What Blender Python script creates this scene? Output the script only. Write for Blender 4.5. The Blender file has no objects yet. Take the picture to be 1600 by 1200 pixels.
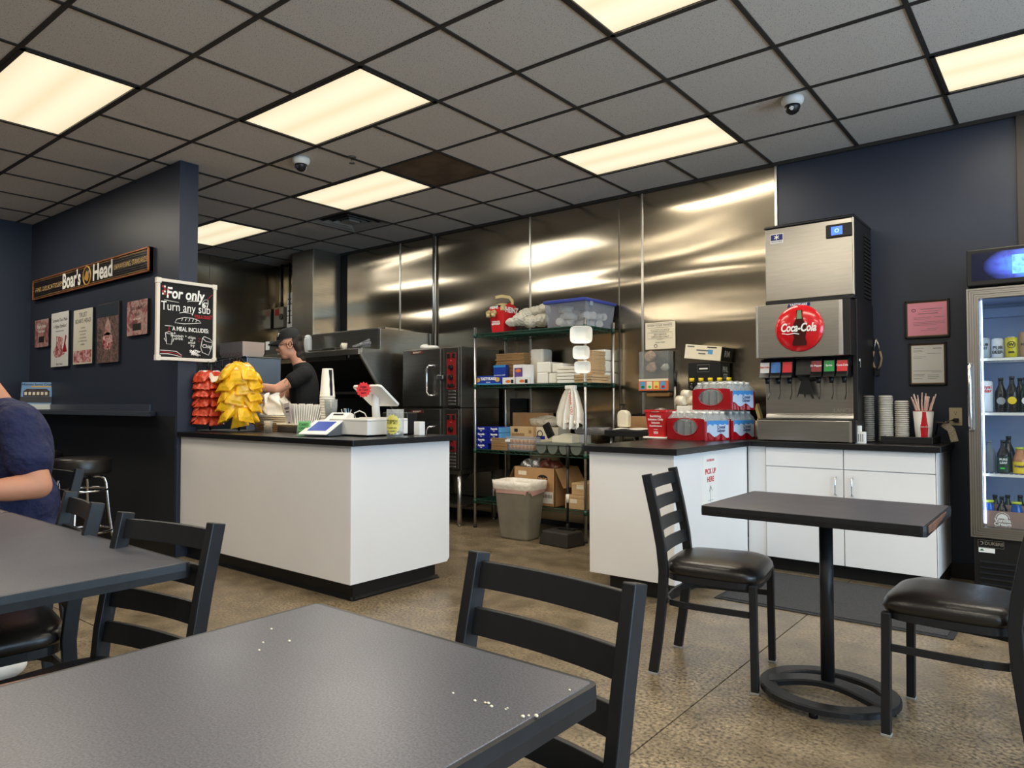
import bpy, bmesh, math, random
from mathutils import Vector, Matrix
import numpy as np
random.seed(7)
S = bpy.context.scene
COL = S.collection
PI = math.pi

# ------------------------------------------------------------------ camera
EYE = Vector((0.0, 0.0, 1.15))
FPX, YAW, PITCH, ROLL = 1105.96, math.radians(38.473), math.radians(1.583), math.radians(-0.065)
cam_d = bpy.data.cameras.new('camera'); cam = bpy.data.objects.new('camera', cam_d); COL.objects.link(cam)
cam_d.sensor_width = 36.0; cam_d.lens = FPX / 1600 * 36.0; cam_d.clip_start = 0.02
_F = Vector((-math.sin(YAW) * math.cos(PITCH), math.cos(YAW) * math.cos(PITCH), math.sin(PITCH)))
_R = Vector((math.cos(YAW), math.sin(YAW), 0)); _U = _R.cross(_F)
_R, _U = math.cos(ROLL) * _R + math.sin(ROLL) * _U, -math.sin(ROLL) * _R + math.cos(ROLL) * _U
cam.matrix_world = Matrix(((_R.x, _U.x, -_F.x, EYE.x), (_R.y, _U.y, -_F.y, EYE.y), (_R.z, _U.z, -_F.z, EYE.z), (0, 0, 0, 1)))
S.camera = cam

# ------------------------------------------------------------------ daylight, exposure
SKY_STRENGTH = 11.0
PANEL_WATTS = 22.0
wd = bpy.data.worlds.new('daylight'); S.world = wd; wd.use_nodes = True
wn = wd.node_tree.nodes; bg = wn['Background']
bg.inputs[0].default_value = (0.55, 0.76, 1.0, 1); bg.inputs[1].default_value = SKY_STRENGTH
S.view_settings.view_transform = 'Standard'; S.view_settings.look = 'None'
S.view_settings.exposure = 0.0; S.view_settings.gamma = 1.0; S.view_settings.use_curve_mapping = False
S.cycles.use_denoising = True
S.cycles.max_bounces = 8; S.cycles.diffuse_bounces = 4; S.cycles.glossy_bounces = 4
S.cycles.transmission_bounces = 8; S.cycles.transparent_max_bounces = 12
S.cycles.sample_clamp_indirect = 4.0; S.cycles.caustics_reflective = False; S.cycles.caustics_refractive = False

CEIL = 3.0
def portal(loc, rot, sx, sy):
    l = bpy.data.lights.new('window_portal', 'AREA'); l.shape = 'RECTANGLE'; l.size = sx; l.size_y = sy
    l.cycles.is_portal = True
    o = bpy.data.objects.new('window_portal', l); COL.objects.link(o); o.location = loc; o.rotation_euler = rot
# the shop windows are in the wall at +X, beside the seating area
WIN = [(-1.2, 0.5), (0.7, 2.4), (2.6, 4.3)]
for a, b in WIN:
    portal((3.28, (a + b) / 2, 1.4), (0, PI / 2, 0), 2.0, b - a)

# ------------------------------------------------------------------ points
def ray(px, py): return _F + (px - 800) / FPX * _R + (600 - py) / FPX * _U
def aX(v, px, py): d = ray(px, py); return EYE + d * ((v - EYE.x) / d.x)
def aY(v, px, py): d = ray(px, py); return EYE + d * ((v - EYE.y) / d.y)
def aZ(v, px, py): d = ray(px, py); return EYE + d * ((v - EYE.z) / d.z)

# ------------------------------------------------------------------ materials
def lin(c):
    c = c / 255.0
    return c / 12.92 if c <= 0.04045 else ((c + 0.055) / 1.055) ** 2.4
def rgb(r, g, b): return (lin(r), lin(g), lin(b), 1)
_m = {}
def mat(name, col, rough=0.5, metal=0.0, spec=0.5, noise=None, bump=None, alpha=1.0, trans=0.0, emit=None, coat=0.0, ior=1.45, aniso=0.0):
    """col = sRGB triple. noise=(scale, amount, (sx,sy,sz)) brightens/darkens the colour; bump=(scale, strength, dist, (sx,sy,sz))"""
    if name in _m: return _m[name]
    m = bpy.data.materials.new(name); m.use_nodes = True; _m[name] = m
    nt = m.node_tree; n = nt.nodes; b = n['Principled BSDF']; L = nt.links.new
    c = rgb(*col)
    b.inputs['Base Color'].default_value = c
    b.inputs['Roughness'].default_value = rough; b.inputs['Metallic'].default_value = metal
    b.inputs['Specular IOR Level'].default_value = spec; b.inputs['IOR'].default_value = ior
    b.inputs['Transmission Weight'].default_value = trans; b.inputs['Alpha'].default_value = alpha
    b.inputs['Coat Weight'].default_value = coat; b.inputs['Anisotropic'].default_value = aniso
    if emit:
        b.inputs['Emission Color'].default_value = rgb(*emit[0]); b.inputs['Emission Strength'].default_value = emit[1]
    def coords(sc):
        tc = n.new('ShaderNodeTexCoord'); mp = n.new('ShaderNodeMapping'); L(tc.outputs['Object'], mp.inputs[0])
        mp.inputs['Scale'].default_value = sc; return mp.outputs[0]
    if noise:
        sc, amt = noise[0], noise[1]; t = n.new('ShaderNodeTexNoise'); t.inputs['Scale'].default_value = sc; t.inputs['Detail'].default_value = 6
        L(coords(noise[2] if len(noise) > 2 else (1, 1, 1)), t.inputs['Vector'])
        r = n.new('ShaderNodeMapRange'); r.inputs[1].default_value = 0.3; r.inputs[2].default_value = 0.7
        r.inputs[3].default_value = 1 - amt; r.inputs[4].default_value = 1 + amt
        L(t.outputs['Fac'], r.inputs[0])
        x = n.new('ShaderNodeVectorMath'); x.operation = 'SCALE'; x.inputs[0].default_value = c[:3]
        L(r.outputs[0], x.inputs['Scale']); L(x.outputs[0], b.inputs['Base Color'])
    if bump:
        t = n.new('ShaderNodeTexNoise'); t.inputs['Scale'].default_value = bump[0]; t.inputs['Detail'].default_value = 3
        L(coords(bump[3] if len(bump) > 3 else (1, 1, 1)), t.inputs['Vector'])
        bp = n.new('ShaderNodeBump'); bp.inputs['Strength'].default_value = bump[1]; bp.inputs['Distance'].default_value = bump[2]
        L(t.outputs['Fac'], bp.inputs['Height']); L(bp.outputs[0], b.inputs['Normal'])
    return m
def M(name): return _m[name]

mat('navy_paint', (46, 52, 66), 0.42, spec=0.4, noise=(3, .05), bump=(220, .12, .002))
mat('wall_black', (26, 28, 33), 0.6, bump=(220, .1, .002))
mat('brown_paint', (58, 50, 45), 0.5)
mat('plain_wall', (150, 146, 140), 0.8)
mat('black_plastic', (18, 18, 19), 0.4)
mat('black_matte', (14, 14, 14), 0.8)
mat('black_metal', (27, 28, 31), 0.42, spec=0.45, noise=(30, .1))
mat('black_vinyl', (30, 27, 25), 0.3, spec=0.55, bump=(90, .15, .004))
mat('chrome', (215, 215, 218), 0.12, metal=1)
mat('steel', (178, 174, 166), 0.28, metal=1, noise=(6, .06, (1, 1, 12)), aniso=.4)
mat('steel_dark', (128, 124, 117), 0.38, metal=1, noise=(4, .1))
mat('steel_bright', (205, 202, 195), 0.3, metal=1)
mat('zinc', (190, 190, 190), 0.3, metal=1)
mat('white_laminate', (232, 230, 228), 0.38, noise=(2, .02))
mat('white_plastic', (232, 230, 224), 0.35)
mat('white_paper', (236, 234, 228), 0.85)
mat('cream_paper', (230, 220, 196), 0.85)
mat('foam', (238, 234, 222), 0.6)
mat('counter_black', (21, 21, 23), 0.3, spec=0.5, noise=(160, .3))
mat('glide', (150, 148, 142), 0.5)
mat('cardboard', (176, 138, 96), 0.85, noise=(14, .08))
mat('cardboard_light', (196, 164, 120), 0.85, noise=(14, .08))
mat('kraft', (150, 116, 76), 0.9, noise=(20, .12))
mat('red', (196, 30, 34), 0.4)
mat('red_dark', (150, 22, 26), 0.4)
mat('red_ink', (190, 40, 44), 0.8)
mat('black_ink', (22, 22, 22), 0.8)
mat('grey_ink', (110, 110, 110), 0.8)
mat('white_ink', (240, 238, 232), 0.7)
mat('yellow', (236, 180, 24), 0.35)
mat('blue', (28, 46, 150), 0.4)
mat('blue_dark', (26, 34, 96), 0.4)
mat('blue_light', (90, 160, 210), 0.4)
mat('green', (60, 190, 70), 0.6)
mat('green_dark', (20, 110, 60), 0.4)
mat('skin', (206, 150, 122), 0.55, noise=(9, .05))
mat('skin_arm', (188, 132, 104), 0.55, noise=(9, .06))
mat('hair_dark', (38, 28, 22), 0.6, bump=(120, .6, .01))
mat('hair_grey', (150, 138, 124), 0.7, bump=(160, .8, .01))

def clear(name, tint=(250, 252, 252), haze=.08, rough=.08, col=(225, 228, 228), bump=None):
    """thin clear plastic or glass: mostly see-through, a little gloss and haze"""
    if name in _m: return _m[name]
    m = bpy.data.materials.new(name); m.use_nodes = True; _m[name] = m
    nt = m.node_tree; n = nt.nodes; L = nt.links.new; b = n['Principled BSDF']; out = n['Material Output']
    b.inputs['Base Color'].default_value = rgb(*col); b.inputs['Roughness'].default_value = rough; b.inputs['Specular IOR Level'].default_value = .8
    tr = n.new('ShaderNodeBsdfTransparent'); tr.inputs[0].default_value = rgb(*tint)
    fr = n.new('ShaderNodeLayerWeight'); fr.inputs['Blend'].default_value = .25
    mr = n.new('ShaderNodeMapRange'); mr.inputs[3].default_value = haze; mr.inputs[4].default_value = min(1, haze + .35); L(fr.outputs['Facing'], mr.inputs[0])
    mx = n.new('ShaderNodeMixShader'); L(mr.outputs[0], mx.inputs[0]); L(tr.outputs[0], mx.inputs[1]); L(b.outputs[0], mx.inputs[2]); L(mx.outputs[0], out.inputs[0])
    if bump:
        t = n.new('ShaderNodeTexNoise'); t.inputs['Scale'].default_value = bump[0]; bp = n.new('ShaderNodeBump'); bp.inputs['Strength'].default_value = bump[1]; bp.inputs['Distance'].default_value = bump[2]
        tc = n.new('ShaderNodeTexCoord'); L(tc.outputs['Object'], t.inputs['Vector']); L(t.outputs['Fac'], bp.inputs['Height']); L(bp.outputs[0], b.inputs['Normal'])
    return m
def concrete():
    m = bpy.data.materials.new('polished_concrete'); m.use_nodes = True; _m['concrete'] = m
    nt = m.node_tree; n = nt.nodes; L = nt.links.new; b = n['Principled BSDF']
    tc = n.new('ShaderNodeTexCoord')
    big = n.new('ShaderNodeTexNoise'); big.inputs['Scale'].default_value = 1.3; big.inputs['Detail'].default_value = 5
    mid = n.new('ShaderNodeTexNoise'); mid.inputs['Scale'].default_value = 7; mid.inputs['Detail'].default_value = 6
    fin = n.new('ShaderNodeTexNoise'); fin.inputs['Scale'].default_value = 70; fin.inputs['Detail'].default_value = 3
    vor = n.new('ShaderNodeTexVoronoi'); vor.inputs['Scale'].default_value = 90; vor.inputs['Randomness'].default_value = 1
    for t in (big, mid, fin, vor): L(tc.outputs['Object'], t.inputs['Vector'])
    r1 = n.new('ShaderNodeValToRGB'); e = r1.color_ramp.elements
    e[0].position = .36; e[0].color = rgb(98, 86, 68); e[1].position = .66; e[1].color = rgb(154, 137, 110)
    mx = n.new('ShaderNodeMath'); mx.operation = 'ADD'
    ml = n.new('ShaderNodeMath'); ml.operation = 'MULTIPLY'; ml.inputs[1].default_value = .5
    L(big.outputs['Fac'], ml.inputs[0])
    ml2 = n.new('ShaderNodeMath'); ml2.operation = 'MULTIPLY'; ml2.inputs[1].default_value = .5
    L(mid.outputs['Fac'], ml2.inputs[0]); L(ml.outputs[0], mx.inputs[0]); L(ml2.outputs[0], mx.inputs[1])
    L(mx.outputs[0], r1.inputs[0])
    # dark and pale aggregate specks
    r2 = n.new('ShaderNodeValToRGB'); e = r2.color_ramp.elements
    e[0].position = .36; e[0].color = (.2, .18, .16, 1); e[1].position = .52; e[1].color = (.95, .95, .95, 1)
    x = e.new(.60); x.color = (1.05, 1.05, 1.05, 1); y = e.new(.70); y.color = (1.6, 1.55, 1.45, 1)
    L(fin.outputs['Fac'], r2.inputs[0])
    mul = n.new('ShaderNodeMix'); mul.data_type = 'RGBA'; mul.blend_type = 'MULTIPLY'; mul.inputs[0].default_value = 1
    # the aggregate shows more in some areas than in others
    pm = n.new('ShaderNodeMapRange'); pm.inputs[1].default_value = .35; pm.inputs[2].default_value = .65; pm.inputs[3].default_value = .35; pm.inputs[4].default_value = 1
    L(big.outputs['Fac'], pm.inputs[0]); L(pm.outputs[0], mul.inputs[0])
    L(r1.outputs[0], mul.inputs[6]); L(r2.outputs[0], mul.inputs[7]); L(mul.outputs[2], b.inputs['Base Color'])
    rr = n.new('ShaderNodeMapRange'); rr.inputs[3].default_value = .22; rr.inputs[4].default_value = .42
    L(mid.outputs['Fac'], rr.inputs[0]); L(rr.outputs[0], b.inputs['Roughness'])
    bp = n.new('ShaderNodeBump'); bp.inputs['Strength'].default_value = .12; bp.inputs['Distance'].default_value = .002
    L(fin.outputs['Fac'], bp.inputs['Height']); L(bp.outputs[0], b.inputs['Normal'])
concrete()
def ceiling_tile_mat():
    m = bpy.data.materials.new('mineral_fibre'); m.use_nodes = True; _m['tile'] = m
    nt = m.node_tree; n = nt.nodes; L = nt.links.new; b = n['Principled BSDF']
    tc = n.new('ShaderNodeTexCoord')
    t = n.new('ShaderNodeTexNoise'); t.inputs['Scale'].default_value = 190; t.inputs['Detail'].default_value = 1
    L(tc.outputs['Object'], t.inputs['Vector'])
    r = n.new('ShaderNodeValToRGB'); e = r.color_ramp.elements
    e[0].position = .27; e[0].color = rgb(80, 76, 72); e[1].position = .36; e[1].color = rgb(222, 214, 204)
    L(t.outputs['Fac'], r.inputs[0]); L(r.outputs[0], b.inputs['Base Color']); b.inputs['Roughness'].default_value = .9
    bp = n.new('ShaderNodeBump'); bp.inputs['Strength'].default_value = .4; bp.inputs['Distance'].default_value = .004
    L(t.outputs['Fac'], bp.inputs['Height']); L(bp.outputs[0], b.inputs['Normal'])
ceiling_tile_mat()
mat('tile_stained', (96, 78, 58), 0.9, noise=(5, .35), bump=(120, .4, .004))
mat('tee', (50, 46, 43), 0.6)
def wavy_steel(name, col, rough, scale, dist, stretch):
    """thin sheet steel that is not quite flat: long soft waves bend the reflections"""
    m = bpy.data.materials.new(name); m.use_nodes = True; _m[name] = m
    nt = m.node_tree; n = nt.nodes; L = nt.links.new; b = n['Principled BSDF']
    b.inputs['Base Color'].default_value = rgb(*col); b.inputs['Metallic'].default_value = 1; b.inputs['Roughness'].default_value = rough
    b.inputs['Anisotropic'].default_value = .5
    tc = n.new('ShaderNodeTexCoord'); mp = n.new('ShaderNodeMapping'); mp.inputs['Scale'].default_value = stretch
    L(tc.outputs['Object'], mp.inputs[0])
    t = n.new('ShaderNodeTexNoise'); t.inputs['Scale'].default_value = scale; t.inputs['Detail'].default_value = .4; t.inputs['Distortion'].default_value = .2
    L(mp.outputs[0], t.inputs['Vector'])
    bp = n.new('ShaderNodeBump'); bp.inputs['Strength'].default_value = 1; bp.inputs['Distance'].default_value = dist
    L(t.outputs['Fac'], bp.inputs['Height'])
    g = n.new('ShaderNodeTexNoise'); g.inputs['Scale'].default_value = 40
    mp2 = n.new('ShaderNodeMapping'); mp2.inputs['Scale'].default_value = (.15, .15, 6); L(tc.outputs['Object'], mp2.inputs[0]); L(mp2.outputs[0], g.inputs['Vector'])
    b2 = n.new('ShaderNodeBump'); b2.inputs['Strength'].default_value = .05; b2.inputs['Distance'].default_value = .002
    L(g.outputs['Fac'], b2.inputs['Height']); L(bp.outputs[0], b2.inputs['Normal']); L(b2.outputs[0], b.inputs['Normal'])
wavy_steel('wall_steel', (166, 156, 138), 0.2, 1.25, .085, (.28, .28, 1.9))
def table_top_mat():
    m = bpy.data.materials.new('charcoal_laminate'); m.use_nodes = True; _m['table_top'] = m
    nt = m.node_tree; n = nt.nodes; L = nt.links.new; b = n['Principled BSDF']
    tc = n.new('ShaderNodeTexCoord')
    t = n.new('ShaderNodeTexNoise'); t.inputs['Scale'].default_value = 300; t.inputs['Detail'].default_value = 2
    u = n.new('ShaderNodeTexNoise'); u.inputs['Scale'].default_value = 4; u.inputs['Detail'].default_value = 4
    L(tc.outputs['Object'], t.inputs['Vector']); L(tc.outputs['Object'], u.inputs['Vector'])
    r = n.new('ShaderNodeValToRGB'); e = r.color_ramp.elements
    e[0].position = .3; e[0].color = rgb(52, 53, 60); e[1].position = .7; e[1].color = rgb(90, 91, 100)
    L(t.outputs['Fac'], r.inputs[0]); L(r.outputs[0], b.inputs['Base Color'])
    q = n.new('ShaderNodeMapRange'); q.inputs[3].default_value = .27; q.inputs[4].default_value = .42
    L(u.outputs['Fac'], q.inputs[0]); L(q.outputs[0], b.inputs['Roughness'])
table_top_mat()
mat('table_edge', (24, 25, 28), 0.4, noise=(40, .25))
mat('worn_edge', (112, 78, 62), 0.7, noise=(25, .3))

# ------------------------------------------------------------------ geometry helpers
class MB:
    def __init__(s): s.v = []; s.f = []; s.sm = []; s.mi = []
    def add(s, vs, fs, smooth=False, m=0, T=None):
        k = len(s.v)
        s.v += [tuple(T @ Vector(v)) if T else tuple(v) for v in vs]
        s.f += [tuple(i + k for i in f) for f in fs]; s.sm += [smooth] * len(fs); s.mi += [m] * len(fs); return s
    def box(s, x0, x1, y0, y1, z0, z1, m=0, T=None):
        vs = [(x, y, z) for z in (z0, z1) for y in (y0, y1) for x in (x0, x1)]
        return s.add(vs, [(0, 2, 3, 1), (4, 5, 7, 6), (0, 1, 5, 4), (2, 6, 7, 3), (0, 4, 6, 2), (1, 3, 7, 5)], m=m, T=T)
    def cbox(s, c, d, m=0, rz=0, R=None):
        T = Matrix.Translation(c) @ (R.to_4x4() if R else Matrix.Rotation(rz, 4, 'Z'))
        return s.box(-d[0] / 2, d[0] / 2, -d[1] / 2, d[1] / 2, -d[2] / 2, d[2] / 2, m, T)
    def cyl(s, p0, p1, r0, r1=None, n=16, m=0, cap=True):
        p0, p1 = Vector(p0), Vector(p1); r1 = r0 if r1 is None else r1
        d = (p1 - p0).normalized(); a = d.orthogonal().normalized(); b = d.cross(a)
        vs = [p + (a * math.cos(t) + b * math.sin(t)) * r for p, r in ((p0, r0), (p1, r1)) for t in [2 * PI * i / n for i in range(n)]]
        s.add(vs, [(i, (i + 1) % n, n + (i + 1) % n, n + i) for i in range(n)], True, m)
        if cap:
            k = len(s.v) - 2 * n
            s.f += [tuple(k + i for i in range(n))[::-1], tuple(k + n + i for i in range(n))]; s.sm += [False] * 2; s.mi += [m] * 2
        return s
    def sweep(s, pts, prof, up=(0, 0, 1), closed=False, smooth=False, m=0, cap=True, scale=None):
        """prof: list of (a,b): a along side, b along up"""
        pts = [Vector(p) for p in pts]; n = len(pts); k = len(prof); vs = []
        for i, p in enumerate(pts):
            if closed: t = pts[(i + 1) % n] - pts[i - 1]
            else: t = pts[min(i + 1, n - 1)] - pts[max(i - 1, 0)]
            t.normalize(); side = t.cross(Vector(up))
            if side.length < 1e-4: side = t.orthogonal()
            side.normalize(); u = side.cross(t); q = scale[i] if scale else 1
            vs += [p + side * a * q + u * b * q for a, b in prof]
        fs = []
        for i in range(n if closed else n - 1):
            j = (i + 1) % n
            fs += [(i * k + a, i * k + (a + 1) % k, j * k + (a + 1) % k, j * k + a) for a in range(k)]
        s.add(vs, fs, smooth, m)
        if cap and not closed: s.f += [tuple(len(s.v) - n * k + a for a in range(k))[::-1], tuple(len(s.v) - k + a for a in range(k))]; s.sm += [False] * 2; s.mi += [m] * 2
        return s
    def tube(s, pts, r, n=8, closed=False, m=0, up=(0, 0, 1), scale=None):
        return s.sweep(pts, [(r * math.cos(2 * PI * i / n), r * math.sin(2 * PI * i / n)) for i in range(n)], up, closed, True, m, True, scale)
    def lathe(s, prof, c=(0, 0, 0), n=24, m=0, smooth=True, T=None, cap=True):
        vs = [(c[0] + r * math.cos(2 * PI * i / n), c[1] + r * math.sin(2 * PI * i / n), c[2] + z) for r, z in prof for i in range(n)]
        fs = [(j * n + i, j * n + (i + 1) % n, (j + 1) * n + (i + 1) % n, (j + 1) * n + i) for j in range(len(prof) - 1) for i in range(n)]
        s.add(vs, fs, smooth, m, T)
        if cap:
            k = len(s.v) - len(vs); e = len(prof) - 1
            if prof[0][0] > 1e-5: s.f.append(tuple(k + i for i in range(n))[::-1]); s.sm.append(False); s.mi.append(m)
            if prof[-1][0] > 1e-5: s.f.append(tuple(k + e * n + i for i in range(n))); s.sm.append(False); s.mi.append(m)
        return s
    def prism(s, poly, ax, lo, hi, m=0, T=None, smooth=False):
        """poly in the two other axes (in xyz order)"""
        n = len(poly)
        def P(p, w): return (w, p[0], p[1]) if ax == 'x' else (p[0], w, p[1]) if ax == 'y' else (p[0], p[1], w)
        s.add([P(p, lo) for p in poly] + [P(p, hi) for p in poly], [(i, (i + 1) % n, n + (i + 1) % n, n + i) for i in range(n)], smooth, m, T)
        k = len(s.v) - 2 * n; s.f += [tuple(k + i for i in range(n))[::-1], tuple(k + n + i for i in range(n))]; s.sm += [False] * 2; s.mi += [m] * 2
        return s
    def ball(s, c, r, nu=16, nv=10, m=0, T=None):
        r = (r, r, r) if not hasattr(r, '__len__') else r; vs = []; fs = []
        for j in range(1, nv):
            ph = PI * j / nv
            vs += [(c[0] + r[0] * math.sin(ph) * math.cos(2 * PI * i / nu), c[1] + r[1] * math.sin(ph) * math.sin(2 * PI * i / nu), c[2] + r[2] * math.cos(ph)) for i in range(nu)]
        a = len(vs); vs += [(c[0], c[1], c[2] + r[2]), (c[0], c[1], c[2] - r[2])]
        for j in range(nv - 2):
            fs += [(j * nu + i, (j + 1) * nu + i, (j + 1) * nu + (i + 1) % nu, j * nu + (i + 1) % nu) for i in range(nu)]
        fs += [(a, i, (i + 1) % nu) for i in range(nu)] + [(a + 1, (nv - 2) * nu + (i + 1) % nu, (nv - 2) * nu + i) for i in range(nu)]
        return s.add(vs, fs, True, m, T)
    def grid(s, fn, nu, nv, m=0, smooth=True, T=None):
        vs = [fn(i / nu, j / nv) for j in range(nv + 1) for i in range(nu + 1)]; w = nu + 1
        return s.add(vs, [(j * w + i, j * w + i + 1, (j + 1) * w + i + 1, (j + 1) * w + i) for j in range(nv) for i in range(nu)], smooth, m, T)
    def mesh(s, name, mats):
        me = bpy.data.meshes.new(name); me.from_pydata(s.v, [], s.f)
        me.polygons.foreach_set('use_smooth', s.sm); me.polygons.foreach_set('material_index', s.mi)
        for m in (mats if isinstance(mats, (list, tuple)) else [mats]): me.materials.append(M(m) if isinstance(m, str) else m)
        bm = bmesh.new(); bm.from_mesh(me); bmesh.ops.recalc_face_normals(bm, faces=bm.faces); bm.to_mesh(me); bm.free()
        me.update(); return me
def tag(o, label=None, cat=None, group=None, kind=None):
    if label: o['label'] = label
    if cat: o['category'] = cat
    if group: o['group'] = group
    if kind: o['kind'] = kind
    return o
def link(name, data, parent=None, world=False):
    o = bpy.data.objects.new(name, data); COL.objects.link(o)
    if parent:
        o.parent = parent
        if world: o.matrix_parent_inverse = wm(parent).inverted()
    return o
def wm(o):
    L = Matrix.Translation(o.location) @ o.rotation_euler.to_matrix().to_4x4() @ Matrix.Diagonal((*o.scale, 1))
    return (wm(o.parent) @ o.matrix_parent_inverse @ L) if o.parent else L
def part(parent, name, mb, mats, bevel=0, world=True, smooth=False, seg=2, sub=0, label=None):
    """a mesh under its thing; world=True: the shape is given in room coordinates"""
    me = mb.mesh(name, mats) if isinstance(mb, MB) else mb
    o = link(name, me, parent, world)
    finish(o, bevel, seg, sub, smooth)
    if label: o['label'] = label
    return o
def finish(o, bevel=0, seg=2, sub=0, smooth=False):
    if bevel:
        b = o.modifiers.new('bevel', 'BEVEL'); b.width = bevel; b.segments = seg; b.limit_method = 'ANGLE'; b.angle_limit = math.radians(40)
        b.harden_normals = False
    if sub:
        s = o.modifiers.new('subsurf', 'SUBSURF'); s.levels = sub; s.render_levels = sub
    if smooth or sub:
        for p in o.data.polygons: p.use_smooth = True
def thing(name, label, cat, loc=(0, 0, 0), rz=0, group=None):
    o = bpy.data.objects.new(name, None); COL.objects.link(o); o.empty_display_size = .1
    o.location = loc; o.rotation_euler = (0, 0, rz)
    return tag(o, label, cat, group)
def solo(name, mb, mats, label, cat, group=None, bevel=0, loc=None, rz=0, smooth=False, seg=2, sub=0):
    o = link(name, mb.mesh(name, mats) if isinstance(mb, MB) else mb); finish(o, bevel, seg, sub, smooth)
    if loc is not None: o.location = loc; o.rotation_euler = (0, 0, rz)
    return tag(o, label, cat, group)
def struct(name, mb, mats, parent=None, bevel=0):
    o = link(name, mb.mesh(name, mats), parent, True); finish(o, bevel)
    if not parent: o['kind'] = 'structure'
    return o
def dup(o, parent=None, loc=None, rz=None, label=None):
    c = o.copy(); COL.objects.link(c)
    if parent is not None:
        c.parent = parent; c.matrix_parent_inverse = o.matrix_parent_inverse.copy()
    if loc is not None: c.location = loc
    if rz is not None: c.rotation_euler = (c.rotation_euler.x, c.rotation_euler.y, rz)
    if label: c['label'] = label
    for ch in kids(o): dup(ch, c)
    return c
_kids = {}
def kids(o): return [c for c in COL.objects if c.parent == o]
def text(parent, s, size, mtl, origin, right, up, name='lettering', align='CENTER', off=0.0, ext=0.0006, sx=1.0, shear=0.0, space=1.0):
    """flat lettering: origin is the middle of the line, right/up the reading directions (room coordinates)"""
    c = bpy.data.curves.new(name, 'FONT'); c.body = s; c.size = size; c.align_x = align; c.align_y = 'CENTER'
    c.offset = off; c.extrude = ext; c.shear = shear; c.space_character = space; c.resolution_u = 3
    c.materials.append(M(mtl))
    r = Vector(right).normalized(); u = Vector(up).normalized(); nn = r.cross(u)
    tmp = bpy.data.objects.new('tmp', c); me = bpy.data.meshes.new_from_object(tmp); bpy.data.objects.remove(tmp); bpy.data.curves.remove(c)
    o = link(name, me, parent)
    mw = Matrix(((r.x * sx, u.x, nn.x, origin[0]), (r.y * sx, u.y, nn.y, origin[1]), (r.z * sx, u.z, nn.z, origin[2]), (0, 0, 0, 1)))
    if parent: o.matrix_parent_inverse = wm(parent).inverted()
    o.matrix_basis = mw
    return o
EX, EY, EZ = Vector((1, 0, 0)), Vector((0, 1, 0)), Vector((0, 0, 1))
# ================================================================== the room
XL, XR, YF, YB = -8.4, 3.3, -2.6, 5.51
GX0, GY0, GT = 0.031, 0.637, 0.61           # ceiling grid
JX = (-4.82, -1.16, 2.5); JY = (-1.6, 1.55) # saw cuts in the concrete
fl = struct('floor', MB().box(XL - .3, XR + .1, YF - .1, YB + .2, -.1, -.006), 'black_matte')
xs = [XL - .2, *JX, XR]; ys = [YF, *JY, YB + .1]
for i in range(len(xs) - 1):
    for j in range(len(ys) - 1):
        struct('concrete_slab', MB().box(xs[i] + .003, xs[i + 1] - .003, ys[j] + .003, ys[j + 1] - .003, -.05, 0), 'concrete', fl)
# walls
struct('wall_front', MB().box(XL - .2, XR + .1, YF - .1, YF, 0, CEIL + .15), 'plain_wall')
wl = struct('wall_left', MB().box(XL - .1, XL, YF, YB + .1, 0, CEIL + .15), 'navy_paint')
for a, b in ((2.75, 3.55), (3.55, 4.52), (4.52, YB)):
    struct('stainless_panel', MB().box(XL, XL + .006, a + .003, b - .003, .05, CEIL), 'wall_steel', wl)
wb = struct('wall_back', MB().box(XL - .1, XR + .1, YB, YB + .1, 0, CEIL + .15), 'navy_paint')
for a, b in ((-8.39, -7.27), (-6.95, -6.002), (-6.002, -5.44), (-5.44, -4.145), (-4.145, -3.154), (-3.154, -2.923), (-2.923, -1.774)):
    struct('stainless_panel', MB().box(a + .004, b - .004, YB - .006, YB, .05, CEIL), 'wall_steel', wb)
for x in (-5.44, -2.923, -1.774, -4.145, -6.002):
    struct('seam_strip', MB().box(x - .011, x + .011, YB - .011, YB - .004, .05, CEIL), 'steel_bright', wb, bevel=.003)
struct('seam_strip', MB().box(-3.160, -3.148, YB - .008, YB - .004, .05, CEIL), 'steel_dark', wb)
struct('dark_wall_gap', MB().box(-7.26, -6.96, YB - .005, YB, .05, CEIL), 'black_matte', wb)  # black strip put in for the dark wall gap behind the duct
struct('wall_corner_panel', MB().box(-.26, 1.6, YB - .02, YB, 0, CEIL), 'brown_paint', wb)
wp = struct('wall_partition', MB().box(XL, -5.285, 2.604, 2.748, 0, CEIL), 'navy_paint')
# wall with the shop windows, beside the seating
wr = MB(); zs0, zs1 = .4, 2.4
edges = [YF] + [v for w in WIN for v in w] + [YB]
for i in range(0, len(edges), 2): wr.box(XR, XR + .12, edges[i], edges[i + 1], 0, CEIL + .15)
for a, b in WIN: wr.box(XR, XR + .12, a, b, 0, zs0).box(XR, XR + .12, a, b, zs1, CEIL + .15)
struct('wall_right', wr, 'plain_wall')
for i, (a, b) in enumerate(WIN):
    f = MB()
    for c0, c1 in ((a, a + .05), (b - .05, b)): f.box(XR + .02, XR + .1, c0, c1, zs0, zs1)
    f.box(XR + .02, XR + .1, a, b, zs0, zs0 + .05).box(XR + .02, XR + .1, a, b, zs1 - .05, zs1)
    wn_ = struct('window_%d' % (i + 1), f, 'black_metal')
    struct('pane', MB().box(XR + .055, XR + .061, a + .05, b - .05, zs0 + .05, zs1 - .05), clear('shop_glass', haze=.02, rough=.02), wn_)
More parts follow.
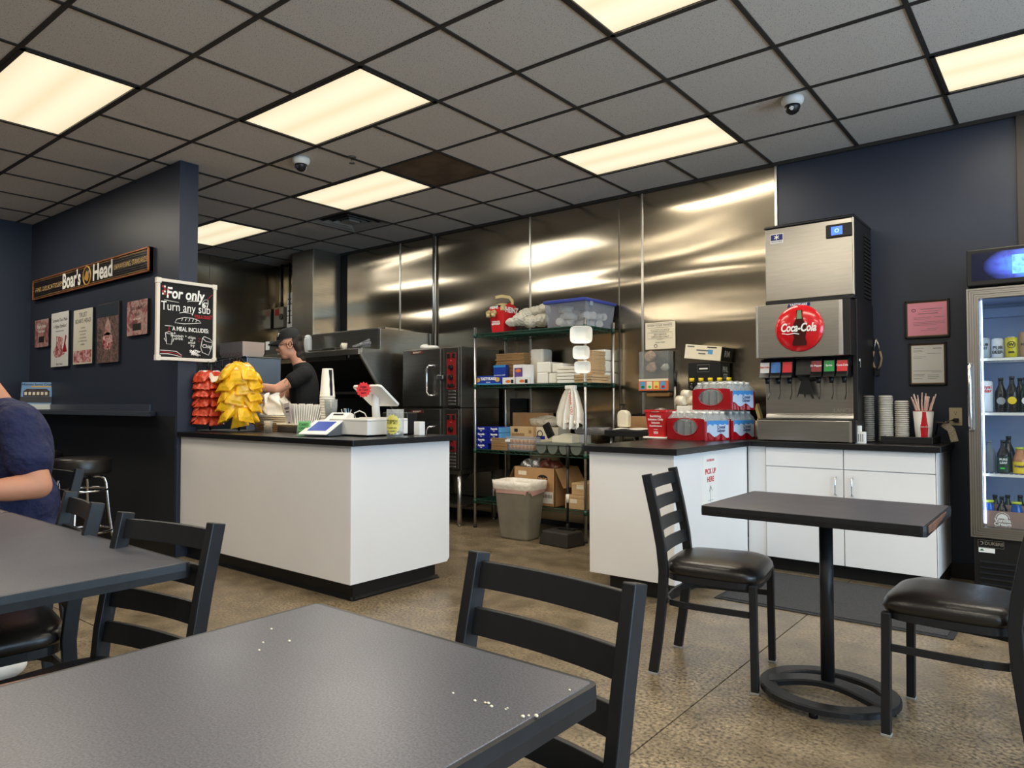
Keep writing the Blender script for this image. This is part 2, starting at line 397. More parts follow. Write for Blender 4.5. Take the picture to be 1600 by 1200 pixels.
# baseboard of the dark wall
struct('baseboard_back', MB().box(-.66, XR, YB - .032, YB - .02, 0, .1), 'black_plastic')
struct('baseboard_partition', MB().box(XL, -5.285, 2.592, 2.604, 0, .1), 'black_plastic')

# ------------------------------------------------------------------ suspended ceiling
ce = struct('ceiling', MB().box(XL - .1, XR + .1, YF - .1, YB + .1, CEIL + .1, CEIL + .15), 'black_matte')
LIGHTS = [(-9, 3), (-7, 5), (-9, 7), (-5, 8), (-3, 5), (-1, 8), (-13, 7),           # in view (grid cells)
          (-13, 3), (-5, 2), (-1, 2), (1, 5), (3, 8), (-9, -1), (-5, -1), (-1, -1), (3, 2), (3, -1)]
gx = lambda k: GX0 + GT * k
gy = lambda k: GY0 + GT * (k - 2)
lit = {(a + d, b) for a, b in LIGHTS for d in (0, 1)}
VENT = (-10, 8); STAIN = (-7, 7)
proto = {}
for ix in range(-14, 6):
    for iy in range(-4, 10):
        if (ix, iy) in lit or (ix, iy) == VENT: continue
        x0, x1, y0, y1 = max(gx(ix), XL), min(gx(ix + 1), XR), max(gy(iy), YF), min(gy(iy + 1), YB)
        if x1 - x0 < .05 or y1 - y0 < .05: continue
        if y0 < 2.604 < y1 and x1 < -5.285: pass
        key = (round(x1 - x0, 3), round(y1 - y0, 3))
        st = (ix, iy) == STAIN
        if key not in proto:
            w, d = (x1 - x0) / 2 - .011, (y1 - y0) / 2 - .011
            proto[key] = MB().box(-w, w, -d, d, CEIL + .004, CEIL + .02).mesh('ceiling_tile', 'tile')
        me = proto[key]
        if st:
            me = me.copy(); me.materials.clear(); me.materials.append(M('tile_stained'))
        o = link('ceiling_tile', me, ce); o.location = ((x0 + x1) / 2, (y0 + y1) / 2, 0)
        if st: o['label'] = 'stained brown ceiling tile'
for k in range(-14, 7):
    x = gx(k)
    if not XL < x < XR: continue
    r = MB(); y0 = None
    for j in range(-5, 11):          # the runner stops at the light fixtures it would cross
        ya, yb = max(gy(j), YF), min(gy(j + 1), YB)
        if yb - ya < .02: continue
        if (k - 1, j) in lit and (k, j) in lit and any((k - 1, j) == l for l in LIGHTS):
            if y0 is not None: r.box(x - .012, x + .012, y0, ya, CEIL - .002, CEIL + .035); y0 = None
        elif y0 is None: y0 = ya
    if y0 is not None: r.box(x - .012, x + .012, y0, YB, CEIL - .002, CEIL + .035)
    struct('grid_runner', r, 'tee', ce)
for k in range(-4, 11):
    y = gy(k)
    if YF < y < YB: struct('grid_runner', MB().box(XL, XR, y - .012, y + .012, CEIL - .003, CEIL + .034), 'tee', ce)
struct('trim_1', MB().box(XL, XR, YB - .024, YB, CEIL - .022, CEIL + .01), 'tee')

# fluorescent troffers
def diffuser_mat():
    m = bpy.data.materials.new('lit_diffuser'); m.use_nodes = True; _m['diffuser'] = m
    nt = m.node_tree; n = nt.nodes; L = nt.links.new; b = n['Principled BSDF']
    b.inputs['Base Color'].default_value = rgb(200, 190, 160); b.inputs['Roughness'].default_value = .5
    tc = n.new('ShaderNodeTexCoord'); sp = n.new('ShaderNodeSeparateXYZ'); L(tc.outputs['Object'], sp.inputs[0])
    # two tubes behind the acrylic: two bright bands along the fixture
    ab = n.new('ShaderNodeMath'); ab.operation = 'ABSOLUTE'; L(sp.outputs['Y'], ab.inputs[0])
    r = n.new('ShaderNodeValToRGB'); e = r.color_ramp.elements; r.color_ramp.interpolation = 'B_SPLINE'
    e[0].position = 0; e[0].color = (.88, .72, .46, 1); e[1].position = .3; e[1].color = (.80, .66, .42, 1)
    x = e.new(.13); x.color = (1.2, 1.08, .80, 1)
    L(ab.outputs[0], r.inputs[0]); L(r.outputs[0], b.inputs['Emission Color']); b.inputs['Emission Strength'].default_value = .95
diffuser_mat()
LIGHT_LABEL = {(-9, 3): 'fluorescent ceiling panel above the slatted delicatessen sign, cut off by the frame',
    (-7, 5): 'large warm ceiling panel above the partition end, between the two dome cameras',
    (-9, 7): 'whiter ceiling panel beside the brown stained tile and the air vent',
    (-5, 8): 'long ceiling panel above the stainless wall behind the wire shelving',
    (-3, 5): 'ceiling panel cut off by the top edge of the picture',
    (-1, 8): 'ceiling panel over the drinks fridge, cut off at the right edge',
    (-13, 7): 'small far ceiling panel seen just past the partition end'}
for i, (a, b) in enumerate(LIGHTS):
    cx, cy = gx(a + 1), gy(b) + GT / 2
    t = thing('ceiling_light', LIGHT_LABEL.get((a, b), 'fluorescent ceiling panel over the seating, out of the picture'), 'light', (cx, cy, CEIL), 0, 'fluorescent ceiling panels')
    fr = MB(); w, d = GT - .006, GT / 2 - .006
    for x0, x1, y0, y1 in ((-w, w, -d, -d + .022), (-w, w, d - .022, d), (-w, -w + .022, -d, d), (w - .022, w, -d, d)): fr.box(x0, x1, y0, y1, -.006, .03)
    part(t, 'frame', fr, 'tee', world=False)
    part(t, 'housing', MB().box(-w, w, -d, d, .03, .09), 'steel_dark', world=False)
    part(t, 'diffuser', MB().box(-w + .02, w - .02, -d + .02, d - .02, .002, .006), 'diffuser', world=False)
    l = bpy.data.lights.new('fluorescent_tubes', 'AREA'); l.shape = 'RECTANGLE'; l.size = 1.15; l.size_y = .55; l.energy = PANEL_WATTS
    l.color = (1.0, .90, .74) if (a, b) not in ((-9, 7), (-13, 7)) else (1, .96, .88)
    o = bpy.data.objects.new('fluorescent_tubes', l); COL.objects.link(o); o.parent = t; o.location = (0, 0, -.004)
# air vent
t = thing('air_vent', 'square four-way air vent in the ceiling over the kitchen', 'vent', (gx(VENT[0]) + GT / 2, gy(VENT[1]) + GT / 2, CEIL))
h = GT / 2 - .012
part(t, 'backing', MB().box(-h, h, -h, h, .03, .035), 'black_matte', world=False)
for k, q in enumerate((h, h * .72, h * .46)):
    r = MB()
    for sx, sy in ((0, -1), (0, 1), (-1, 0), (1, 0)):
        if sx == 0: r.add([(-q, sy * q, .0), (q, sy * q, .0), (q * .8, sy * q * .8, .026), (-q * .8, sy * q * .8, .026)], [(0, 1, 2, 3)])
        else: r.add([(sx * q, -q, .0), (sx * q, q, .0), (sx * q * .8, q * .8, .026), (sx * q * .8, -q * .8, .026)], [(0, 1, 2, 3)])
    part(t, 'louver', r, 'plain_wall', world=False)
part(t, 'centre_plate', MB().box(-h * .22, h * .22, -h * .22, h * .22, 0, .02), 'plain_wall', world=False)
# dome cameras
for (x, y), lab in (((-4.53, 3.15), 'white dome security camera near the partition end'), ((-1.306, 4.376), 'white dome security camera above the ice machine')):
    t = thing('dome_camera', lab, 'camera', (x, y, CEIL), 0, 'dome security cameras')
    part(t, 'housing', MB().lathe([(.062, .0), (.066, -.012), (.064, -.03), (.05, -.048), (.046, -.05)], n=28), 'white_plastic', world=False, smooth=True)
    part(t, 'dome', MB().lathe([(.046, -.048), (.045, -.062), (.036, -.085), (.02, -.098), (.0, -.102)], n=28), 'black_plastic', world=False, smooth=True)
    part(t, 'lens', MB().cyl((.0, -.035, -.07), (.012, -.05, -.082), .012), 'chrome', world=False)
t = thing('sprinkler_head', 'small dark fire sprinkler in the ceiling beside the stained tile', 'sprinkler', (-4.21, 3.373, CEIL))
part(t, 'escutcheon', MB().lathe([(.03, 0), (.028, -.006), (.012, -.01)]), 'steel_dark', world=False)
part(t, 'deflector', MB().cyl((0, 0, -.01), (0, 0, -.045), .008).lathe([(.0, -.045), (.022, -.046), (.022, -.05), (0, -.05)], n=14), 'steel_dark', world=False)
# ================================================================== counters
t = thing('order_counter', 'long white order counter with black toe kick beside the navy partition', 'counter', (-4.3, 3.05, 0))
part(t, 'front_panel', MB().box(-5.275, -3.282, 2.63, 2.655, .105, .905), 'white_laminate', .0015)
part(t, 'end_panel', MB().prism([(2.6305, .105), (3.43, .105), (3.452, .13), (3.452, .905), (2.6305, .905)], 'x', -3.3, -3.278), 'white_laminate', .0015)
part(t, 'back_panel', MB().box(-5.27, -3.3, 3.425, 3.45, .105, .905), 'white_laminate')
part(t, 'cabinet_floor', MB().box(-5.27, -3.3, 2.655, 3.425, .105, .13), 'white_laminate')
part(t, 'toe_kick', MB().box(-5.27, -3.33, 2.69, 3.37, 0, .105), 'black_plastic')
part(t, 'cove_base', MB().prism([(2.668, 0), (2.69, 0), (2.69, .02), (2.68, .006)], 'x', -5.27, -3.31).prism([(-3.33, 0), (-3.305, 0), (-3.318, .006), (-3.33, .02)], 'y', 2.668, 3.39), 'black_plastic')
part(t, 'cabinet_door', MB().box(-4.0, -3.32, 3.45, 3.468, .13, .72), 'white_laminate', .002)
solo('countertop', MB().box(-5.28, -3.225, 2.6, 3.475, .905, .941), 'counter_black', 'black laminate worktop carrying the chips and the till', 'countertop', bevel=.003)

TOPZ = .89
t = thing('pickup_counter', 'short white counter with the pick up notice, beside the bottled water', 'counter', (-2.1, 4.3, 0))
part(t, 'front_panel', MB().box(-2.36, -1.83, 3.77, 3.79, .105, .852), 'white_laminate', .0015)
part(t, 'side_panel', MB().prism([(3.77, .105), (3.77, .852), (3.792, .852), (3.792, .105)], 'x', -2.38, -2.36), 'white_laminate', .0015)
part(t, 'end_panel', MB().box(-1.83, -1.808, 3.7695, 4.925, .105, .852), 'white_laminate', .0015)
part(t, 'back_panel', MB().box(-2.38, -2.36, 3.79, 5.4, .105, .852), 'white_laminate')
part(t, 'toe_kick', MB().box(-2.27, -1.87, 3.83, 4.97, 0, .105), 'black_plastic')
part(t, 'cabinet_floor', MB().box(-2.36, -1.83, 3.79, 5.4, .105, .125), 'white_laminate')
top = MB().prism([(-2.40, 3.735), (-1.775, 3.735), (-1.775, 4.895), (-.628, 4.895), (-.628, 5.485), (-2.40, 5.485)], 'z', .852, TOPZ)
solo('countertop', top, 'counter_black', 'black laminate worktop under the soda dispenser and the bottled water', 'countertop', bevel=.003)
def base_cabinet(x0, x1, label, hx):
    t = thing('base_cabinet', label, 'cabinet', ((x0 + x1) / 2, 5.2, 0), 0, 'white cabinets under the soda dispenser')
    part(t, 'body', MB().box(x0 + .001, x1 - .001, 4.95, 5.48, .1, .85), 'white_laminate')
    part(t, 'drawer', MB().box(x0 + .003, x1 - .003, 4.929, 4.949, .722, .848), 'white_laminate', .0015)
    d = part(t, 'door', MB().box(x0 + .003, x1 - .003, 4.929, 4.949, .1, .717), 'white_laminate', .0015)
    part(d, 'handle', MB().tube([(hx, 4.929, .552), (hx, 4.905, .556), (hx, 4.902, .57), (hx, 4.902, .65), (hx, 4.905, .664), (hx, 4.929, .668)], .005, 8, up=(1, 0, 0)), 'chrome', label='slim chrome bar handle')
    part(t, 'toe_kick', MB().box(x0, x1, 5.02, 5.46, 0, .1), 'black_plastic')
base_cabinet(-1.68, -1.179, 'white drawer cabinet whose handle is on its right, beside the pick up counter', -1.226)
base_cabinet(-1.179, -.661, 'white drawer cabinet whose handle is on its left, beside the fridge', -1.126)
solo('filler_strip', MB().box(-1.806, -1.682, 4.94, 4.96, .1, .852), 'white_laminate', 'narrow white filler strip between the corner counters', 'filler strip', bevel=.001)
solo('cabinet_end_panel', MB().box(-.66, -.655, 4.93, 5.485, .1, .852), 'white_laminate', 'shaded white end panel of the cabinet beside the fridge', 'panel')
mat('mat_grey', (62, 62, 64), 0.95, bump=(140, 1, .01), noise=(140, .3))
mat('mat_edge', (34, 34, 36), 0.7)
t = thing('floor_mat', 'dark grey entrance mat lying before the white cabinets', 'mat', (-1.08, 4.45, 0))
part(t, 'carpet', MB().box(-1.66, -.51, 4.07, 4.87, .001, .010), 'mat_grey')
part(t, 'border', MB().box(-1.69, -.48, 4.04, 4.9, .0005, .006), 'mat_edge', .002)

# pick up notice
t = thing('pickup_sign', 'white notice reading pick up here with an arrow', 'sign', (-1.8, 4.05, .5))
q0, q1 = aX(-1.806, 1098, 714), aX(-1.806, 1121, 784)
y0, y1, z1, z0 = q0.y, q1.y, q0.z + .008, q1.z
part(t, 'sheet', MB().box(-1.808, -1.804, y0, y1, z0, z1), 'white_paper')
cy = (y0 + y1) / 2; k = (z1 - z0)
def on_x(s, size, z, mt='red_ink', yy=None, **kw): return text(t, s, size, mt, (-1.8035, cy if yy is None else yy, z), EY, EZ, **kw)
on_x('DOORDASH', .021, z1 - .035)
on_x('PICK UP', .046, z1 - .105, off=.001); on_x('HERE', .046, z1 - .155, off=.001)
ar = MB().box(-1.8038, -1.803, cy - .0015, cy + .0015, z1 - .30, z1 - .2)
for sg in (-1, 1): ar.add([(-1.803, cy, z1 - .197), (-1.803, cy + sg * .022, z1 - .232), (-1.803, cy + sg * .026, z1 - .229), (-1.803, cy, z1 - .19)], [(0, 1, 2, 3)])
part(t, 'arrow', ar, 'grey_ink')
part(t, 'ruled_line', MB().box(-1.8038, -1.803, cy - .04, cy + .04, z0 + .022, z0 + .024), 'grey_ink')

# ================================================================== tables and chairs
def rounded(x0, x1, y0, y1, r, n=5):
    pts = []
    for cx, cy, a in ((x1 - r, y1 - r, 0), (x0 + r, y1 - r, 90), (x0 + r, y0 + r, 180), (x1 - r, y0 + r, 270)):
        pts += [(cx + r * math.cos(math.radians(a + 90 * i / n)), cy + r * math.sin(math.radians(a + 90 * i / n))) for i in range(n + 1)]
    return pts
def table(x0, x1, y0, y1, label, base=None, zt=.75, worn=False):
    t = thing('dining_table', label, 'table', ((x0 + x1) / 2, (y0 + y1) / 2, 0), 0, 'charcoal dining tables')
    part(t, 'table_top', MB().prism(rounded(x0 + .004, x1 - .004, y0 + .004, y1 - .004, .008, 3), 'z', zt - .036, zt), 'table_top', .0015)
    part(t, 'edge_band', MB().sweep([(x, y, zt - .0185) for x, y in rounded(x0, x1, y0, y1, .012, 4)], [(-.004, -.0185), (.004, -.0185), (.005, 0), (.004, .0175), (-.004, .0175)], closed=True), 'table_edge')
    bx, by = base or ((x0 + x1) / 2, (y0 + y1) / 2)
    part(t, 'post', MB().cyl((bx, by, .05), (bx, by, zt - .06), .025, n=24), 'black_metal')
    part(t, 'mounting_plate', MB().box(bx - .14, bx + .14, by - .14, by + .14, zt - .06, zt - .036), 'black_metal', .003)
    # oval ring with an arched bridge that carries the post
    a, b = .222, .198
    ring = [(bx + a * math.cos(u), by + b * math.sin(u), .036) for u in [2 * PI * i / 48 for i in range(48)]]
    part(t, 'base_ring', MB().sweep(ring, [(-.032, -.011), (.032, -.011), (.032, .007), (.026, .012), (-.026, .012), (-.032, .007)], closed=True), 'black_metal')
    br = [(bx + u, by + .045 * (1 - (u / a) ** 2) - .045, .036 + .03 * math.cos(u / a * PI / 2) ** 1.2) for u in [(-a + .01) + (2 * a - .02) * i / 16 for i in range(17)]]
    part(t, 'bridge', MB().sweep(br, [(-.04, -.01), (.04, -.01), (.04, .007), (.034, .012), (-.034, .012), (-.04, .007)]), 'black_metal')
    for sx, sy in ((0, -1), (0, 1), (1, 0), (-1, 0)):
        part(t, 'glide', MB().cyl((bx + sx * a, by + sy * b, 0), (bx + sx * a, by + sy * b, .028), .016, n=14), 'black_plastic')
    return t
t1 = table(-1.153, -.388, 2.645, 3.235, 'small charcoal table between two facing chairs, before the white cabinets')
part(t1, 'worn_edge', MB().prism([(2.68, .722), (2.80, .716), (2.98, .728), (3.10, .738), (3.08, .746), (2.68, .746)], 'x', -.388, -.3818), 'worn_edge', .002, label='chipped brown table edge')
t2 = table(-1.2, -.545, .04, .88, 'charcoal table in the near foreground with crumbs on it', base=(-.87, .45))
t3 = table(-3.1, -1.762, .2, .905, 'long charcoal table with two empty chairs along its far side', base=(-2.45, .5))
t4 = table(-4.35, -3.115, .2, .905, 'charcoal table at the frame edge under the seated man\'s forearm', base=(-3.9, .5))
# loosened edge strip on the near table
part(t2, 'loose_strip', MB().prism([(-1.206, .10), (-1.2, .42), (-1.206, .42), (-1.24, .10)], 'z', .716, .748), 'worn_edge')
cr = random.Random(3)
for (px, py) in [(708, 1083), (742, 1095), (758, 1098), (763, 1099), (768, 1104), (790, 1108), (793, 1106), (817, 1120), (826, 1118), (890, 1078), (838, 1119), (411, 1004), (452, 1002), (405, 1016), (424, 983)]:
    c = aZ(.751, px, py); r = cr.uniform(.0012, .0025)
    solo('bread_crumb', MB().ball((c.x, c.y, .75 + r * .7), (r * 1.3, r, r * .8), 7, 5), 'cream_paper', 'tiny pale bread crumb on the near table', 'crumb', 'crumbs on the near table')

def make_chair():
    t = thing('dining_chair', 'chair', 'chair', group='black ladder-back dining chairs')
    P = lambda n, mb, m, bv=0, **k: part(t, n, mb, m, bv, world=False, **k)
    for s in (-1, 1):
        post = [(s * .185, -.235, .008), (s * .186, -.212, .16), (s * .188, -.192, .32), (s * .19, -.186, .44), (s * .19, -.196, .54), (s * .19, -.222, .68), (s * .19, -.255, .83), (s * .19, -.258, .845)]
        P('back_post', MB().sweep(post, [(-.0135, -.02), (.0135, -.02), (.0135, .02), (-.0135, .02)], up=(0, 1, 0)), 'black_metal', .003)
        P('leg', MB().sweep([(s * .20, .185, .008), (s * .198, .18, .425)], [(-.014, -.015), (.014, -.015), (.014, .015), (-.014, .015)], up=(0, 1, 0)), 'black_metal', .003)
        P('glide', MB().cbox((s * .185, -.236, .004), (.03, .042, .009)), 'glide', .002)
        P('glide', MB().cbox((s * .20, .185, .004), (.031, .033, .009)), 'glide', .002)
    def back_y(z): return -.196 - (z - .54) * .205
    for zc in (.802, .712, .622, .532):
        h = .026
        def slat(u, v, zc=zc, h=h, o=0):
            x = -.18 + .36 * u; z = zc - h + 2 * h * v; return (x, back_y(z) - .014 * (1 - (2 * u - 1) ** 2) + o, z)
        mb = MB(); n = 12; vs = []
        for i in range(n + 1):
            for v, o in ((0, -.006), (1, -.006), (1, .006), (0, .006)): vs.append(slat(i / n, v, o=o))
        fs = [(4 * i + a, 4 * i + (a + 1) % 4, 4 * i + 4 + (a + 1) % 4, 4 * i + 4 + a) for i in range(n) for a in range(4)]
        fs += [(0, 1, 2, 3), (4 * n + 3, 4 * n + 2, 4 * n + 1, 4 * n)]
        P('slat', mb.add(vs, fs, False), 'black_metal', .0015)
    # cushion: rounded plan, domed top, rolled edge
    def outline(k):
        pts = []
        for i in range(40):
            a = 2 * PI * i / 40; ca, sa = math.cos(a), math.sin(a); e = .42
            x = abs(ca) ** e * (1 if ca > 0 else -1); y = abs(sa) ** e * (1 if sa > 0 else -1)
            w = .208 + .012 * y
            pts.append((x * w * k, y * .205 * k + .005))
        return pts
    mb = MB(); rings = []
    for k, z in ((.9, .425), (.97, .43), (1.0, .445), (.985, .462), (.94, .476), (.8, .486), (.55, .492), (.25, .494)):
        rings += [(x, y, z - .010 * max(0, (y - .08) / .13) ** 2) for x, y in outline(k)]
    nr = len(rings) // 40
    fs = [(j * 40 + i, j * 40 + (i + 1) % 40, (j + 1) * 40 + (i + 1) % 40, (j + 1) * 40 + i) for j in range(nr - 1) for i in range(40)]
    fs += [tuple(range(40))[::-1], tuple((nr - 1) * 40 + i for i in range(40))]
    P('seat', mb.add(rings, fs, True), 'black_vinyl')
    fr = MB()
    loop = [(x * .93, y * .93, .415) for x, y in outline(1.0)]
    fr.sweep(loop, [(-.006, -.013), (.006, -.013), (.006, .013), (-.006, .013)], closed=True)
    P('seat_frame', fr, 'black_metal')
    hoop = [(-.198, .17, .305), (-.192, 0, .305), (-.185, -.10, .305), (-.165, -.165, .305), (-.10, -.198, .305), (0, -.205, .305), (.10, -.198, .305), (.165, -.165, .305), (.185, -.10, .305), (.192, 0, .305), (.198, .17, .305)]
    P('stretcher', MB().sweep(hoop, [(-.005, -.0125), (.005, -.0125), (.005, .0125), (-.005, .0125)]), 'black_metal', .001)
    return t
chair = make_chair()
CH = [(-1.225, 2.985, -PI / 2 + .16, 'black ladder-back chair facing right at the small table, beside the pick up counter'),
      (-.34, 2.945, PI / 2 - .03, 'black ladder-back chair at the right edge, facing left toward the small table'),
      (-.802, .839, PI - .084, 'black ladder-back chair pushed in at the near table with crumbs'),
      (-1.875, .671, PI + .162, 'black ladder-back chair at the corner of the seated man\'s table, nearest the order counter'),
      (-2.603, .70, PI - .16, 'black ladder-back chair between the seated man and the chair at the table corner'),
      (-3.85, 1.085, PI + .02, 'black ladder-back chair the man in the navy shirt sits on')]
for i, (x, y, a, lab) in enumerate(CH):
    c = chair if i == 0 else dup(chair)
    c.location = (x, y, 0); c.rotation_euler = (0, 0, a); c['label'] = lab

def make_stool():
    t = thing('bar_stool', 'stool', 'stool', group='chrome bar stools under the ledge')
    P = lambda n, mb, m, **k: part(t, n, mb, m, world=False, **k)
    P('seat', MB().lathe([(.0, .638), (.17, .638), (.186, .645), (.19, .66), (.19, .735), (.183, .75), (.16, .758), (.0, .762)], n=36), 'black_vinyl', smooth=True)
    P('swivel_plate', MB().cyl((0, 0, .605), (0, 0, .64), .07), 'black_plastic')
    for k in range(4):
        a = PI / 4 + k * PI / 2; c, s = math.cos(a), math.sin(a)
        P('leg', MB().tube([(c * .02, s * .02, .618), (c * .11, s * .11, .62), (c * .145, s * .145, .605), (c * .158, s * .158, .57), (c * .18, s * .18, .35), (c * .205, s * .205, .18), (c * .25, s * .25, .012)], .011, 10), 'chrome')
        P('foot_cap', MB().cyl((c * .25, s * .25, 0), (c * .249, s * .249, .03), .015, n=12), 'black_plastic')
    for z, r in ((.52, .165), (.22, .198)):
        P('foot_ring', MB().tube([(r * math.cos(u), r * math.sin(u), z) for u in [2 * PI * i / 36 for i in range(36)]], .009, 8, closed=True), 'chrome')
    return t
st = make_stool(); st.location = (-5.72, 2.12, 0); st.rotation_euler = (0, 0, .2)
st['label'] = 'black padded chrome bar stool nearest the partition end, under the ledge'
s2 = dup(st, loc=(-6.75, 2.15, 0), rz=.6, label='chrome bar stool mostly hidden behind the man and the nearer stool')
# ================================================================== partition: signs, posters, ledge
PY = 2.604
def plate(t, name, x0, x1, z0, z1, d, m, bevel=0, y=PY): return part(t, name, MB().box(x0, x1, y - d, y, z0, z1), m, bevel)
mat('sign_wood', (34, 26, 24), 0.35, noise=(8, .2, (1, 1, 30)))
mat('copper', (176, 112, 70), 0.35, metal=.6)
mat('gold', (206, 160, 84), 0.4, metal=.3); mat('gold_paint', (222, 184, 122), 0.5)
t = thing('deli_sign', 'long dark slatted sign with white and gold lettering on the partition', 'sign', (-6.97, PY, 2.2))
x0, x1, z0, z1 = -8.235, -5.70, 2.195, 2.395
plate(t, 'backboard', x0, x1, z0, z1, .03, 'sign_wood')
for k in range(9):
    z = z0 + .02 + k * (z1 - z0 - .04) / 9
    part(t, 'slat', MB().box(x0 + .015, x1 - .015, PY - .036, PY - .03, z + .002, z + (z1 - z0 - .04) / 9 - .002), 'blue_dark' if False else 'sign_wood', .001)
rim = MB()
for a, b, c, d in ((x0, x1, z0, z0 + .014), (x0, x1, z1 - .014, z1), (x0, x0 + .02, z0, z1), (x1 - .02, x1, z0, z1)): rim.box(a, b, PY - .042, PY, c, d)
part(t, 'rim', rim, 'copper', .003)
inn = MB()
for a, b, c, d in ((x0 + .03, x1 - .03, z0 + .022, z0 + .025), (x0 + .03, x1 - .03, z1 - .025, z1 - .022)): inn.box(a, b, PY - .038, PY - .03, c, d)
part(t, 'gold_line', inn, 'gold')
zc = (z0 + z1) / 2; yy = PY - .0375
text(t, 'FINE DELICATESSEN', .062, 'gold_paint', (-7.79, yy, zc - .01), EX, EZ, sx=1.12, space=1.18)
text(t, "Boar's", .20, 'white_ink', (-7.24, yy - .001, zc), EX, EZ, off=.005, sx=.86)
text(t, 'Head', .20, 'white_ink', (-6.56, yy - .001, zc + .004), EX, EZ, off=.005, sx=.96)
text(t, 'UNWAVERING STANDARDS', .062, 'gold_paint', (-6.03, yy, zc + .005), EX, EZ, sx=.70, space=1.15)
# the round gilt emblem between the two words
em = MB().lathe([(.088, 0), (.088, .006), (.076, .008), (.074, .004), (0, .004)], n=40, T=Matrix.Translation((-6.885, PY - .036, zc)) @ Matrix.Rotation(PI / 2, 4, 'X'))
part(t, 'emblem_disc', em, 'gold')
part(t, 'emblem_field', MB().lathe([(.074, .0), (.074, .0055), (0, .0055)], n=40, T=Matrix.Translation((-6.885, PY - .036, zc)) @ Matrix.Rotation(PI / 2, 4, 'X')), 'sign_wood')
# boar's head in profile on the emblem
bh = [(-.05, -.02), (-.045, -.005), (-.02, .012), (-.012, .03), (-.004, .05), (.006, .035), (.03, .03), (.045, .01), (.048, -.02), (.035, -.045), (.01, -.05), (-.005, -.038), (-.03, -.036)]
part(t, 'emblem_head', MB().prism([(-6.885 + a, zc + b) for a, b in bh], 'y', PY - .045, PY - .041), 'gold')

def poster_mat(name, kind):
    """printed picture; every pattern is drawn in the object's own coordinates"""
    m = bpy.data.materials.new(name); m.use_nodes = True; _m[name] = m
    nt = m.node_tree; n = nt.nodes; L = nt.links.new; b = n['Principled BSDF']; b.inputs['Roughness'].default_value = .45
    tc = n.new('ShaderNodeTexCoord')
    t = n.new('ShaderNodeTexNoise'); t.inputs['Scale'].default_value = 9 if kind == 'slices' else 22; t.inputs['Detail'].default_value = 4; t.inputs['Distortion'].default_value = 1.6
    L(tc.outputs['Object'], t.inputs['Vector'])
    r = n.new('ShaderNodeValToRGB'); e = r.color_ramp.elements; L(t.outputs['Fac'], r.inputs[0])
    cs = {'slices': [(.3, (92, 52, 50)), (.45, (168, 112, 108)), (.55, (196, 168, 162)), (.7, (120, 78, 76))],
          'dark': [(.3, (36, 42, 48)), (.48, (92, 78, 68)), (.56, (150, 112, 104)), (.7, (60, 66, 70))],
          'meat': [(.35, (120, 40, 44)), (.5, (190, 110, 112)), (.6, (226, 206, 200)), (.72, (150, 70, 76))]}[kind]
    e[0].position, e[0].color = cs[0][0], rgb(*cs[0][1]); e[1].position, e[1].color = cs[-1][0], rgb(*cs[-1][1])
    for q, c in cs[1:-1]: x = e.new(q); x.color = rgb(*c)
    L(r.outputs[0], b.inputs['Base Color'])
for k in ('slices', 'dark', 'meat'): poster_mat('print_' + k, k)
mat('poster_white', (222, 222, 220), 0.45); mat('poster_cream', (216, 212, 196), 0.45)
def poster(x0, x1, z0, z1, label, face):
    t = thing('wall_poster', label, 'poster', ((x0 + x1) / 2, PY, z0), 0, 'meat posters on the partition')
    plate(t, 'panel', x0, x1, z0, z1, .022, 'black_plastic', .002)
    part(t, 'print', MB().box(x0 + .002, x1 - .002, PY - .0232, PY - .022, z0 + .002, z1 - .002), face)
    return t
PF = PY - .0236
def ptext(t, s, size, x, z, mt='black_ink', **k): return text(t, s, size, mt, (x, PF, z), EX, EZ, ext=.0002, **k)
t = poster(-8.195, -7.83, 1.714, 1.99, 'small pink meat poster, farthest of the five on the partition', 'print_slices')
ptext(t, 'Boar\'s Head', .05, -8.01, 1.92, 'white_ink'); ptext(t, 'Fresh Sliced', .034, -8.01, 1.87, 'white_ink'); part(t, 'printed_badge', MB().box(-8.08, -7.94, PF - .0004, PF, 1.76, 1.82), 'black_ink'); 
t = poster(-7.755, -7.33, 1.504, 2.025, 'white poster with a sliced ham and black script', 'poster_white')
ptext(t, 'Someone Once Made', .046, -7.54, 1.95, sx=.9); ptext(t, 'A Higher Standard', .046, -7.54, 1.89, sx=.9); ptext(t, 'compromise elsewhere', .022, -7.54, 1.845, 'grey_ink')
part(t, 'printed_ham', MB().prism([(-7.66, 1.60), (-7.56, 1.59), (-7.42, 1.62), (-7.40, 1.66), (-7.48, 1.68), (-7.46, 1.78), (-7.62, 1.80), (-7.63, 1.70), (-7.70, 1.65)], 'y', PF - .0004, PF), 'print_meat')
part(t, 'printed_rope', MB().prism([(-7.47, 1.64), (-7.42, 1.74), (-7.40, 1.80), (-7.37, 1.79), (-7.40, 1.72), (-7.36, 1.64)], 'y', PF - .0006, PF - .0004), 'red_dark')
ptext(t, "Boar's Head", .03, -7.54, 1.53)
t = poster(-7.215, -6.79, 1.51, 2.01, 'cream poster with a list over rolled pink meats', 'poster_cream')
ptext(t, 'TRUST', .06, -7.0, 1.955); ptext(t, "BOAR'S HEAD", .056, -7.0, 1.90)
for i, s in enumerate(('no gluten', 'no by-products', 'no trans fat', 'no phosphates', 'no artificial colors', 'no fillers')): ptext(t, s, .026, -7.0, 1.84 - i * .03, 'grey_ink')
part(t, 'printed_meat', MB().box(-7.2, -6.805, PF - .0004, PF, 1.525, 1.635), 'print_meat')
t = poster(-6.69, -6.26, 1.503, 2.017, 'dark poster with a wall of deli meats and cheeses', 'print_dark')
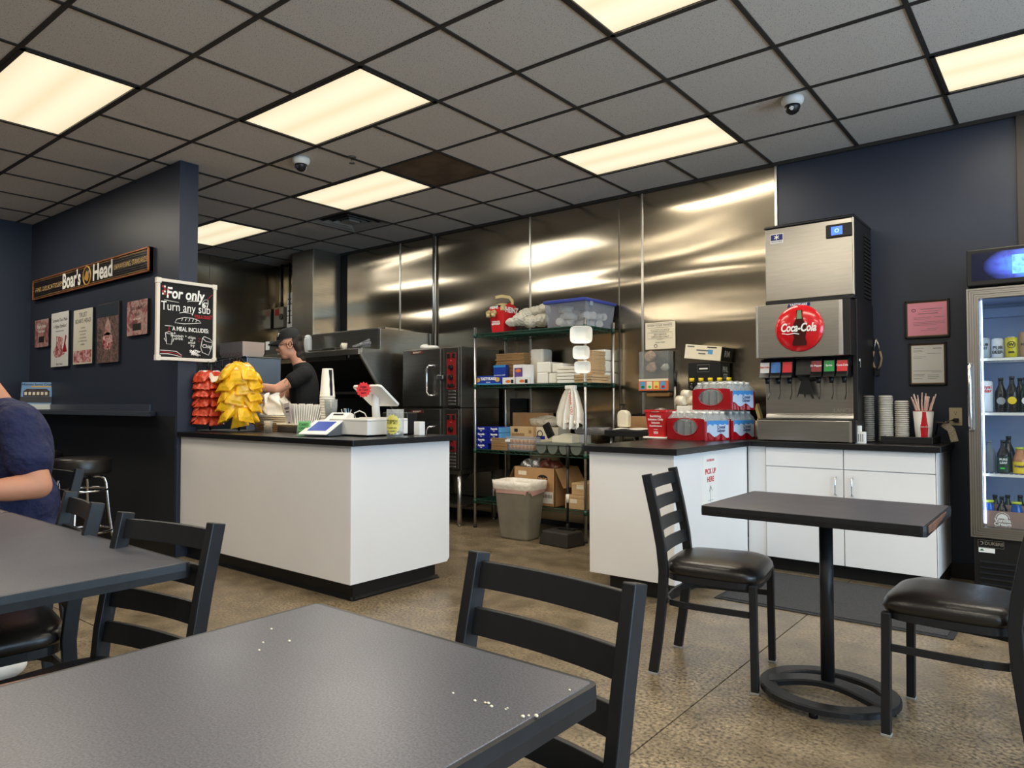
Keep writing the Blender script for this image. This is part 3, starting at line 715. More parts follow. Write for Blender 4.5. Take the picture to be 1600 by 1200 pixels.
part(t, 'printed_band', MB().box(-6.685, -6.265, PF - .0003, PF, 1.90, 2.012), mat('slate_print', (44, 52, 62), 0.45))
ptext(t, 'AS GOOD FOR YOU', .05, -6.475, 1.975, 'white_ink', sx=.9); ptext(t, 'AS IT IS GOOD', .05, -6.475, 1.925, 'white_ink', sx=.9)
part(t, 'printed_ham', MB().prism([(-6.475 + .10 * math.cos(a), 1.69 + .075 * math.sin(a)) for a in [2 * PI * i / 24 for i in range(24)]], 'y', PF - .0004, PF), 'print_meat')
part(t, 'printed_bottle', MB().prism([(-6.54, 1.74), (-6.40, 1.74), (-6.42, 1.83), (-6.47, 1.89), (-6.52, 1.83)], 'y', PF - .0004, PF), 'print_slices')
t = poster(-6.107, -5.742, 1.705, 1.99, 'small pink meat poster nearest the chalkboard', 'print_slices')
ptext(t, 'Boar\'s Head', .05, -5.925, 1.93, 'black_ink'); ptext(t, 'Fresh', .044, -5.925, 1.875, 'black_ink'); ptext(t, 'cut for you', .03, -5.925, 1.84, 'white_ink'); part(t, 'printed_badge', MB().box(-6.0, -5.85, PF - .0004, PF, 1.745, 1.80), 'black_ink')

# wall ledge for the stools
t = thing('bar_ledge', 'narrow navy bar ledge along the partition above the stools', 'ledge', (-6.8, 2.5, 1.06))
mat('navy_gloss', (62, 68, 80), 0.3)
part(t, 'shelf_board', MB().prism([(-8.38, 2.42), (-5.335, 2.42), (-5.62, 2.604), (-8.38, 2.604)], 'z', 1.058, 1.093), 'navy_gloss', .002)
part(t, 'back_strip', MB().box(-8.38, -5.70, 2.588, 2.604, 1.093, 1.147), 'navy_gloss', .002)
for x in (-8.2,): part(t, 'bracket', MB().prism([(2.604, .93), (2.604, 1.058), (2.46, 1.058)], 'x', x - .01, x + .01), 'black_metal')
solo('lower_wall_sheet', MB().box(-8.38, -5.30, 2.597, 2.604, .1, 1.056), 'wall_black', 'thin dark sheet over the wall below the bar ledge behind the stools', 'wall board')  # dark sheet added over the lower wall; there is no separate board

# brochure in an acrylic stand
t = thing('brochure_stand', 'real estate brochure in a clear stand on the bar ledge', 'brochure', (-7.98, 2.5, 1.093))
c = Vector((-7.86, 2.49, 1.094)); tilt = Matrix.Translation(c) @ Matrix.Rotation(.85, 4, 'Z') @ Matrix.Rotation(-.12, 4, 'X')
clear('clear_acrylic')
w = .135
part(t, 'stand', MB().box(-w - .01, w + .01, .012, .016, 0, .25, T=tilt).box(-w - .01, w + .01, -.02, -.016, 0, .06, T=tilt).box(-w - .01, w + .01, -.02, .06, 0, .004, T=tilt), 'clear_acrylic')
mat('sky_print', (122, 160, 200), 0.4, noise=(6, .2)); mat('house_print', (70, 62, 58), 0.4, noise=(30, .5)); mat('road_print', (74, 74, 78), 0.4)
br = part(t, 'brochure', MB().box(-w, w, 0, .01, .004, .27, T=tilt), 'sky_print')
part(br, 'printed_house', MB().box(-w + .02, w - .02, -.001, 0, .13, .185, T=tilt).prism([(-.11, .185), (.11, .185), (.09, .205), (-.09, .205)], 'y', -.001, 0, T=tilt), 'house_print')
part(br, 'printed_road', MB().box(-w, w, -.001, 0, .07, .128, T=tilt), 'road_print')
part(br, 'printed_caption', MB().box(-w, w, -.0015, 0, .006, .055, T=tilt), 'white_paper')
part(br, 'printed_stripe', MB().box(-.05, w - .01, -.0015, 0, .222, .232, T=tilt), 'yellow')
text(br, 'Homes Santa Cruz', .034, 'black_ink', tilt @ Vector((0, -.0016, .248)), tilt.to_3x3() @ EX, tilt.to_3x3() @ EZ, ext=.0002)
# row of window lights printed on the house
for k in range(6): part(br, 'printed_window', MB().box(-.105 + k * .036, -.083 + k * .036, -.002, -.001, .145, .175, T=tilt), 'cream_paper')

# ------------------------------------------------------------------ chalkboard on the partition end
bx = -5.262
t = thing('chalkboard', 'white framed chalkboard offering a sub meal, on the partition end', 'chalkboard', (bx, 2.66, 1.475))
y0, y1, z0, z1 = 2.43, 2.89, 1.474, 2.079
part(t, 'board', MB().box(bx - .022, bx - .004, y0 + .01, y1 - .01, z0 + .01, z1 - .01), 'black_matte')
fw = .024
mat('frame_white', (222, 214, 200), 0.45)
for a, b, c, d in ((y0, y1, z0, z0 + fw), (y0, y1, z1 - fw, z1), (y0, y0 + fw, z0, z1), (y1 - fw, y1, z0, z1)):
    part(t, 'frame_rail', MB().box(bx - .024, bx + .006, a, b, c, d), 'frame_white', .003)
for a in (y0 - .004, y1 - .032):
    for b in (z0 - .004, z1 - .036): part(t, 'corner_cap', MB().box(bx - .025, bx + .009, a, a + .036, b, b + .04), 'frame_white', .003)
BXF = bx - .0035
BW, BH = y1 - y0, z1 - z0
def bp(u, v): return (BXF, y0 + u * BW, z1 - v * BH)          # u, v measured over the whole board picture
def chalk(s, size, u, v, mt='white_ink', **k): return text(t, s, size, mt, bp(u, v), EY, EZ, name='chalk_lettering', ext=.0003, **k)
def stroke(pts, r=.0022, mt='white_ink', closed=False, name='chalk_line'):
    part(t, name, MB().tube([bp(*p) for p in pts], r, 5, closed, up=(1, 0, 0)), mt)
chalk('For only', .112, .47, .17, off=.003, sx=.76, shear=.12)
chalk('Turn any sub', .095, .49, .335, sx=.76)
chalk('into a meal!!', .042, .78, .42, 'red_ink', sx=.68)
chalk('A MEAL INCLUDES:', .045, .57, .605, off=.0006, sx=.74)
chalk('a', .03, .30, .655); chalk('fountain +', .030, .37, .69); chalk('drink', .030, .37, .725)
chalk('chips', .030, .585, .70); chalk('or', .026, .585, .735); chalk('small', .028, .585, .765); chalk('fry', .030, .60, .80)
chalk('6', .056, .79, .275, off=.002); chalk('99', .026, .84, .25)
stroke([(.50, .255), (.55, .24), (.66, .235), (.73, .225)]); stroke([(.37, .405), (.45, .39), (.60, .40)]); stroke([(.64, .455), (.75, .44), (.9, .45)], mt='red_ink')
stroke([(.04 + .085, .26 - .0), (.36, .275)])                                                     # bar over the T
stroke([(.30, .53), (.33, .485), (.45, .455), (.60, .455), (.71, .48), (.74, .505), (.62, .52), (.45, .535)], closed=True)
for k in range(5): stroke([(.41 + k * .06, .50), (.43 + k * .06, .465)])
stroke([(.76, .24), (.80, .205), (.86, .20), (.86, .255), (.84, .32), (.76, .30)], closed=True); stroke([(.84, .2), (.93, .13)], mt='red_ink')
stroke([(.15, .66), (.17, .80), (.25, .80), (.27, .66), (.21, .645)], closed=True); stroke([(.15, .66), (.21, .675), (.27, .66)]); stroke([(.20, .655), (.21, .585)], mt='red_ink'); stroke([(.14, .575), (.27, .575)])
stroke([(.13, .73), (.16, .77)]); stroke([(.29, .72), (.27, .77)])
stroke([(.77, .695), (.74, .82), (.77, .88), (.88, .91), (.92, .83), (.95, .74), (.90, .70), (.80, .675)], closed=True); stroke([(.77, .695), (.83, .735), (.94, .745)])
chalk('Chip', .040, .85, .80)
for a, b in ((.70, .70), (.69, .735), (.98, .81), (.975, .84)): stroke([(a, b), (a + .03, b + .012)], mt='red_ink')
for k in range(3):
    stroke([(.07, .88 + k * .022), (.20, .88 + k * .02), (.33, .885 + k * .025), (.42, .93 + k * .012)], .0025, 'white_ink' if k != 1 else 'red_ink')
rr = random.Random(5)
for k in range(16): stroke([(.55 + rr.random() * .12, .85 + rr.random() * .05), (.58 + rr.random() * .16, .87 + rr.random() * .06)], .0026)
for k in range(4):
    for j in range(4):
        if rr.random() > .35: part(t, 'chalk_check', MB().box(BXF - .0003, BXF + .0004, *sorted((bp(.09 + j * .03, 0)[1], bp(.115 + j * .03, 0)[1])), *sorted((bp(0, .085 + k * .03)[2], bp(0, .108 + k * .03)[2]))), 'white_ink' if (k + j) % 2 else 'red_ink')
# ================================================================== soda dispenser and ice machine
t = thing('soda_dispenser', 'stainless soda dispenser with a red round emblem and six drink valves', 'soda dispenser', (-1.43, 5.1, TOPZ))
part(t, 'drip_tray', MB().box(-1.735, -1.125, 4.93, 5.42, TOPZ + .006, TOPZ + .145), 'steel', .004)
part(t, 'tray_grate', MB().box(-1.73, -1.13, 4.932, 5.1, TOPZ + .145, TOPZ + .153), 'black_metal', .002)
part(t, 'tray_side', MB().box(-1.124, -1.10, 4.93, 5.42, TOPZ + .006, TOPZ + .15), 'black_plastic', .002)
part(t, 'tray_edge', MB().box(-1.14, -1.124, 4.926, 4.935, TOPZ + .006, TOPZ + .145), 'steel_bright')
part(t, 'splash_panel', MB().box(-1.73, -1.135, 5.10, 5.13, TOPZ + .15, 1.46), 'steel', .003)
part(t, 'splash_lip', MB().prism([(5.06, TOPZ + .157), (5.10, TOPZ + .157), (5.10, TOPZ + .19), (5.07, TOPZ + .18)], 'x', -1.72, -1.14), 'steel_bright', .003)
part(t, 'cabinet', MB().box(-1.73, -1.135, 5.13, 5.495, TOPZ + .15, 1.835), 'black_plastic')
part(t, 'side_panel', MB().box(-1.135, -1.105, 5.02, 5.495, TOPZ + .15, 1.835), 'black_plastic', .003)
part(t, 'corner_rail', MB().box(-1.145, -1.128, 5.085, 5.105, TOPZ + .155, 1.455), 'steel_bright', .002)
hd = part(t, 'header', MB().box(-1.715, -1.185, 4.90, 5.13, 1.46, 1.825), 'steel', .004)
part(t, 'header_side', MB().box(-1.165, -1.118, 4.905, 5.13, 1.46, 1.825), 'black_plastic', .003)
part(t, 'header_rail', MB().box(-1.186, -1.164, 4.898, 5.13, 1.462, 1.823), 'steel_bright', .002)
part(t, 'header_rail', MB().box(-1.727, -1.714, 4.898, 5.13, 1.462, 1.823), 'steel_bright', .002)
text(t, 'LANCER', .036, 'steel_bright', (-1.21, 5.0985, 1.10), EX, EZ, ext=.001)
# emblem
e0 = aY(4.90, 1249, 513); R0 = .157
D = Matrix.Translation((e0.x, 4.90, e0.z)) @ Matrix.Rotation(PI / 2, 4, 'X')
mat('gloss_red', (206, 22, 30), 0.18, coat=.5)
eb = part(t, 'round_emblem', MB().lathe([(R0 - .004, 0), (R0, .006), (R0 - .004, .012), (R0 - .02, .02), (R0 * .7, .030), (R0 * .35, .036), (0, .038)], n=56, T=D), 'gloss_red', smooth=True, label='glossy red button emblem with white script')
mat('cola_brown', (60, 16, 12), 0.2); mat('bottle_glass', (120, 150, 110), 0.2)
def bottle_poly(cx, z, h, w):
    pr = [(.0, .42), (.04, .47), (.12, .44), (.22, .36), (.34, .42), (.48, .48), (.60, .40), (.72, .26), (.82, .18), (.90, .15), (.91, .19), (1, .19)]
    return [(cx + a * w, z + u * h) for u, a in pr] + [(cx - a * w, z + u * h) for u, a in reversed(pr)]
yb = 4.90 - .0415
part(eb, 'bottle_picture', MB().prism([p for p in bottle_poly(e0.x + .012, e0.z - .118, .235, .098)], 'y', yb, yb + .003), 'cola_brown')
part(eb, 'bottle_neck', MB().prism([(e0.x - .004, e0.z + .06), (e0.x + .028, e0.z + .06), (e0.x + .024, e0.z + .115), (e0.x, e0.z + .115)], 'y', yb - .001, yb + .001), 'bottle_glass')
text(eb, 'Coca-Cola', .078, 'white_ink', (e0.x + .003, yb - .002, e0.z + .0), EX, (0.05, 0, 1), off=.0022, sx=.68, shear=.25, ext=.001)
part(eb, 'script_swash', MB().tube([(e0.x - .10, yb - .002, e0.z - .034), (e0.x - .06, yb - .002, e0.z - .042), (e0.x - .02, yb - .002, e0.z - .036), (e0.x + .01, yb - .002, e0.z - .043)], .003, 6, up=(0, 1, 0)), 'white_ink')
sk = part(t, 'maker_badge', MB().prism([(e0.x - .078, 1.795), (e0.x + .072, 1.80), (e0.x + .07, 1.822), (e0.x - .066, 1.822)], 'y', 4.894, 4.9), 'blue_dark', .002)
text(sk, 'TASTYKAKE', .021, 'white_ink', (e0.x - .003, 4.8935, 1.81), EX, EZ, off=.0005)
# valves
mat('lbl_silver', (206, 202, 196), 0.35); mat('lbl_blue', (60, 110, 170), 0.4, noise=(20, .4)); mat('lbl_red', (206, 30, 40), 0.3); mat('lbl_maroon', (140, 22, 40), 0.3); mat('lbl_green', (20, 140, 60), 0.3)
VAL = [(1195, 'lbl_silver', 'Diet Coke', 'red_ink'), (1212, 'lbl_blue', '', None), (1230, 'lbl_red', '', None), (1275.5, 'lbl_maroon', 'Dr Pepper', 'white_ink'), (1295.5, 'lbl_green', 'Sprite', 'white_ink'), (1316, 'lbl_red', 'Coca-Cola', 'white_ink')]
part(t, 'valve_rail', MB().box(-1.72, -1.14, 5.03, 5.10, 1.40, 1.46), 'black_plastic')
for px, lm, s, tm in VAL:
    x = aY(4.96, px, 575).x; z1 = 1.435
    v = part(t, 'valve', MB().prism([(4.955, 1.36), (4.93, 1.325), (5.07, 1.325), (5.1, 1.35), (5.1, 1.455), (4.985, 1.455), (4.965, z1)], 'x', x - .036, x + .036), 'black_plastic', .003)
    part(v, 'label', MB().prism([(4.954, 1.36), (4.9635, 1.432), (4.968, 1.432), (4.96, 1.36)], 'x', x - .031, x + .031), lm)
    if s: text(v, s, .017, tm, (x, 4.9565, 1.40), EX, (0, .13, 1), off=.0003)
    part(v, 'nozzle', MB().cyl((x, 5.01, 1.285), (x, 5.01, 1.33), .013, .018), 'black_plastic')
    part(v, 'lever', MB().sweep([(x, 5.04, 1.335), (x, 5.048, 1.28), (x, 5.055, 1.22), (x, 5.04, 1.195), (x, 5.02, 1.18)], [(-.008, -.002), (.008, -.002), (.008, .002), (-.008, .002)], up=(1, 0, 0)), 'steel_dark')
x = aY(5.0, 1257, 590).x
v = part(t, 'ice_chute', MB().prism([(4.97, 1.34), (5.09, 1.30), (5.1, 1.45), (4.99, 1.45)], 'x', x - .052, x + .052).box(x - .06, x + .06, 4.98, 5.09, 1.452, 1.462), 'black_plastic', .004)
part(v, 'lever', MB().prism([(x - .025, 1.31), (x + .025, 1.31), (x + .045, 1.215), (x + .055, 1.18), (x + .042, 1.18), (x + .03, 1.21), (x, 1.21), (x - .005, 1.185), (x - .012, 1.21), (x - .045, 1.215), (x - .055, 1.19), (x - .048, 1.23)], 'y', 5.02, 5.03), 'black_plastic')
part(t, 'lock', MB().cyl((-1.104, 5.06, 1.43), (-1.096, 5.06, 1.43), .014, n=14).box(-1.098, -1.094, 5.055, 5.065, 1.385, 1.43), 'chrome')

t = thing('ice_machine', 'stainless ice machine standing on top of the soda dispenser', 'ice machine', (-1.4, 5.25, 1.836))
part(t, 'front_panel', MB().box(-1.685, -1.118, 4.985, 5.01, 1.862, 2.368), 'steel', .004)
part(t, 'body', MB().box(-1.68, -1.112, 5.01, 5.49, 1.838, 2.375), 'black_plastic', .003)
part(t, 'bottom_rail', MB().box(-1.685, -1.115, 4.983, 5.01, 1.838, 1.86), 'black_metal')
part(t, 'lid', MB().prism([(4.975, 2.370), (5.49, 2.376), (5.49, 2.392), (5.0, 2.392), (4.975, 2.38)], 'x', -1.69, -1.108), 'black_metal', .003)
part(t, 'front_edge', MB().box(-1.117, -1.110, 4.986, 5.01, 1.862, 2.368), 'steel_bright')
for k in range(17): part(t, 'louver', MB().prism([(5.27, 0), (5.46, 0), (5.46, .012), (5.27, .016)], 'x', -1.112, -1.104, T=Matrix.Translation((0, 0, 1.872 + k * .0262))), 'black_matte')
pn = part(t, 'control_panel', MB().box(-1.28, -1.118, 4.972, 4.986, 2.245, 2.335), 'black_plastic', .006)
mat('screen_blue', (70, 110, 210), 0.2, emit=((70, 120, 235), 1.1)); mat('screen_light', (150, 190, 240), 0.2, emit=((150, 190, 255), 1.2))
part(pn, 'display', MB().box(-1.245, -1.175, 4.970, 4.972, 2.262, 2.318), 'screen_blue')
part(pn, 'display_ring', MB().tube([(-1.21 + .011 * math.cos(a), 4.9696, 2.29 + .011 * math.sin(a)) for a in [2 * PI * i / 16 for i in range(16)]], .003, 6, True, up=(0, 1, 0)), 'screen_light')
bd = part(t, 'maker_plate', MB().box(-1.647, -1.56, 4.981, 4.985, 2.262, 2.328), 'white_plastic', .002)
part(bd, 'plate_field', MB().box(-1.644, -1.563, 4.980, 4.982, 2.283, 2.324), 'blue_dark')
sn = MB()
for k in range(6): a = PI / 3 * k + PI / 6; sn.cbox((-1.6035 + .009 * math.cos(a), 4.979, 2.304 + .009 * math.sin(a)), (.018, .001, .005), R=Matrix.Rotation(-a, 3, 'Y'))
part(bd, 'snowflake', sn, 'white_ink')
text(bd, 'MANITOWOC', .012, 'blue_dark', (-1.6035, 4.9805, 2.273), EX, EZ)
solo('toggle_screw', MB().cyl((-1.24, 5.05, 2.392), (-1.24, 5.05, 2.402), .008, n=12), 'black_plastic', 'small black knob on the lid of the ice machine', 'knob')
# paper labels on the side of the tray
t = thing('stacked_label_box', 'two little white printed cartons on the worktop beside the dispenser', 'box', (-1.06, 4.97, TOPZ))
c = aY(4.98, 1345, 690)
part(t, 'carton', MB().box(c.x - .03, c.x + .03, 4.96, 5.0, TOPZ, TOPZ + .075), 'white_paper', .002)
part(t, 'carton', MB().box(c.x - .034, c.x + .004, 4.965, 5.0, TOPZ + .076, TOPZ + .115), 'white_paper', .002)
for k in range(4): part(t, 'printed_line', MB().box(c.x - .022 + k * .012, c.x - .017 + k * .012, 4.9592, 4.96, TOPZ + .012, TOPZ + .062), 'grey_ink')

# ================================================================== framed papers, outlet, tongs on the dark wall
def framed(x0, x1, z0, z1, label, paper, lines, frame='black_plastic'):
    t = thing('framed_certificate', label, 'framed paper', ((x0 + x1) / 2, YB - .0, z0), 0, 'framed papers on the dark wall')
    f = .012
    part(t, 'backing', MB().box(x0, x1, YB - .012, YB - .001, z0, z1), 'kraft')
    part(t, 'paper', MB().box(x0 + f + .004, x1 - f - .004, YB - .0135, YB - .012, z0 + f + .006, z1 - f - .006), paper)
    for a, b, c, d in ((x0, x1, z0, z0 + f), (x0, x1, z1 - f, z1), (x0, x0 + f, z0, z1), (x1 - f, x1, z0, z1)): part(t, 'frame_rail', MB().box(a, b, YB - .02, YB - .001, c, d), frame, .002)
    W = x1 - x0; H = z1 - z0
    for u0, u1, v, hh in lines: part(t, 'printed_line', MB().box(x0 + u0 * W, x0 + u1 * W, YB - .0142, YB - .0135, z1 - v * H - hh / 2, z1 - v * H + hh / 2), 'grey_ink')
    return t
mat('pink_paper', (226, 150, 170), 0.8)
t = framed(-.905, -.642, 1.592, 1.85, 'pink certificate in a black frame', 'pink_paper', [(.35, .85, .24, .003), (.4, .8, .30, .002), (.3, .75, .36, .004), (.2, .6, .46, .002), (.2, .55, .5, .002), (.65, .9, .46, .002), (.18, .9, .58, .002), (.18, .9, .62, .002), (.18, .7, .66, .002), (.5, .75, .76, .002), (.35, .7, .8, .002)])
part(t, 'seal', MB().tube([(-.853 + .012 * math.cos(a), YB - .0142, 1.783 + .009 * math.sin(a)) for a in [2 * PI * i / 16 for i in range(16)]], .0015, 5, True, up=(0, 1, 0)), 'black_ink')
t = framed(-.886, -.664, 1.27, 1.56, 'white typed certificate in a black frame, below the pink one', 'poster_white', [(.12, .4, .13, .002), (.65, .88, .14, .004), (.12, .35, .18, .002), (.12, .38, .21, .002), (.5, .85, .26, .002), (.12, .45, .33, .002), (.12, .35, .36, .002), (.12, .85, .66, .002), (.6, .88, .69, .002), (.12, .42, .75, .002), (.12, .4, .78, .002), (.5, .8, .76, .002), (.5, .8, .8, .002), (.5, .75, .84, .002), (.12, .36, .84, .002)])
mat('ivory', (206, 190, 158), 0.4)
o0, o1 = aY(YB, 1483, 637), aY(YB, 1504, 665)
t = thing('wall_outlet', 'ivory wall outlet with a black plug and cord', 'outlet', (o0.x, YB, o1.z))
part(t, 'cover_plate', MB().box(o0.x, o1.x, YB - .008, YB, o1.z, o0.z), 'ivory', .003)
xm = (o0.x + o1.x) / 2; zm = (o0.z + o1.z) / 2
for dz in (.025, -.022):
    part(t, 'socket', MB().cyl((xm, YB - .0095, zm + dz), (xm, YB - .008, zm + dz), .017, n=18), 'ivory')
part(t, 'slot', MB().box(xm - .008, xm - .006, YB - .0102, YB - .009, zm + .024, zm + .034).box(xm + .005, xm + .007, YB - .0102, YB - .009, zm + .024, zm + .034).cyl((xm, YB - .0102, zm + .016), (xm, YB - .009, zm + .016), .0035, n=8), 'black_ink')
part(t, 'plug', MB().box(xm - .012, xm + .018, YB - .04, YB - .009, zm - .034, zm - .01), 'black_plastic', .004)
part(t, 'plug_cord', MB().tube([(xm, YB - .035, zm - .022), (xm - .05, YB - .06, zm - .03), (xm - .10, YB - .04, zm - .05), (xm - .12, YB - .04, TOPZ + .01)], .004, 6), 'black_plastic')
# strips of printed paper hanging from the cord
mat('newsprint', (176, 166, 146), 0.85, noise=(160, .5))
a0 = aY(5.36, 1474, 662); a1 = aY(5.36, 1492, 690)
solo('paper_strip', MB().sweep([(a0.x, 5.36, a0.z), ((a0.x + a1.x) / 2 + .012, 5.355, (a0.z + a1.z) / 2 + .02), (a1.x, 5.36, a1.z)], [(-.022, -.0006), (.022, -.0006), (.022, .0006), (-.022, .0006)], up=(0, 1, 0)), 'newsprint', 'printed paper strip curling down over the worktop end by the outlet', 'paper strip')
b0 = aY(5.33, 1462, 660); b1 = aY(5.37, 1490, 655)
solo('paper_strip', MB().sweep([(b0.x, 5.33, b0.z), ((b0.x + b1.x) / 2, 5.345, b0.z - .004), (b1.x, 5.37, b1.z)], [(-.012, -.0006), (.012, -.0006), (.012, .0006), (-.012, .0006)], up=(0, .4, 1)), 'newsprint', 'flat paper strip joining the straw cup and the wall outlet', 'paper strip')
# tongs on the wall by the dispenser
q = aY(YB - .02, 1370, 560)
t = thing('hanging_tongs', 'worn tongs hanging on the dark wall beside the soda dispenser', 'tongs', (q.x, YB, q.z - .1))
mat('tong_grip', (150, 128, 104), 0.5)
for s in (-1, 1):
    part(t, 'arm', MB().tube([(q.x - .002, YB - .02, q.z + .14), (q.x + s * .012, YB - .02, q.z + .09), (q.x + s * .02, YB - .02, q.z + .05)], .005, 8, up=(0, 1, 0)), 'steel')
    part(t, 'grip', MB().tube([(q.x + s * .02, YB - .02, q.z + .05), (q.x + s * .03, YB - .02, q.z), (q.x + s * .022, YB - .02, q.z - .05), (q.x + s * .006, YB - .02, q.z - .075)], .008, 8, up=(0, 1, 0)), 'tong_grip')
part(t, 'hook', MB().cyl((q.x, YB - .035, q.z - .07), (q.x, YB, q.z - .07), .008, n=10).box(q.x - .014, q.x + .014, YB - .02, YB, q.z - .12, q.z - .075), 'black_metal')

# ================================================================== cup lids, straws, tray
t = thing('serving_tray', 'low black tray under the lid stacks and straw cup', 'tray', (-.9, 5.25, TOPZ))
l0, l1 = aY(5.15, 1378, 690).x, aY(5.15, 1456, 690).x
part(t, 'tray_floor', MB().box(l0, l1 + .01, 5.12, 5.44, TOPZ, TOPZ + .006), 'black_plastic')
for a, b, c, d in ((l0, l1 + .01, 5.115, 5.122), (l0, l1 + .01, 5.438, 5.445), (l0, l0 + .007, 5.12, 5.44), (l1 + .003, l1 + .01, 5.12, 5.44)): part(t, 'tray_rim', MB().box(a, b, c, d, TOPZ, TOPZ + .045), 'black_plastic', .003)
mat('lid_white', (214, 208, 196), 0.4); mat('lid_white_shaded', (120, 116, 110), 0.3)  # the second, darker lid colour has the shade beside the dispenser painted in
def lid_stack(px, n, r, ztop, label, m, yy=5.3):
    c = aY(yy, px, 640); z0 = TOPZ + .006; h = (ztop - z0) / n
    t = thing('lid_stack', label, 'cup lids', (c.x, yy, z0), 0, 'stacks of cup lids')
    me = MB().lathe([(r * .86, 0), (r, .001), (r, h * .45), (r * .9, h * .6), (r * .82, h), (0, h)], n=26).mesh('lid', m)
    for k in range(n):
        o = link('lid', me, t); o.location = (rr.uniform(-.001, .001), rr.uniform(-.001, .001), k * h); o.scale = (1 + rr.uniform(-.012, .012),) * 2 + (1,)
    return t
zt = lambda px, py, yy=5.3: aY(yy, px, py).z
lid_stack(1357, 24, .036, zt(1357, 618, 5.2), 'shaded stack of cup lids nearest the soda dispenser', 'lid_white_shaded', 5.2)
lid_stack(1384, 26, .046, zt(1384, 618), 'tall stack of white cup lids, middle of the three', 'lid_white', 5.3)
lid_stack(1409, 21, .043, zt(1409, 626), 'shorter stack of white cup lids beside the straw cup', 'lid_white', 5.3)
c = aY(5.28, 1443, 660); z0 = TOPZ + .006; zc1 = zt(1443, 642, 5.28)
t = thing('straw_cup', 'paper cup with a red bottle picture', 'cup', (c.x, 5.28, z0))
hc = zc1 - z0
part(t, 'cup_wall', MB().lathe([(.042, 0), (.044, .002), (.060, hc), (.058, hc), (.042, .004), (0, .004)], n=32, c=(0, 0, 0)), 'white_paper', world=False, smooth=True)
part(t, 'rim_roll', MB().tube([(.060 * math.cos(a), .060 * math.sin(a), hc) for a in [2 * PI * i / 32 for i in range(32)]], .002, 6, True), 'red_ink', world=False)
# bottle silhouette wrapped on the cup
vw = math.atan2(-5.28, -c.x); pr = [(.0, .36), (.06, .42), (.3, .40), (.5, .44), (.66, .30), (.85, .20), (.97, .18)]
def on_cup(u, a): R = .0443 + (.060 - .044) * u; an = vw + .08 + a; return (R * math.cos(an) * 1.02, R * math.sin(an) * 1.02, u * hc)
vs = []; 
for u, a in pr: vs += [on_cup(u, a * q_) for q_ in (-1, -.6, -.2, .2, .6, 1)]
part(t, 'bottle_print', MB().add(vs, [(6 * i + j, 6 * i + j + 1, 6 * i + j + 7, 6 * i + j + 6) for i in range(len(pr) - 1) for j in range(5)], True), 'lbl_red', world=False)
a = vw + .08; n_ = Vector((math.cos(a), math.sin(a), 0)); rt = Vector((-n_.y, n_.x, 0))
text(t, 'Coca-Cola', .016, 'white_ink', Vector((c.x, 5.28, z0 + hc * .5)) + n_ * .0555, rt, EZ, shear=.2)
mat('straw_wrap', (226, 206, 196), 0.7, noise=(60, .15, (1, 1, .1))); mat('straw_stripe', (210, 168, 158), 0.7)
for k in range(26):
    a = rr.uniform(0, 2 * PI); sp = rr.uniform(.15, 1); le = hc + (rr.uniform(.07, .125) if k % 4 else rr.uniform(.03, .06))
    b0 = Vector((c.x + .028 * math.cos(a + 2.4) * sp, 5.28 + .028 * math.sin(a + 2.4) * sp, z0 + .012)); b1 = Vector((c.x + .075 * math.cos(a) * sp, 5.28 + .075 * math.sin(a) * sp, z0 + le))
    tt = thing('drinking_straw', 'paper-wrapped drinking straw standing in the bottle-print cup', 'straw', b0, 0, 'wrapped straws in the paper cup')
    part(tt, 'wrapper', MB().cyl(b0, b1, .0036, n=7), 'straw_wrap')
    part(tt, 'stripe', MB().cyl(b0 + (b1 - b0) * .02 + Vector((-.0012, -.0012, 0)), b1 * .98 + b0 * .02 + Vector((-.0012, -.0012, 0)), .0029, n=6), 'straw_stripe')

# ================================================================== drinks fridge
FX0, FX1, FY = -.495, .19, 4.98
t = thing('drinks_fridge', 'tall glass-door drinks fridge with a lit header at the right edge', 'fridge', (-.15, 5.2, 0))
mat('fridge_inner', (150, 166, 196), 0.5)
part(t, 'body', MB().box(FX0 + .01, FX0 + .045, FY + .06, 5.47, .1, 2.05).box(FX1 - .045, FX1 - .01, FY + .06, 5.47, .1, 2.05).box(FX0 + .01, FX1 - .01, 5.44, 5.47, .1, 2.05).box(FX0 + .045, FX1 - .045, FY + .06, 5.44, 1.78, 1.84).box(FX0 + .045, FX1 - .045, FY + .06, 5.44, .34, .40), 'black_plastic')
part(t, 'lining', MB().box(FX0 + .046, FX0 + .05, FY + .05, 5.43, .40, 1.78).box(FX1 - .05, FX1 - .046, FY + .05, 5.43, .40, 1.78).box(FX0 + .046, FX1 - .046, 5.425, 5.435, .40, 1.78).box(FX0 + .05, FX1 - .05, FY + .06, 5.43, 1.772, 1.779).box(FX0 + .05, FX1 - .05, FY + .06, 5.43, .40, .408), 'fridge_inner')
part(t, 'top_rail', MB().box(FX0 + .05, FX1 - .05, 5.38, 5.425, 1.69, 1.75), 'fridge_inner', .004)
dr = MB(); fw = .062
mat('brushed_frame', (168, 164, 158), 0.35, metal=1)
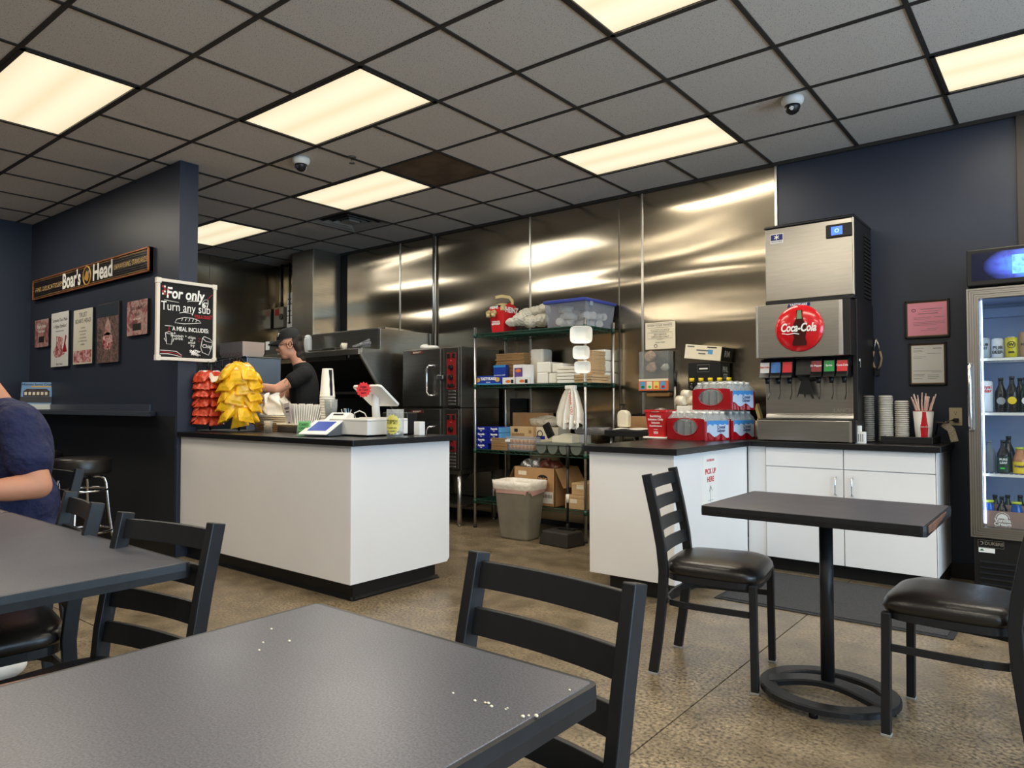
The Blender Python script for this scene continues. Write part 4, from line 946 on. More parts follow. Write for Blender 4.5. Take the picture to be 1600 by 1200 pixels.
def mitre(x0, x1, z0, z1, w, y0, y1):
    b = MB()
    for k in range(5):
        a = w * k / 5; c = w * (k + .8) / 5; yo = y0 + (.004 if k % 2 else 0)
        for P4 in (((x0 + a, z0 + a), (x1 - a, z0 + a), (x1 - c, z0 + c), (x0 + c, z0 + c)), ((x0 + a, z1 - a), (x0 + c, z1 - c), (x1 - c, z1 - c), (x1 - a, z1 - a)),
                   ((x0 + a, z0 + a), (x0 + c, z0 + c), (x0 + c, z1 - c), (x0 + a, z1 - a)), ((x1 - a, z0 + a), (x1 - a, z1 - a), (x1 - c, z1 - c), (x1 - c, z0 + c))):
            b.prism(P4, 'y', yo, y1)
    return b
d = part(t, 'door', mitre(FX0, FX1, .362, 1.828, fw, FY, FY + .045), 'brushed_frame')
fr = MB()
for a, b, cc, dd in ((FX0 + .002, FX1 - .002, .364, .362 + fw), (FX0 + .002, FX1 - .002, 1.828 - fw, 1.826), (FX0 + .002, FX0 + fw, .364, 1.826), (FX1 - fw, FX1 - .002, .364, 1.826)): fr.box(a, b, FY + .006, FY + .05, cc, dd)
part(d, 'frame_core', fr, 'steel_dark')
part(d, 'glass', MB().box(FX0 + fw, FX1 - fw, FY + .02, FY + .026, .362 + fw, 1.828 - fw), clear('pane_glass', haze=.03, rough=.02, col=(120, 130, 140)))
hx = FX0 + .018
part(d, 'handle', MB().tube([(hx, FY + .002, 1.38), (hx - .006, FY - .035, 1.375), (hx - .006, FY - .04, 1.36), (hx - .006, FY - .04, 1.02), (hx - .006, FY - .035, 1.0), (hx, FY + .002, .99)], .011, 10, up=(1, 0, 0)), 'chrome')
mat('led', (220, 235, 255), 0.3, emit=((190, 216, 255), 7.0))
part(t, 'led_strip', MB().box(FX0 + .066, FX0 + .074, FY + .05, FY + .056, .44, 1.76), 'led'); part(t, 'led_strip', MB().box(FX1 - .074, FX1 - .066, FY + .05, FY + .056, .44, 1.76), 'led')
hd = part(t, 'header_box', MB().box(FX0 + .004, FX1 - .004, FY - .005, 5.3, 1.84, 2.06), 'black_plastic', .008)
def header_mat():
    m = bpy.data.materials.new('header_picture'); m.use_nodes = True; _m['header_picture'] = m
    nt = m.node_tree; n = nt.nodes; L = nt.links.new; b = n['Principled BSDF']; b.inputs['Roughness'].default_value = .15
    tc = n.new('ShaderNodeTexCoord'); t = n.new('ShaderNodeTexNoise'); t.inputs['Scale'].default_value = 12; t.inputs['Detail'].default_value = 5; t.inputs['Distortion'].default_value = 1
    L(tc.outputs['Object'], t.inputs['Vector'])
    g = n.new('ShaderNodeTexGradient'); g.gradient_type = 'SPHERICAL'; mp = n.new('ShaderNodeMapping'); mp.inputs['Location'].default_value = (.15 / .26, 0, -1.95 / .12); mp.inputs['Scale'].default_value = (1 / .26, 0, 1 / .12)
    L(tc.outputs['Object'], mp.inputs[0]); L(mp.outputs[0], g.inputs[0])
    mu = n.new('ShaderNodeMath'); mu.operation = 'MULTIPLY'; L(g.outputs['Fac'], mu.inputs[0]); L(t.outputs['Fac'], mu.inputs[1])
    r = n.new('ShaderNodeValToRGB'); e = r.color_ramp.elements; e[0].position = 0; e[0].color = rgb(14, 16, 34); e[1].position = .6; e[1].color = rgb(190, 220, 250)
    x = e.new(.14); x.color = rgb(60, 76, 170); x = e.new(.34); x.color = rgb(70, 140, 210)
    L(mu.outputs[0], r.inputs[0]); L(r.outputs[0], b.inputs['Emission Color']); L(r.outputs[0], b.inputs['Base Color']); b.inputs['Emission Strength'].default_value = 1.1
header_mat()
pc = part(hd, 'lit_picture', MB().box(FX0 + .03, FX1 - .03, FY - .007, FY - .004, 1.872, 2.035), 'header_picture')
mat('ice_print', (120, 190, 220), 0.2, noise=(40, .6), emit=((110, 180, 220), .6)); mat('goldfish', (240, 130, 30), 0.3, emit=((240, 130, 30), .8))
part(pc, 'ice_cube_picture', MB().box(-.268, .05, FY - .0078, FY - .007, 1.895, 2.005), 'ice_print')
part(pc, 'fish_picture', MB().prism([(-.185, 1.985), (-.165, 1.95), (-.14, 1.96), (-.09, 1.985), (-.03, 1.97), (.0, 1.94), (-.04, 1.92), (-.10, 1.915), (-.15, 1.925), (-.17, 1.918)], 'y', FY - .0086, FY - .0078), 'goldfish')
# grille
part(t, 'grille_panel', MB().box(FX0 + .012, FX1 - .012, FY + .03, FY + .07, .03, .362), 'black_plastic', .004)
for k in range(6): part(t, 'grille_slat', MB().prism([(FY + .012, 0), (FY + .032, .004), (FY + .032, .012), (FY + .012, .006)], 'x', FX0 + .04, FX1 - .04, T=Matrix.Translation((0, 0, .055 + k * .032))), 'black_metal')
pl = part(t, 'maker_plate', MB().box(-.463, -.335, FY + .024, FY + .03, .302, .345), 'black_plastic', .001)
pr_ = MB()
for a, b, cc, dd in ((-.463, -.335, .302, .3035), (-.463, -.335, .3435, .345), (-.463, -.4615, .302, .345), (-.3365, -.335, .302, .345)): pr_.box(a, b, FY + .0225, FY + .0245, cc, dd)
part(pl, 'plate_rim', pr_, 'steel_bright')
text(pl, 'DUKERS', .025, 'steel_bright', (-.384, FY + .0235, .326), EX, EZ, off=.0007, sx=1.0)
part(pl, 'plate_mark', MB().tube([(-.446 + .009 * math.cos(a), FY + .0235, .326 + .009 * math.sin(a)) for a in [-2 + 4.2 * i / 14 for i in range(15)]], .002, 5, up=(0, 1, 0)), 'steel_bright')
lb = part(t, 'energy_label', MB().box(-.46, -.38, FY + .027, FY + .03, .272, .299), 'white_paper'); part(lb, 'label_mark', MB().prism([(-.455, .281), (-.432, .281), (-.443, .294)], 'y', FY + .0262, FY + .027), 'green_dark')
for x in (FX0 + .06, FX1 - .06):
    for y in (5.08, 5.42): part(t, 'foot', MB().cyl((x, y, 0), (x, y, .1), .018, n=12), 'black_plastic')
# wire shelves
SHZ = [1.418, 1.095, .735]
for z in SHZ:
    sh = MB(); x0, x1 = FX0 + .052, FX1 - .052
    for y in (FY + .075, 5.41): sh.box(x0, x1, y - .003, y + .003, z - .012, z - .004)
    for k in range(24): x = x0 + (x1 - x0) * (k + .5) / 24; sh.box(x - .0018, x + .0018, FY + .07, 5.415, z - .004, z - .0005)
    s = part(t, 'wire_shelf', sh, 'white_plastic')
    part(s, 'price_strip', MB().box(x0, x1, FY + .066, FY + .071, z - .018, z - .002), 'white_plastic')
# ---- cans and bottles
mat('can_metal', (200, 200, 200), 0.25, metal=1)
def can(x, y, z, h, r, m, label, words=(), ink='black_ink', extra=None):
    t = thing('drink_can', label, 'can', (x, y, z), 0, 'cans in the drinks fridge')
    part(t, 'can_body', MB().lathe([(r * .8, 0), (r, .008), (r, h - .012), (r * .86, h - .002)], n=28), m, world=False, smooth=True)
    part(t, 'can_top', MB().lathe([(r * .86, h - .003), (r * .87, h), (r * .8, h), (r * .78, h - .005), (0, h - .005)], n=28), 'can_metal', world=False)
    n_ = Vector((-x, -y, 0)).normalized(); rt = Vector((-n_.y, n_.x, 0))
    for s, sz, fz in words: text(t, s, sz, ink, Vector((x, y, z + fz * h)) + n_ * (r + .0012), rt, EZ, off=.0006)
    if extra: part(t, 'round_mark', MB().tube([Vector((0, 0, .62 * h)) + n_ * (r + .0005) + (rt * math.cos(a) + EZ * math.sin(a)) * .019 for a in [2 * PI * i / 20 for i in range(20)]], .0018, 5, True, up=n_), ink, world=False)
    return t
mat('can_white', (206, 208, 208), 0.3); mat('can_yellow', (206, 190, 40), 0.3); mat('can_grey', (150, 156, 158), 0.3); mat('can_tan', (170, 140, 110), 0.3)
yc = FY + .13
fxp = lambda px, py=560: aY(yc, px, py).x
can(fxp(1538.5), yc, SHZ[0], .122, .033, 'can_grey', 'grey-green beer can, first on the top fridge shelf', [('PUB', .022, .66), ('EST', .02, .48)])
can(fxp(1559), yc, SHZ[0], .118, .031, 'can_white', 'white can printed pub beer', [('PUB', .028, .5), ('BEER', .026, .28)])
can(fxp(1580.5), yc, SHZ[0], .121, .033, 'can_yellow', 'bright yellow beer can with a round black mark', [('W', .026, .62), ('BEER', .014, .25)], extra=1)
can(fxp(1603), yc, SHZ[0], .150, .033, 'can_tan', 'tall tan can at the edge of the picture', [('HALF', .02, .5)])
can(fxp(1540, 600), yc, SHZ[1], .188, .036, 'can_white', 'tall white can with red lettering on the second fridge shelf', [('Loyal', .028, .8), ('Dear', .03, .68)], 'red_ink')
mat('dark_glass', (26, 20, 16), 0.12); mat('cap_black', (24, 24, 24), 0.4); mat('green_glass', (20, 44, 24), 0.12); clear('bottle_clear', tint=(170, 180, 190), haze=.15); mat('tea_label', (24, 50, 32), 0.5); mat('juice', (176, 120, 76), 0.2); mat('label_yellow', (232, 200, 40), 0.5); mat('cap_yellow', (186, 200, 60), 0.4); mat('blue_drink', (30, 80, 160), 0.15)
def bottle(x, y, z, h, r, glass, cap, label, lab=None, badge=None, words=(), ink='white_ink', neck=.38, group='bottles in the drinks fridge', rings=False):
    t = thing('drink_bottle', label, 'bottle', (x, y, z), 0, group)
    pr = [(r * .9, 0), (r, .006), (r, h * .52), (r * .93, h * .60), (r * neck * 1.15, h * .78), (r * neck, h * .86), (r * neck, h * .93)]
    if rings: pr = [(r * .9, 0)] + [(r * (1 if k % 2 else .94), h * (.04 + .05 * k)) for k in range(11)] + [(r * .95, h * .62), (r * .5, h * .82), (r * neck, h * .88), (r * neck, h * .93)]
    part(t, 'glass', MB().lathe(pr, n=26), glass, world=False, smooth=True)
    part(t, 'cap', MB().lathe([(r * neck * 1.12, h * .925), (r * neck * 1.15, h), (0, h)], n=18), cap, world=False)
    n_ = Vector((-x, -y, 0)).normalized(); rt = Vector((-n_.y, n_.x, 0))
    if lab: part(t, 'label', MB().lathe([(r + .0006, h * lab[1]), (r + .0006, h * lab[2])], n=26, cap=False), lab[0], world=False, smooth=True)
    if badge: part(t, 'badge', MB().cyl(n_ * (r - .004) + EZ * h * .33, n_ * (r + .0012) + EZ * h * .33, .022, n=22), badge, world=False)
    for s, sz, fz in words: text(t, s, sz, ink, Vector((x, y, z + fz * h)) + n_ * (r + .002), rt, EZ, off=.0005)
    return t
bottle(fxp(1563, 600), yc + .03, SHZ[1], .205, .031, 'dark_glass', 'cap_black', 'dark bottle with a grey round badge, second fridge shelf', badge='can_grey')
bottle(fxp(1581, 600), yc, SHZ[1], .212, .031, 'dark_glass', 'cap_black', 'dark bottle with a yellow round badge, second fridge shelf', badge='label_yellow')
bottle(fxp(1603, 600), yc, SHZ[1], .205, .031, 'green_glass', 'cap_black', 'green bottle with a pale badge at the picture edge, second fridge shelf', badge='poster_white')
bottle(fxp(1592, 600), yc + .12, SHZ[1], .205, .031, 'dark_glass', 'cap_black', 'plain dark bottle standing behind the yellow-badged one')
bottle(fxp(1544.5, 700), yc + .02, SHZ[2], .19, .036, 'bottle_clear', 'bottle_clear', 'clear ribbed water bottle, third fridge shelf', rings=True)
bottle(fxp(1567.5, 700), yc, SHZ[2], .195, .034, 'dark_glass', 'cap_black', 'brown tea bottle with a dark green label, third fridge shelf', ('tea_label', .03, .5), words=[('PURE', .017, .42), ('LEAF', .017, .32)])
part(bpy.data.objects[[o.name for o in COL.objects if o.name.startswith('drink_bottle')][-1]], 'leaf_print', MB().box(fxp(1567.5, 700) - .014, fxp(1567.5, 700) + .008, yc - .0352, yc - .034, SHZ[2] + .025, SHZ[2] + .035), 'green')
bottle(fxp(1574, 700), yc + .10, SHZ[2], .215, .032, 'dark_glass', 'cap_black', 'taller brown bottle behind the tea bottle')
bottle(fxp(1593.5, 700), yc, SHZ[2], .155, .036, 'juice', 'cap_yellow', 'peach juice bottle with a yellow label and cap, third fridge shelf', ('label_yellow', .03, .46), words=[('Snapple', .018, .3)], ink='blue_dark', neck=.55)
z0 = .409
cx0, cx1 = fxp(1537, 800), fxp(1603, 800)
t = thing('soda_carton', 'brown six-pack carton printed vanilla cream on the fridge floor', 'carton', ((cx0 + cx1) / 2, yc, z0))
mat('carton_brown', (150, 122, 112), 0.7, noise=(9, .1))
part(t, 'carton_front', MB().box(cx0, cx1, yc - .075, yc - .072, z0, z0 + .108), 'carton_brown'); part(t, 'carton_back', MB().box(cx0, cx1, yc + .065, yc + .068, z0, z0 + .13), 'carton_brown')
part(t, 'carton_side', MB().box(cx0, cx0 + .003, yc - .072, yc + .065, z0, z0 + .11), 'carton_brown'); part(t, 'carton_side', MB().box(cx1 - .003, cx1, yc - .072, yc + .065, z0, z0 + .11), 'carton_brown')
xm = fxp(1568, 800)
text(t, 'Vanilla', .030, 'white_ink', (xm, yc - .076, z0 + .054), EX, EZ, off=.001); text(t, 'Cream', .030, 'white_ink', (xm, yc - .076, z0 + .033), EX, EZ, off=.001); text(t, 'Gourmet Soda', .013, 'white_ink', (xm, yc - .076, z0 + .013), EX, EZ)
part(t, 'printed_arch', MB().prism([(xm + .026 * math.cos(a), z0 + .066 + .026 * math.sin(a)) for a in [PI * i / 14 for i in range(15)]], 'y', yc - .0757, yc - .075), 'white_ink')
part(t, 'printed_arc', MB().tube([(xm + .034 * math.cos(a), yc - .0752, z0 + .066 + .034 * math.sin(a)) for a in [PI * i / 14 for i in range(15)]], .0016, 5, up=(0, 1, 0)), 'white_ink')
for px, yo, kind, lab in ((1546, -.02, 'b', 'blue drink with a yellow cap at the side of the cream soda carton'), (1566, -.02, 'd', 'brown soda bottle standing in the middle of the carton'), (1589, -.02, 'b', 'blue drink with a yellow cap beside the brown soda in the carton')):
    if kind == 'b': bottle(fxp(px, 790), yc + yo - .02, z0, .165, .030, 'blue_drink', 'cap_yellow', lab, neck=.75)
    else: bottle(fxp(px, 790), yc + yo, z0, .19, .028, 'dark_glass', 'cap_black', lab)
for k, px in enumerate((1552, 1572, 1592)): bottle(fxp(px, 780), yc + .12, z0, .18 + .004 * k, .031, 'green_glass', 'cap_black', ('dark green bottle behind the first blue drink', 'dark green bottle behind the brown soda', 'dark green bottle behind the second blue drink')[k])
# ================================================================== kitchen: hood, ducts, cooking line
HX0, HX1 = -7.75, -5.5
t = thing('exhaust_hood', 'stainless exhaust hood with a shelf lip behind the cook', 'hood', (-6.6, 5.0, 1.2))
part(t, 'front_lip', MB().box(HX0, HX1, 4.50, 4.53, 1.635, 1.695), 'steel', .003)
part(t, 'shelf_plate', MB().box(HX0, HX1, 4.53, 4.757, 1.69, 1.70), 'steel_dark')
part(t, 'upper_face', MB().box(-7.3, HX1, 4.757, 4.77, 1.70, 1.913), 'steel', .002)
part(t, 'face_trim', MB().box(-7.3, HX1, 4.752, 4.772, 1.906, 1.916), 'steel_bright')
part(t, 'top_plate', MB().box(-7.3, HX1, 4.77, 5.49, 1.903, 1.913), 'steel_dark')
part(t, 'side_panel', MB().prism([(4.52, 1.64), (4.53, 1.70), (4.757, 1.70), (4.757, 1.913), (5.5, 1.913), (5.5, .95), (5.02, .95), (4.854, 1.207)], 'x', HX1, HX1 + .02), 'steel', .002)
part(t, 'side_edge', MB().sweep([(HX1 + .01, 4.505, 1.65), (HX1 + .01, 4.845, 1.2)], [(-.014, -.012), (.014, -.012), (.014, .012), (-.014, .012)], up=(1, 0, 0)), 'steel_bright')
part(t, 'rear_panel', MB().box(HX0, HX1, 5.40, 5.42, .95, 1.9), 'black_metal')
part(t, 'baffle', MB().prism([(4.62, 1.60), (4.64, 1.60), (5.40, 1.25), (5.40, 1.22)], 'x', HX0, HX1), 'black_matte')
for px, py in ((411, 566), (545, 556)):
    q = aY(4.6, px, py); part(t, 'grease_cup', MB().cyl((q.x, 4.6, q.z - .02), (q.x, 4.6, q.z + .03), .012, .008, n=10), 'zinc')
t = thing('cooking_range', 'dark cooking line with a stainless rail under the hood', 'range', (-6.6, 5.0, 0))
part(t, 'body', MB().box(-7.7, -5.52, 4.72, 5.38, .12, .93), 'black_metal', .004)
part(t, 'cook_top', MB().box(-7.7, -5.52, 4.70, 5.38, .93, .96), 'steel_dark', .003)
part(t, 'back_guard', MB().box(-7.7, -5.52, 5.36, 5.39, .96, 1.2), 'black_metal')
q0, q1 = aY(4.98, 505, 599), aY(4.98, 606, 596)
part(t, 'rail', MB().box(q0.x - .6, -5.51, 4.97, 5.0, 1.255, 1.283), 'steel')
for x in (-7.6, -6.6, -5.62): part(t, 'leg', MB().cyl((x, 4.8, 0), (x, 4.8, .12), .025), 'zinc')
for px, py, r in ((541, 572, .03), (530, 580, .022), (555, 577, .02)):
    q = aY(5.1, px, py); solo('hanging_utensil', MB().tube([(q.x, 5.1, q.z + .12), (q.x, 5.1, q.z)], .006, 6, up=(0, 1, 0)).ball((q.x, 5.1, q.z - r), (r, .015, r)), 'black_metal', {541: 'dark ladle hanging in the shade of the hood', 530: 'dark spoon hanging in the shade of the hood near the cups', 555: 'dark skimmer hanging in the shade of the hood near the till screen'}[px], 'utensil')
t = thing('vent_duct', 'square stainless duct rising from the hood to the ceiling', 'duct', (-7.28, 5.3, 1.913))
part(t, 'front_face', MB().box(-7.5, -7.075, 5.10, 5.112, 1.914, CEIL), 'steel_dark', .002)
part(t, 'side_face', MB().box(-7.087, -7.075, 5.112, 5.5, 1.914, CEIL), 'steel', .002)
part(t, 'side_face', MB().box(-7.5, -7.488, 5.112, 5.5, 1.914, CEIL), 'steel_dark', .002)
part(t, 'corner_seam', MB().box(-7.083, -7.071, 5.096, 5.106, 1.914, CEIL), 'steel_bright')
part(t, 'collar', MB().box(-7.53, -7.05, 5.07, 5.5, 1.914, 1.94), 'steel_dark', .003)
solo('hood_collar', MB().box(-6.95, -6.02, 5.30, 5.50, 1.914, 2.01), 'steel', 'low stainless box on top of the hood against the wall', 'steel box', bevel=.003)
# things standing on the hood shelf
def on_shelf(px, y=4.64): return aY(y, px, 545).x
x = on_shelf(482.5); t = thing('squeeze_bottle', 'clear squeeze bottle standing on the hood shelf behind the cook', 'bottle', (x, 4.63, 1.70))
mat('milky', (206, 206, 200), 0.35)
part(t, 'bottle_body', MB().lathe([(.04, 0), (.042, .005), (.042, .14), (.036, .165), (.018, .178)], n=22), 'milky', world=False, smooth=True)
part(t, 'cap', MB().lathe([(.038, .155), (.034, .18), (.02, .195), (.0, .2)], n=22), 'white_plastic', world=False, smooth=True)
x = on_shelf(539); t = thing('measuring_cup', 'small cream cup with a handle on the hood shelf', 'cup', (x, 4.63, 1.70))
part(t, 'cup_body', MB().lathe([(.028, 0), (.034, .075), (.031, .075), (.026, .004), (0, .004)], n=18), 'cream_paper', world=False, smooth=True)
part(t, 'handle', MB().tube([(-.033, 0, .065), (-.06, 0, .06), (-.06, 0, .02), (-.03, 0, .015)], .004, 6, up=(0, 1, 0)), 'cream_paper', world=False)
for px0, px1, k in ((492, 512, 0), (512, 533, 1)):
    x0, x1 = on_shelf(px0), on_shelf(px1)
    solo('sheet_pan', MB().box(x0, x1, 4.56, 4.74, 1.701, 1.712 + .01 * k).box(x0 - .01, x1 + .01, 4.55, 4.75, 1.712 + .01 * k, 1.72 + .01 * k), 'steel_dark', ('flat steel pan lying on the hood shelf beside the squeeze bottle', 'flat steel pan lying on the hood shelf beside the cream cup')[k], 'pan', bevel=.002)
clear('wrap_film', haze=.5, col=(150, 148, 150), rough=.2)
x = on_shelf(566)
solo('utensil_bundle', MB().tube([(x - .13, 4.63, 1.735), (x - .02, 4.63, 1.75), (x + .11, 4.64, 1.79)], .012, 8).tube([(x - .12, 4.64, 1.72), (x, 4.62, 1.74), (x + .12, 4.64, 1.76)], .016, 8).tube([(x - .1, 4.61, 1.725), (x + .09, 4.66, 1.735)], .016, 8), 'wrap_film', 'tangled wrapped utensils lying on the hood shelf near its end', 'utensils')
q = aY(4.55, 424, 545); b0 = aY(4.55, 415, 530)
solo('steel_canister', MB().box(b0.x, b0.x + .24, 4.55, 4.72, 1.701, 1.86), 'steel_dark', 'grey steel canister with a label on the hood shelf beside the cook\'s cap', 'canister', bevel=.004)
solo('paper_label', MB().box(b0.x + .005, b0.x + .08, 4.547, 4.549, 1.76, 1.855), 'white_paper', 'white paper label stuck on the grey canister by the cook\'s cap', 'label')
# conduits, control box, notices on the back wall left of the duct
for px, r, lab in ((427, .028, 'thick dark conduit pipe in the far kitchen corner'), (440.5, .02, 'thinner dark conduit pipe beside the fire control box'), (453, .012, 'slim dark pipe close to the square duct')):
    x = aY(5.44, px, 460).x; solo('conduit_pipe', MB().cyl((x, 5.44, 1.75 if px < 430 else 2.2), (x, 5.44, CEIL), r, n=12).cyl((x, 5.44, 2.45), (x, 5.44, 2.49), r * 1.35, n=12), 'black_metal', lab, 'pipe')
a, b = aY(5.46, 434, 482), aY(5.46, 449, 512)
t = thing('fire_control_box', 'grey fire control box with a red label in the kitchen corner', 'control box', (a.x, 5.46, b.z))
part(t, 'box', MB().box(a.x, b.x, 5.40, 5.5, b.z, a.z), 'steel_dark', .004); part(t, 'red_label', MB().box(a.x + .03, a.x + .12, 5.396, 5.4, a.z - .11, a.z - .02), 'red_dark'); part(t, 'gauge', MB().cyl((b.x - .05, 5.39, a.z - .13), (b.x - .05, 5.40, a.z - .13), .04, n=16), 'black_plastic')
a, b = aY(5.44, 448.5, 458), aY(5.44, 456, 512)
t = thing('posted_notice', 'narrow white notice strip hanging beside the square duct', 'notice', (a.x, 5.44, b.z))
for k in range(3):
    z1 = a.z - (a.z - b.z) * k / 3; z0 = a.z - (a.z - b.z) * (k + .94) / 3
    part(t, 'sheet', MB().box(a.x, b.x, 5.44, 5.443, z0, z1), 'white_paper'); part(t, 'printed_line', MB().box(a.x + .02, b.x - .02, 5.438, 5.44, z0 + .05, z0 + .07), 'grey_ink')

# ================================================================== double convection oven
OX0, OX1, OY = -5.27, -4.505, 4.87
t = thing('convection_oven', 'double stacked stainless convection oven with red control panels', 'oven', (-4.9, 5.17, 0))
mat('oven_steel', (120, 115, 107), 0.36, metal=1, noise=(5, .08, (1, 1, 8)))
mat('oven_red', (126, 28, 28), 0.4); mat('badge_brown', (84, 34, 28), 0.5)
def oven(z0, z1):
    part(t, 'body', MB().box(OX0, OX1, OY + .03, 5.46, z0, z1), 'oven_steel', .004)
    xd = aY(OY, 688, 600).x; xc0 = aY(OY, 697, 600).x
    d = part(t, 'door', MB().box(OX0 + .004, xd, OY, OY + .03, z0 + .012, z1 - .008), 'oven_steel', .004)
    hx = aY(OY, 673, 590).x; h0, h1 = z0 + .13, z0 + .39
    part(d, 'handle', MB().tube([(hx + .06, OY, h1 + .015), (hx + .02, OY - .045, h1 + .012), (hx, OY - .055, h1 - .02), (hx, OY - .055, h0 + .02), (hx + .02, OY - .045, h0 - .012), (hx + .06, OY, h0 - .015)], .011, 10, up=(0, 1, 0)), 'chrome')
    b = part(d, 'maker_badge', MB().box(OX0 + .12, OX0 + .30, OY - .004, OY, z1 - .05, z1 - .022), 'badge_brown', .002)
    text(b, 'BLODGETT', .022, 'cream_paper', (OX0 + .21, OY - .0045, z1 - .036), EX, EZ)
    part(d, 'latch', MB().box(xd - .02, xd + .06, OY - .03, OY - .002, z0 + .27, z0 + .31), 'steel', .004)
    c = part(t, 'control_panel', MB().box(xc0, OX1 - .002, OY, OY + .03, z0 + .012, z1 - .008), 'oven_steel', .003)
    a0, a1 = aY(OY, 698.7, 590).x, aY(OY, 712.5, 590).x; H = z1 - z0
    part(c, 'red_plate', MB().box(a0, a1, OY - .004, OY, z0 + H * .30, z1 - H * .10), 'oven_red', .001)
    xm = (a0 + a1) / 2
    for s in (-1, 1): part(c, 'switch', MB().box(xm + s * .032 - .018, xm + s * .032 + .018, OY - .012, OY - .004, z1 - H * .185, z1 - H * .11), 'black_plastic', .003)
    part(c, 'pilot_lamp', MB().ball((xm, OY - .006, z1 - H * .235), .008, 10, 6), 'gloss_red')
    for fz in (.34, .50): 
        k = part(c, 'knob', MB().cyl((xm, OY - .004, z1 - H * fz), (xm, OY - .03, z1 - H * fz), .026, .022, n=20), 'black_plastic', .002)
    part(c, 'timer', MB().cyl((xm - .02, OY - .004, z1 - H * .64), (xm - .02, OY - .02, z1 - H * .64), .018, n=14).cyl((xm + .024, OY - .004, z1 - H * .64), (xm + .024, OY - .02, z1 - H * .64), .018, n=14), 'black_plastic')
    for k in range(5):
        z = z0 + H * .27 - k * .031; part(c, 'vent_slot', MB().box(a0 + .02, a1 - .004, OY - .005, OY, z - .006, z + .006), 'steel_bright', .002)
oven(1.112, 1.688); oven(.525, 1.108)
part(t, 'stand_top', MB().box(OX0, OX1, OY + .02, 5.46, .485, .525), 'steel_dark', .003)
part(t, 'stand_gusset', MB().prism([(OY + .03, .485), (OY + .2, .485), (OY + .05, .38), (OY + .03, .38)], 'x', OX1 - .03, OX1 - .025), 'steel_dark')
part(t, 'stand_shelf', MB().box(OX0, OX1, OY + .04, 5.44, .17, .195), 'steel_dark', .003)
for x in (OX0 + .04, OX1 - .035):
    for y in (OY + .05, 5.42):
        part(t, 'leg', MB().cyl((x, y, .02), (x, y, .485), .022, n=16).cyl((x, y, 0), (x, y, .02), .014, n=12), 'zinc')
q = aY(5.1, 673, 540)
solo('folded_towel', MB().ball((q.x, 5.1, 1.715), (.11, .06, .027), 18, 8).ball((q.x - .06, 5.08, 1.722), (.06, .05, .033), 14, 8), 'foam', 'crumpled white towel lying on top of the double oven', 'towel')
# pipe down the wall behind the oven
x = aY(5.47, 677, 450).x
solo('gas_pipe', MB().cyl((x, 5.475, 1.70), (x, 5.475, CEIL), .014, n=10), 'zinc', 'thin steel pipe on the wall above the double oven', 'pipe')
solo('black_backboard', MB().box(-4.35, -4.18, 5.44, 5.49, .2, 1.2), 'black_matte', 'black panel standing against the wall between oven and shelving', 'panel')

# ================================================================== wire shelving
WX0, WX1, WY0, WY1 = -4.385, -3.17, 4.965, 5.42
mat('green_wire', (28, 66, 52), 0.4, spec=.5)
t = thing('wire_shelving', 'green four-tier wire shelving on chrome posts', 'shelving', ((WX0 + WX1) / 2, (WY0 + WY1) / 2, 0))
for x in (WX0, WX1):
    for y in (WY0, WY1):
        p = part(t, 'post', MB().cyl((x, y, .012), (x, y, 1.862), .0125, n=14), 'zinc')
        part(p, 'foot', MB().cyl((x, y, 0), (x, y, .02), .016, n=10), 'black_plastic')
SZ = [1.803, 1.325, .728, .262]
def deck(z):
    r = MB(); n = 20
    for y in (WY0, WY1):
        r.tube([(WX0, y, z - .004), (WX1, y, z - .004)], .0042, 6); r.tube([(WX0, y, z - .03), (WX1, y, z - .03)], .0035, 6)
        r.tube([(WX0 + (WX1 - WX0) * k / (2 * n), y, z - (.004 if k % 2 else .03)) for k in range(2 * n + 1)], .0026, 5)
    for x in (WX0, WX1):
        r.tube([(x, WY0, z - .004), (x, WY1, z - .004)], .0042, 6, up=(1, 0, 0)); r.tube([(x, WY0, z - .03), (x, WY1, z - .03)], .0035, 6, up=(1, 0, 0))
        r.tube([(x, WY0 + (WY1 - WY0) * k / 16, z - (.004 if k % 2 else .03)) for k in range(17)], .0026, 5, up=(1, 0, 0))
    s = part(t, 'shelf_rim', r, 'green_wire')
    w = MB()
    for k in range(46): x = WX0 + (WX1 - WX0) * (k + .5) / 46; w.box(x - .002, x + .002, WY0, WY1, z - .0045, z - .0005)
    for k in range(3): y = WY0 + (WY1 - WY0) * (k + 1) / 4; w.box(WX0, WX1, y - .003, y + .003, z - .014, z - .0045)
    o = part(s, 'wire_deck', w, 'green_wire'); o['kind'] = 'stuff'
    for x in (WX0, WX1):
        for y in (WY0, WY1): part(s, 'sleeve', MB().cyl((x, y, z - .036), (x, y, z + .004), .019, .016, n=12), 'green_wire')
for z in SZ: deck(z)

def bx(name, pl, pr, yt, Y, dep, z0, m, label, cat='box', group=None, bevel=.002, h=None):
    """a carton on a shelf: px range at depth Y, top edge pixel row (or height)"""
    a, b = aY(Y, pl, yt), aY(Y, pr, yt); z1 = z0 + h if h else max(a.z, b.z)
    t = thing(name, label, cat, ((a.x + b.x) / 2, Y + dep / 2, z0), 0, group)
    o = part(t, 'carton', MB().box(a.x, b.x, Y, Y + dep, z0, z1), m, bevel)
    t['_d'] = (a.x, b.x, Y, z0, z1)
    return t, a.x, b.x, z1
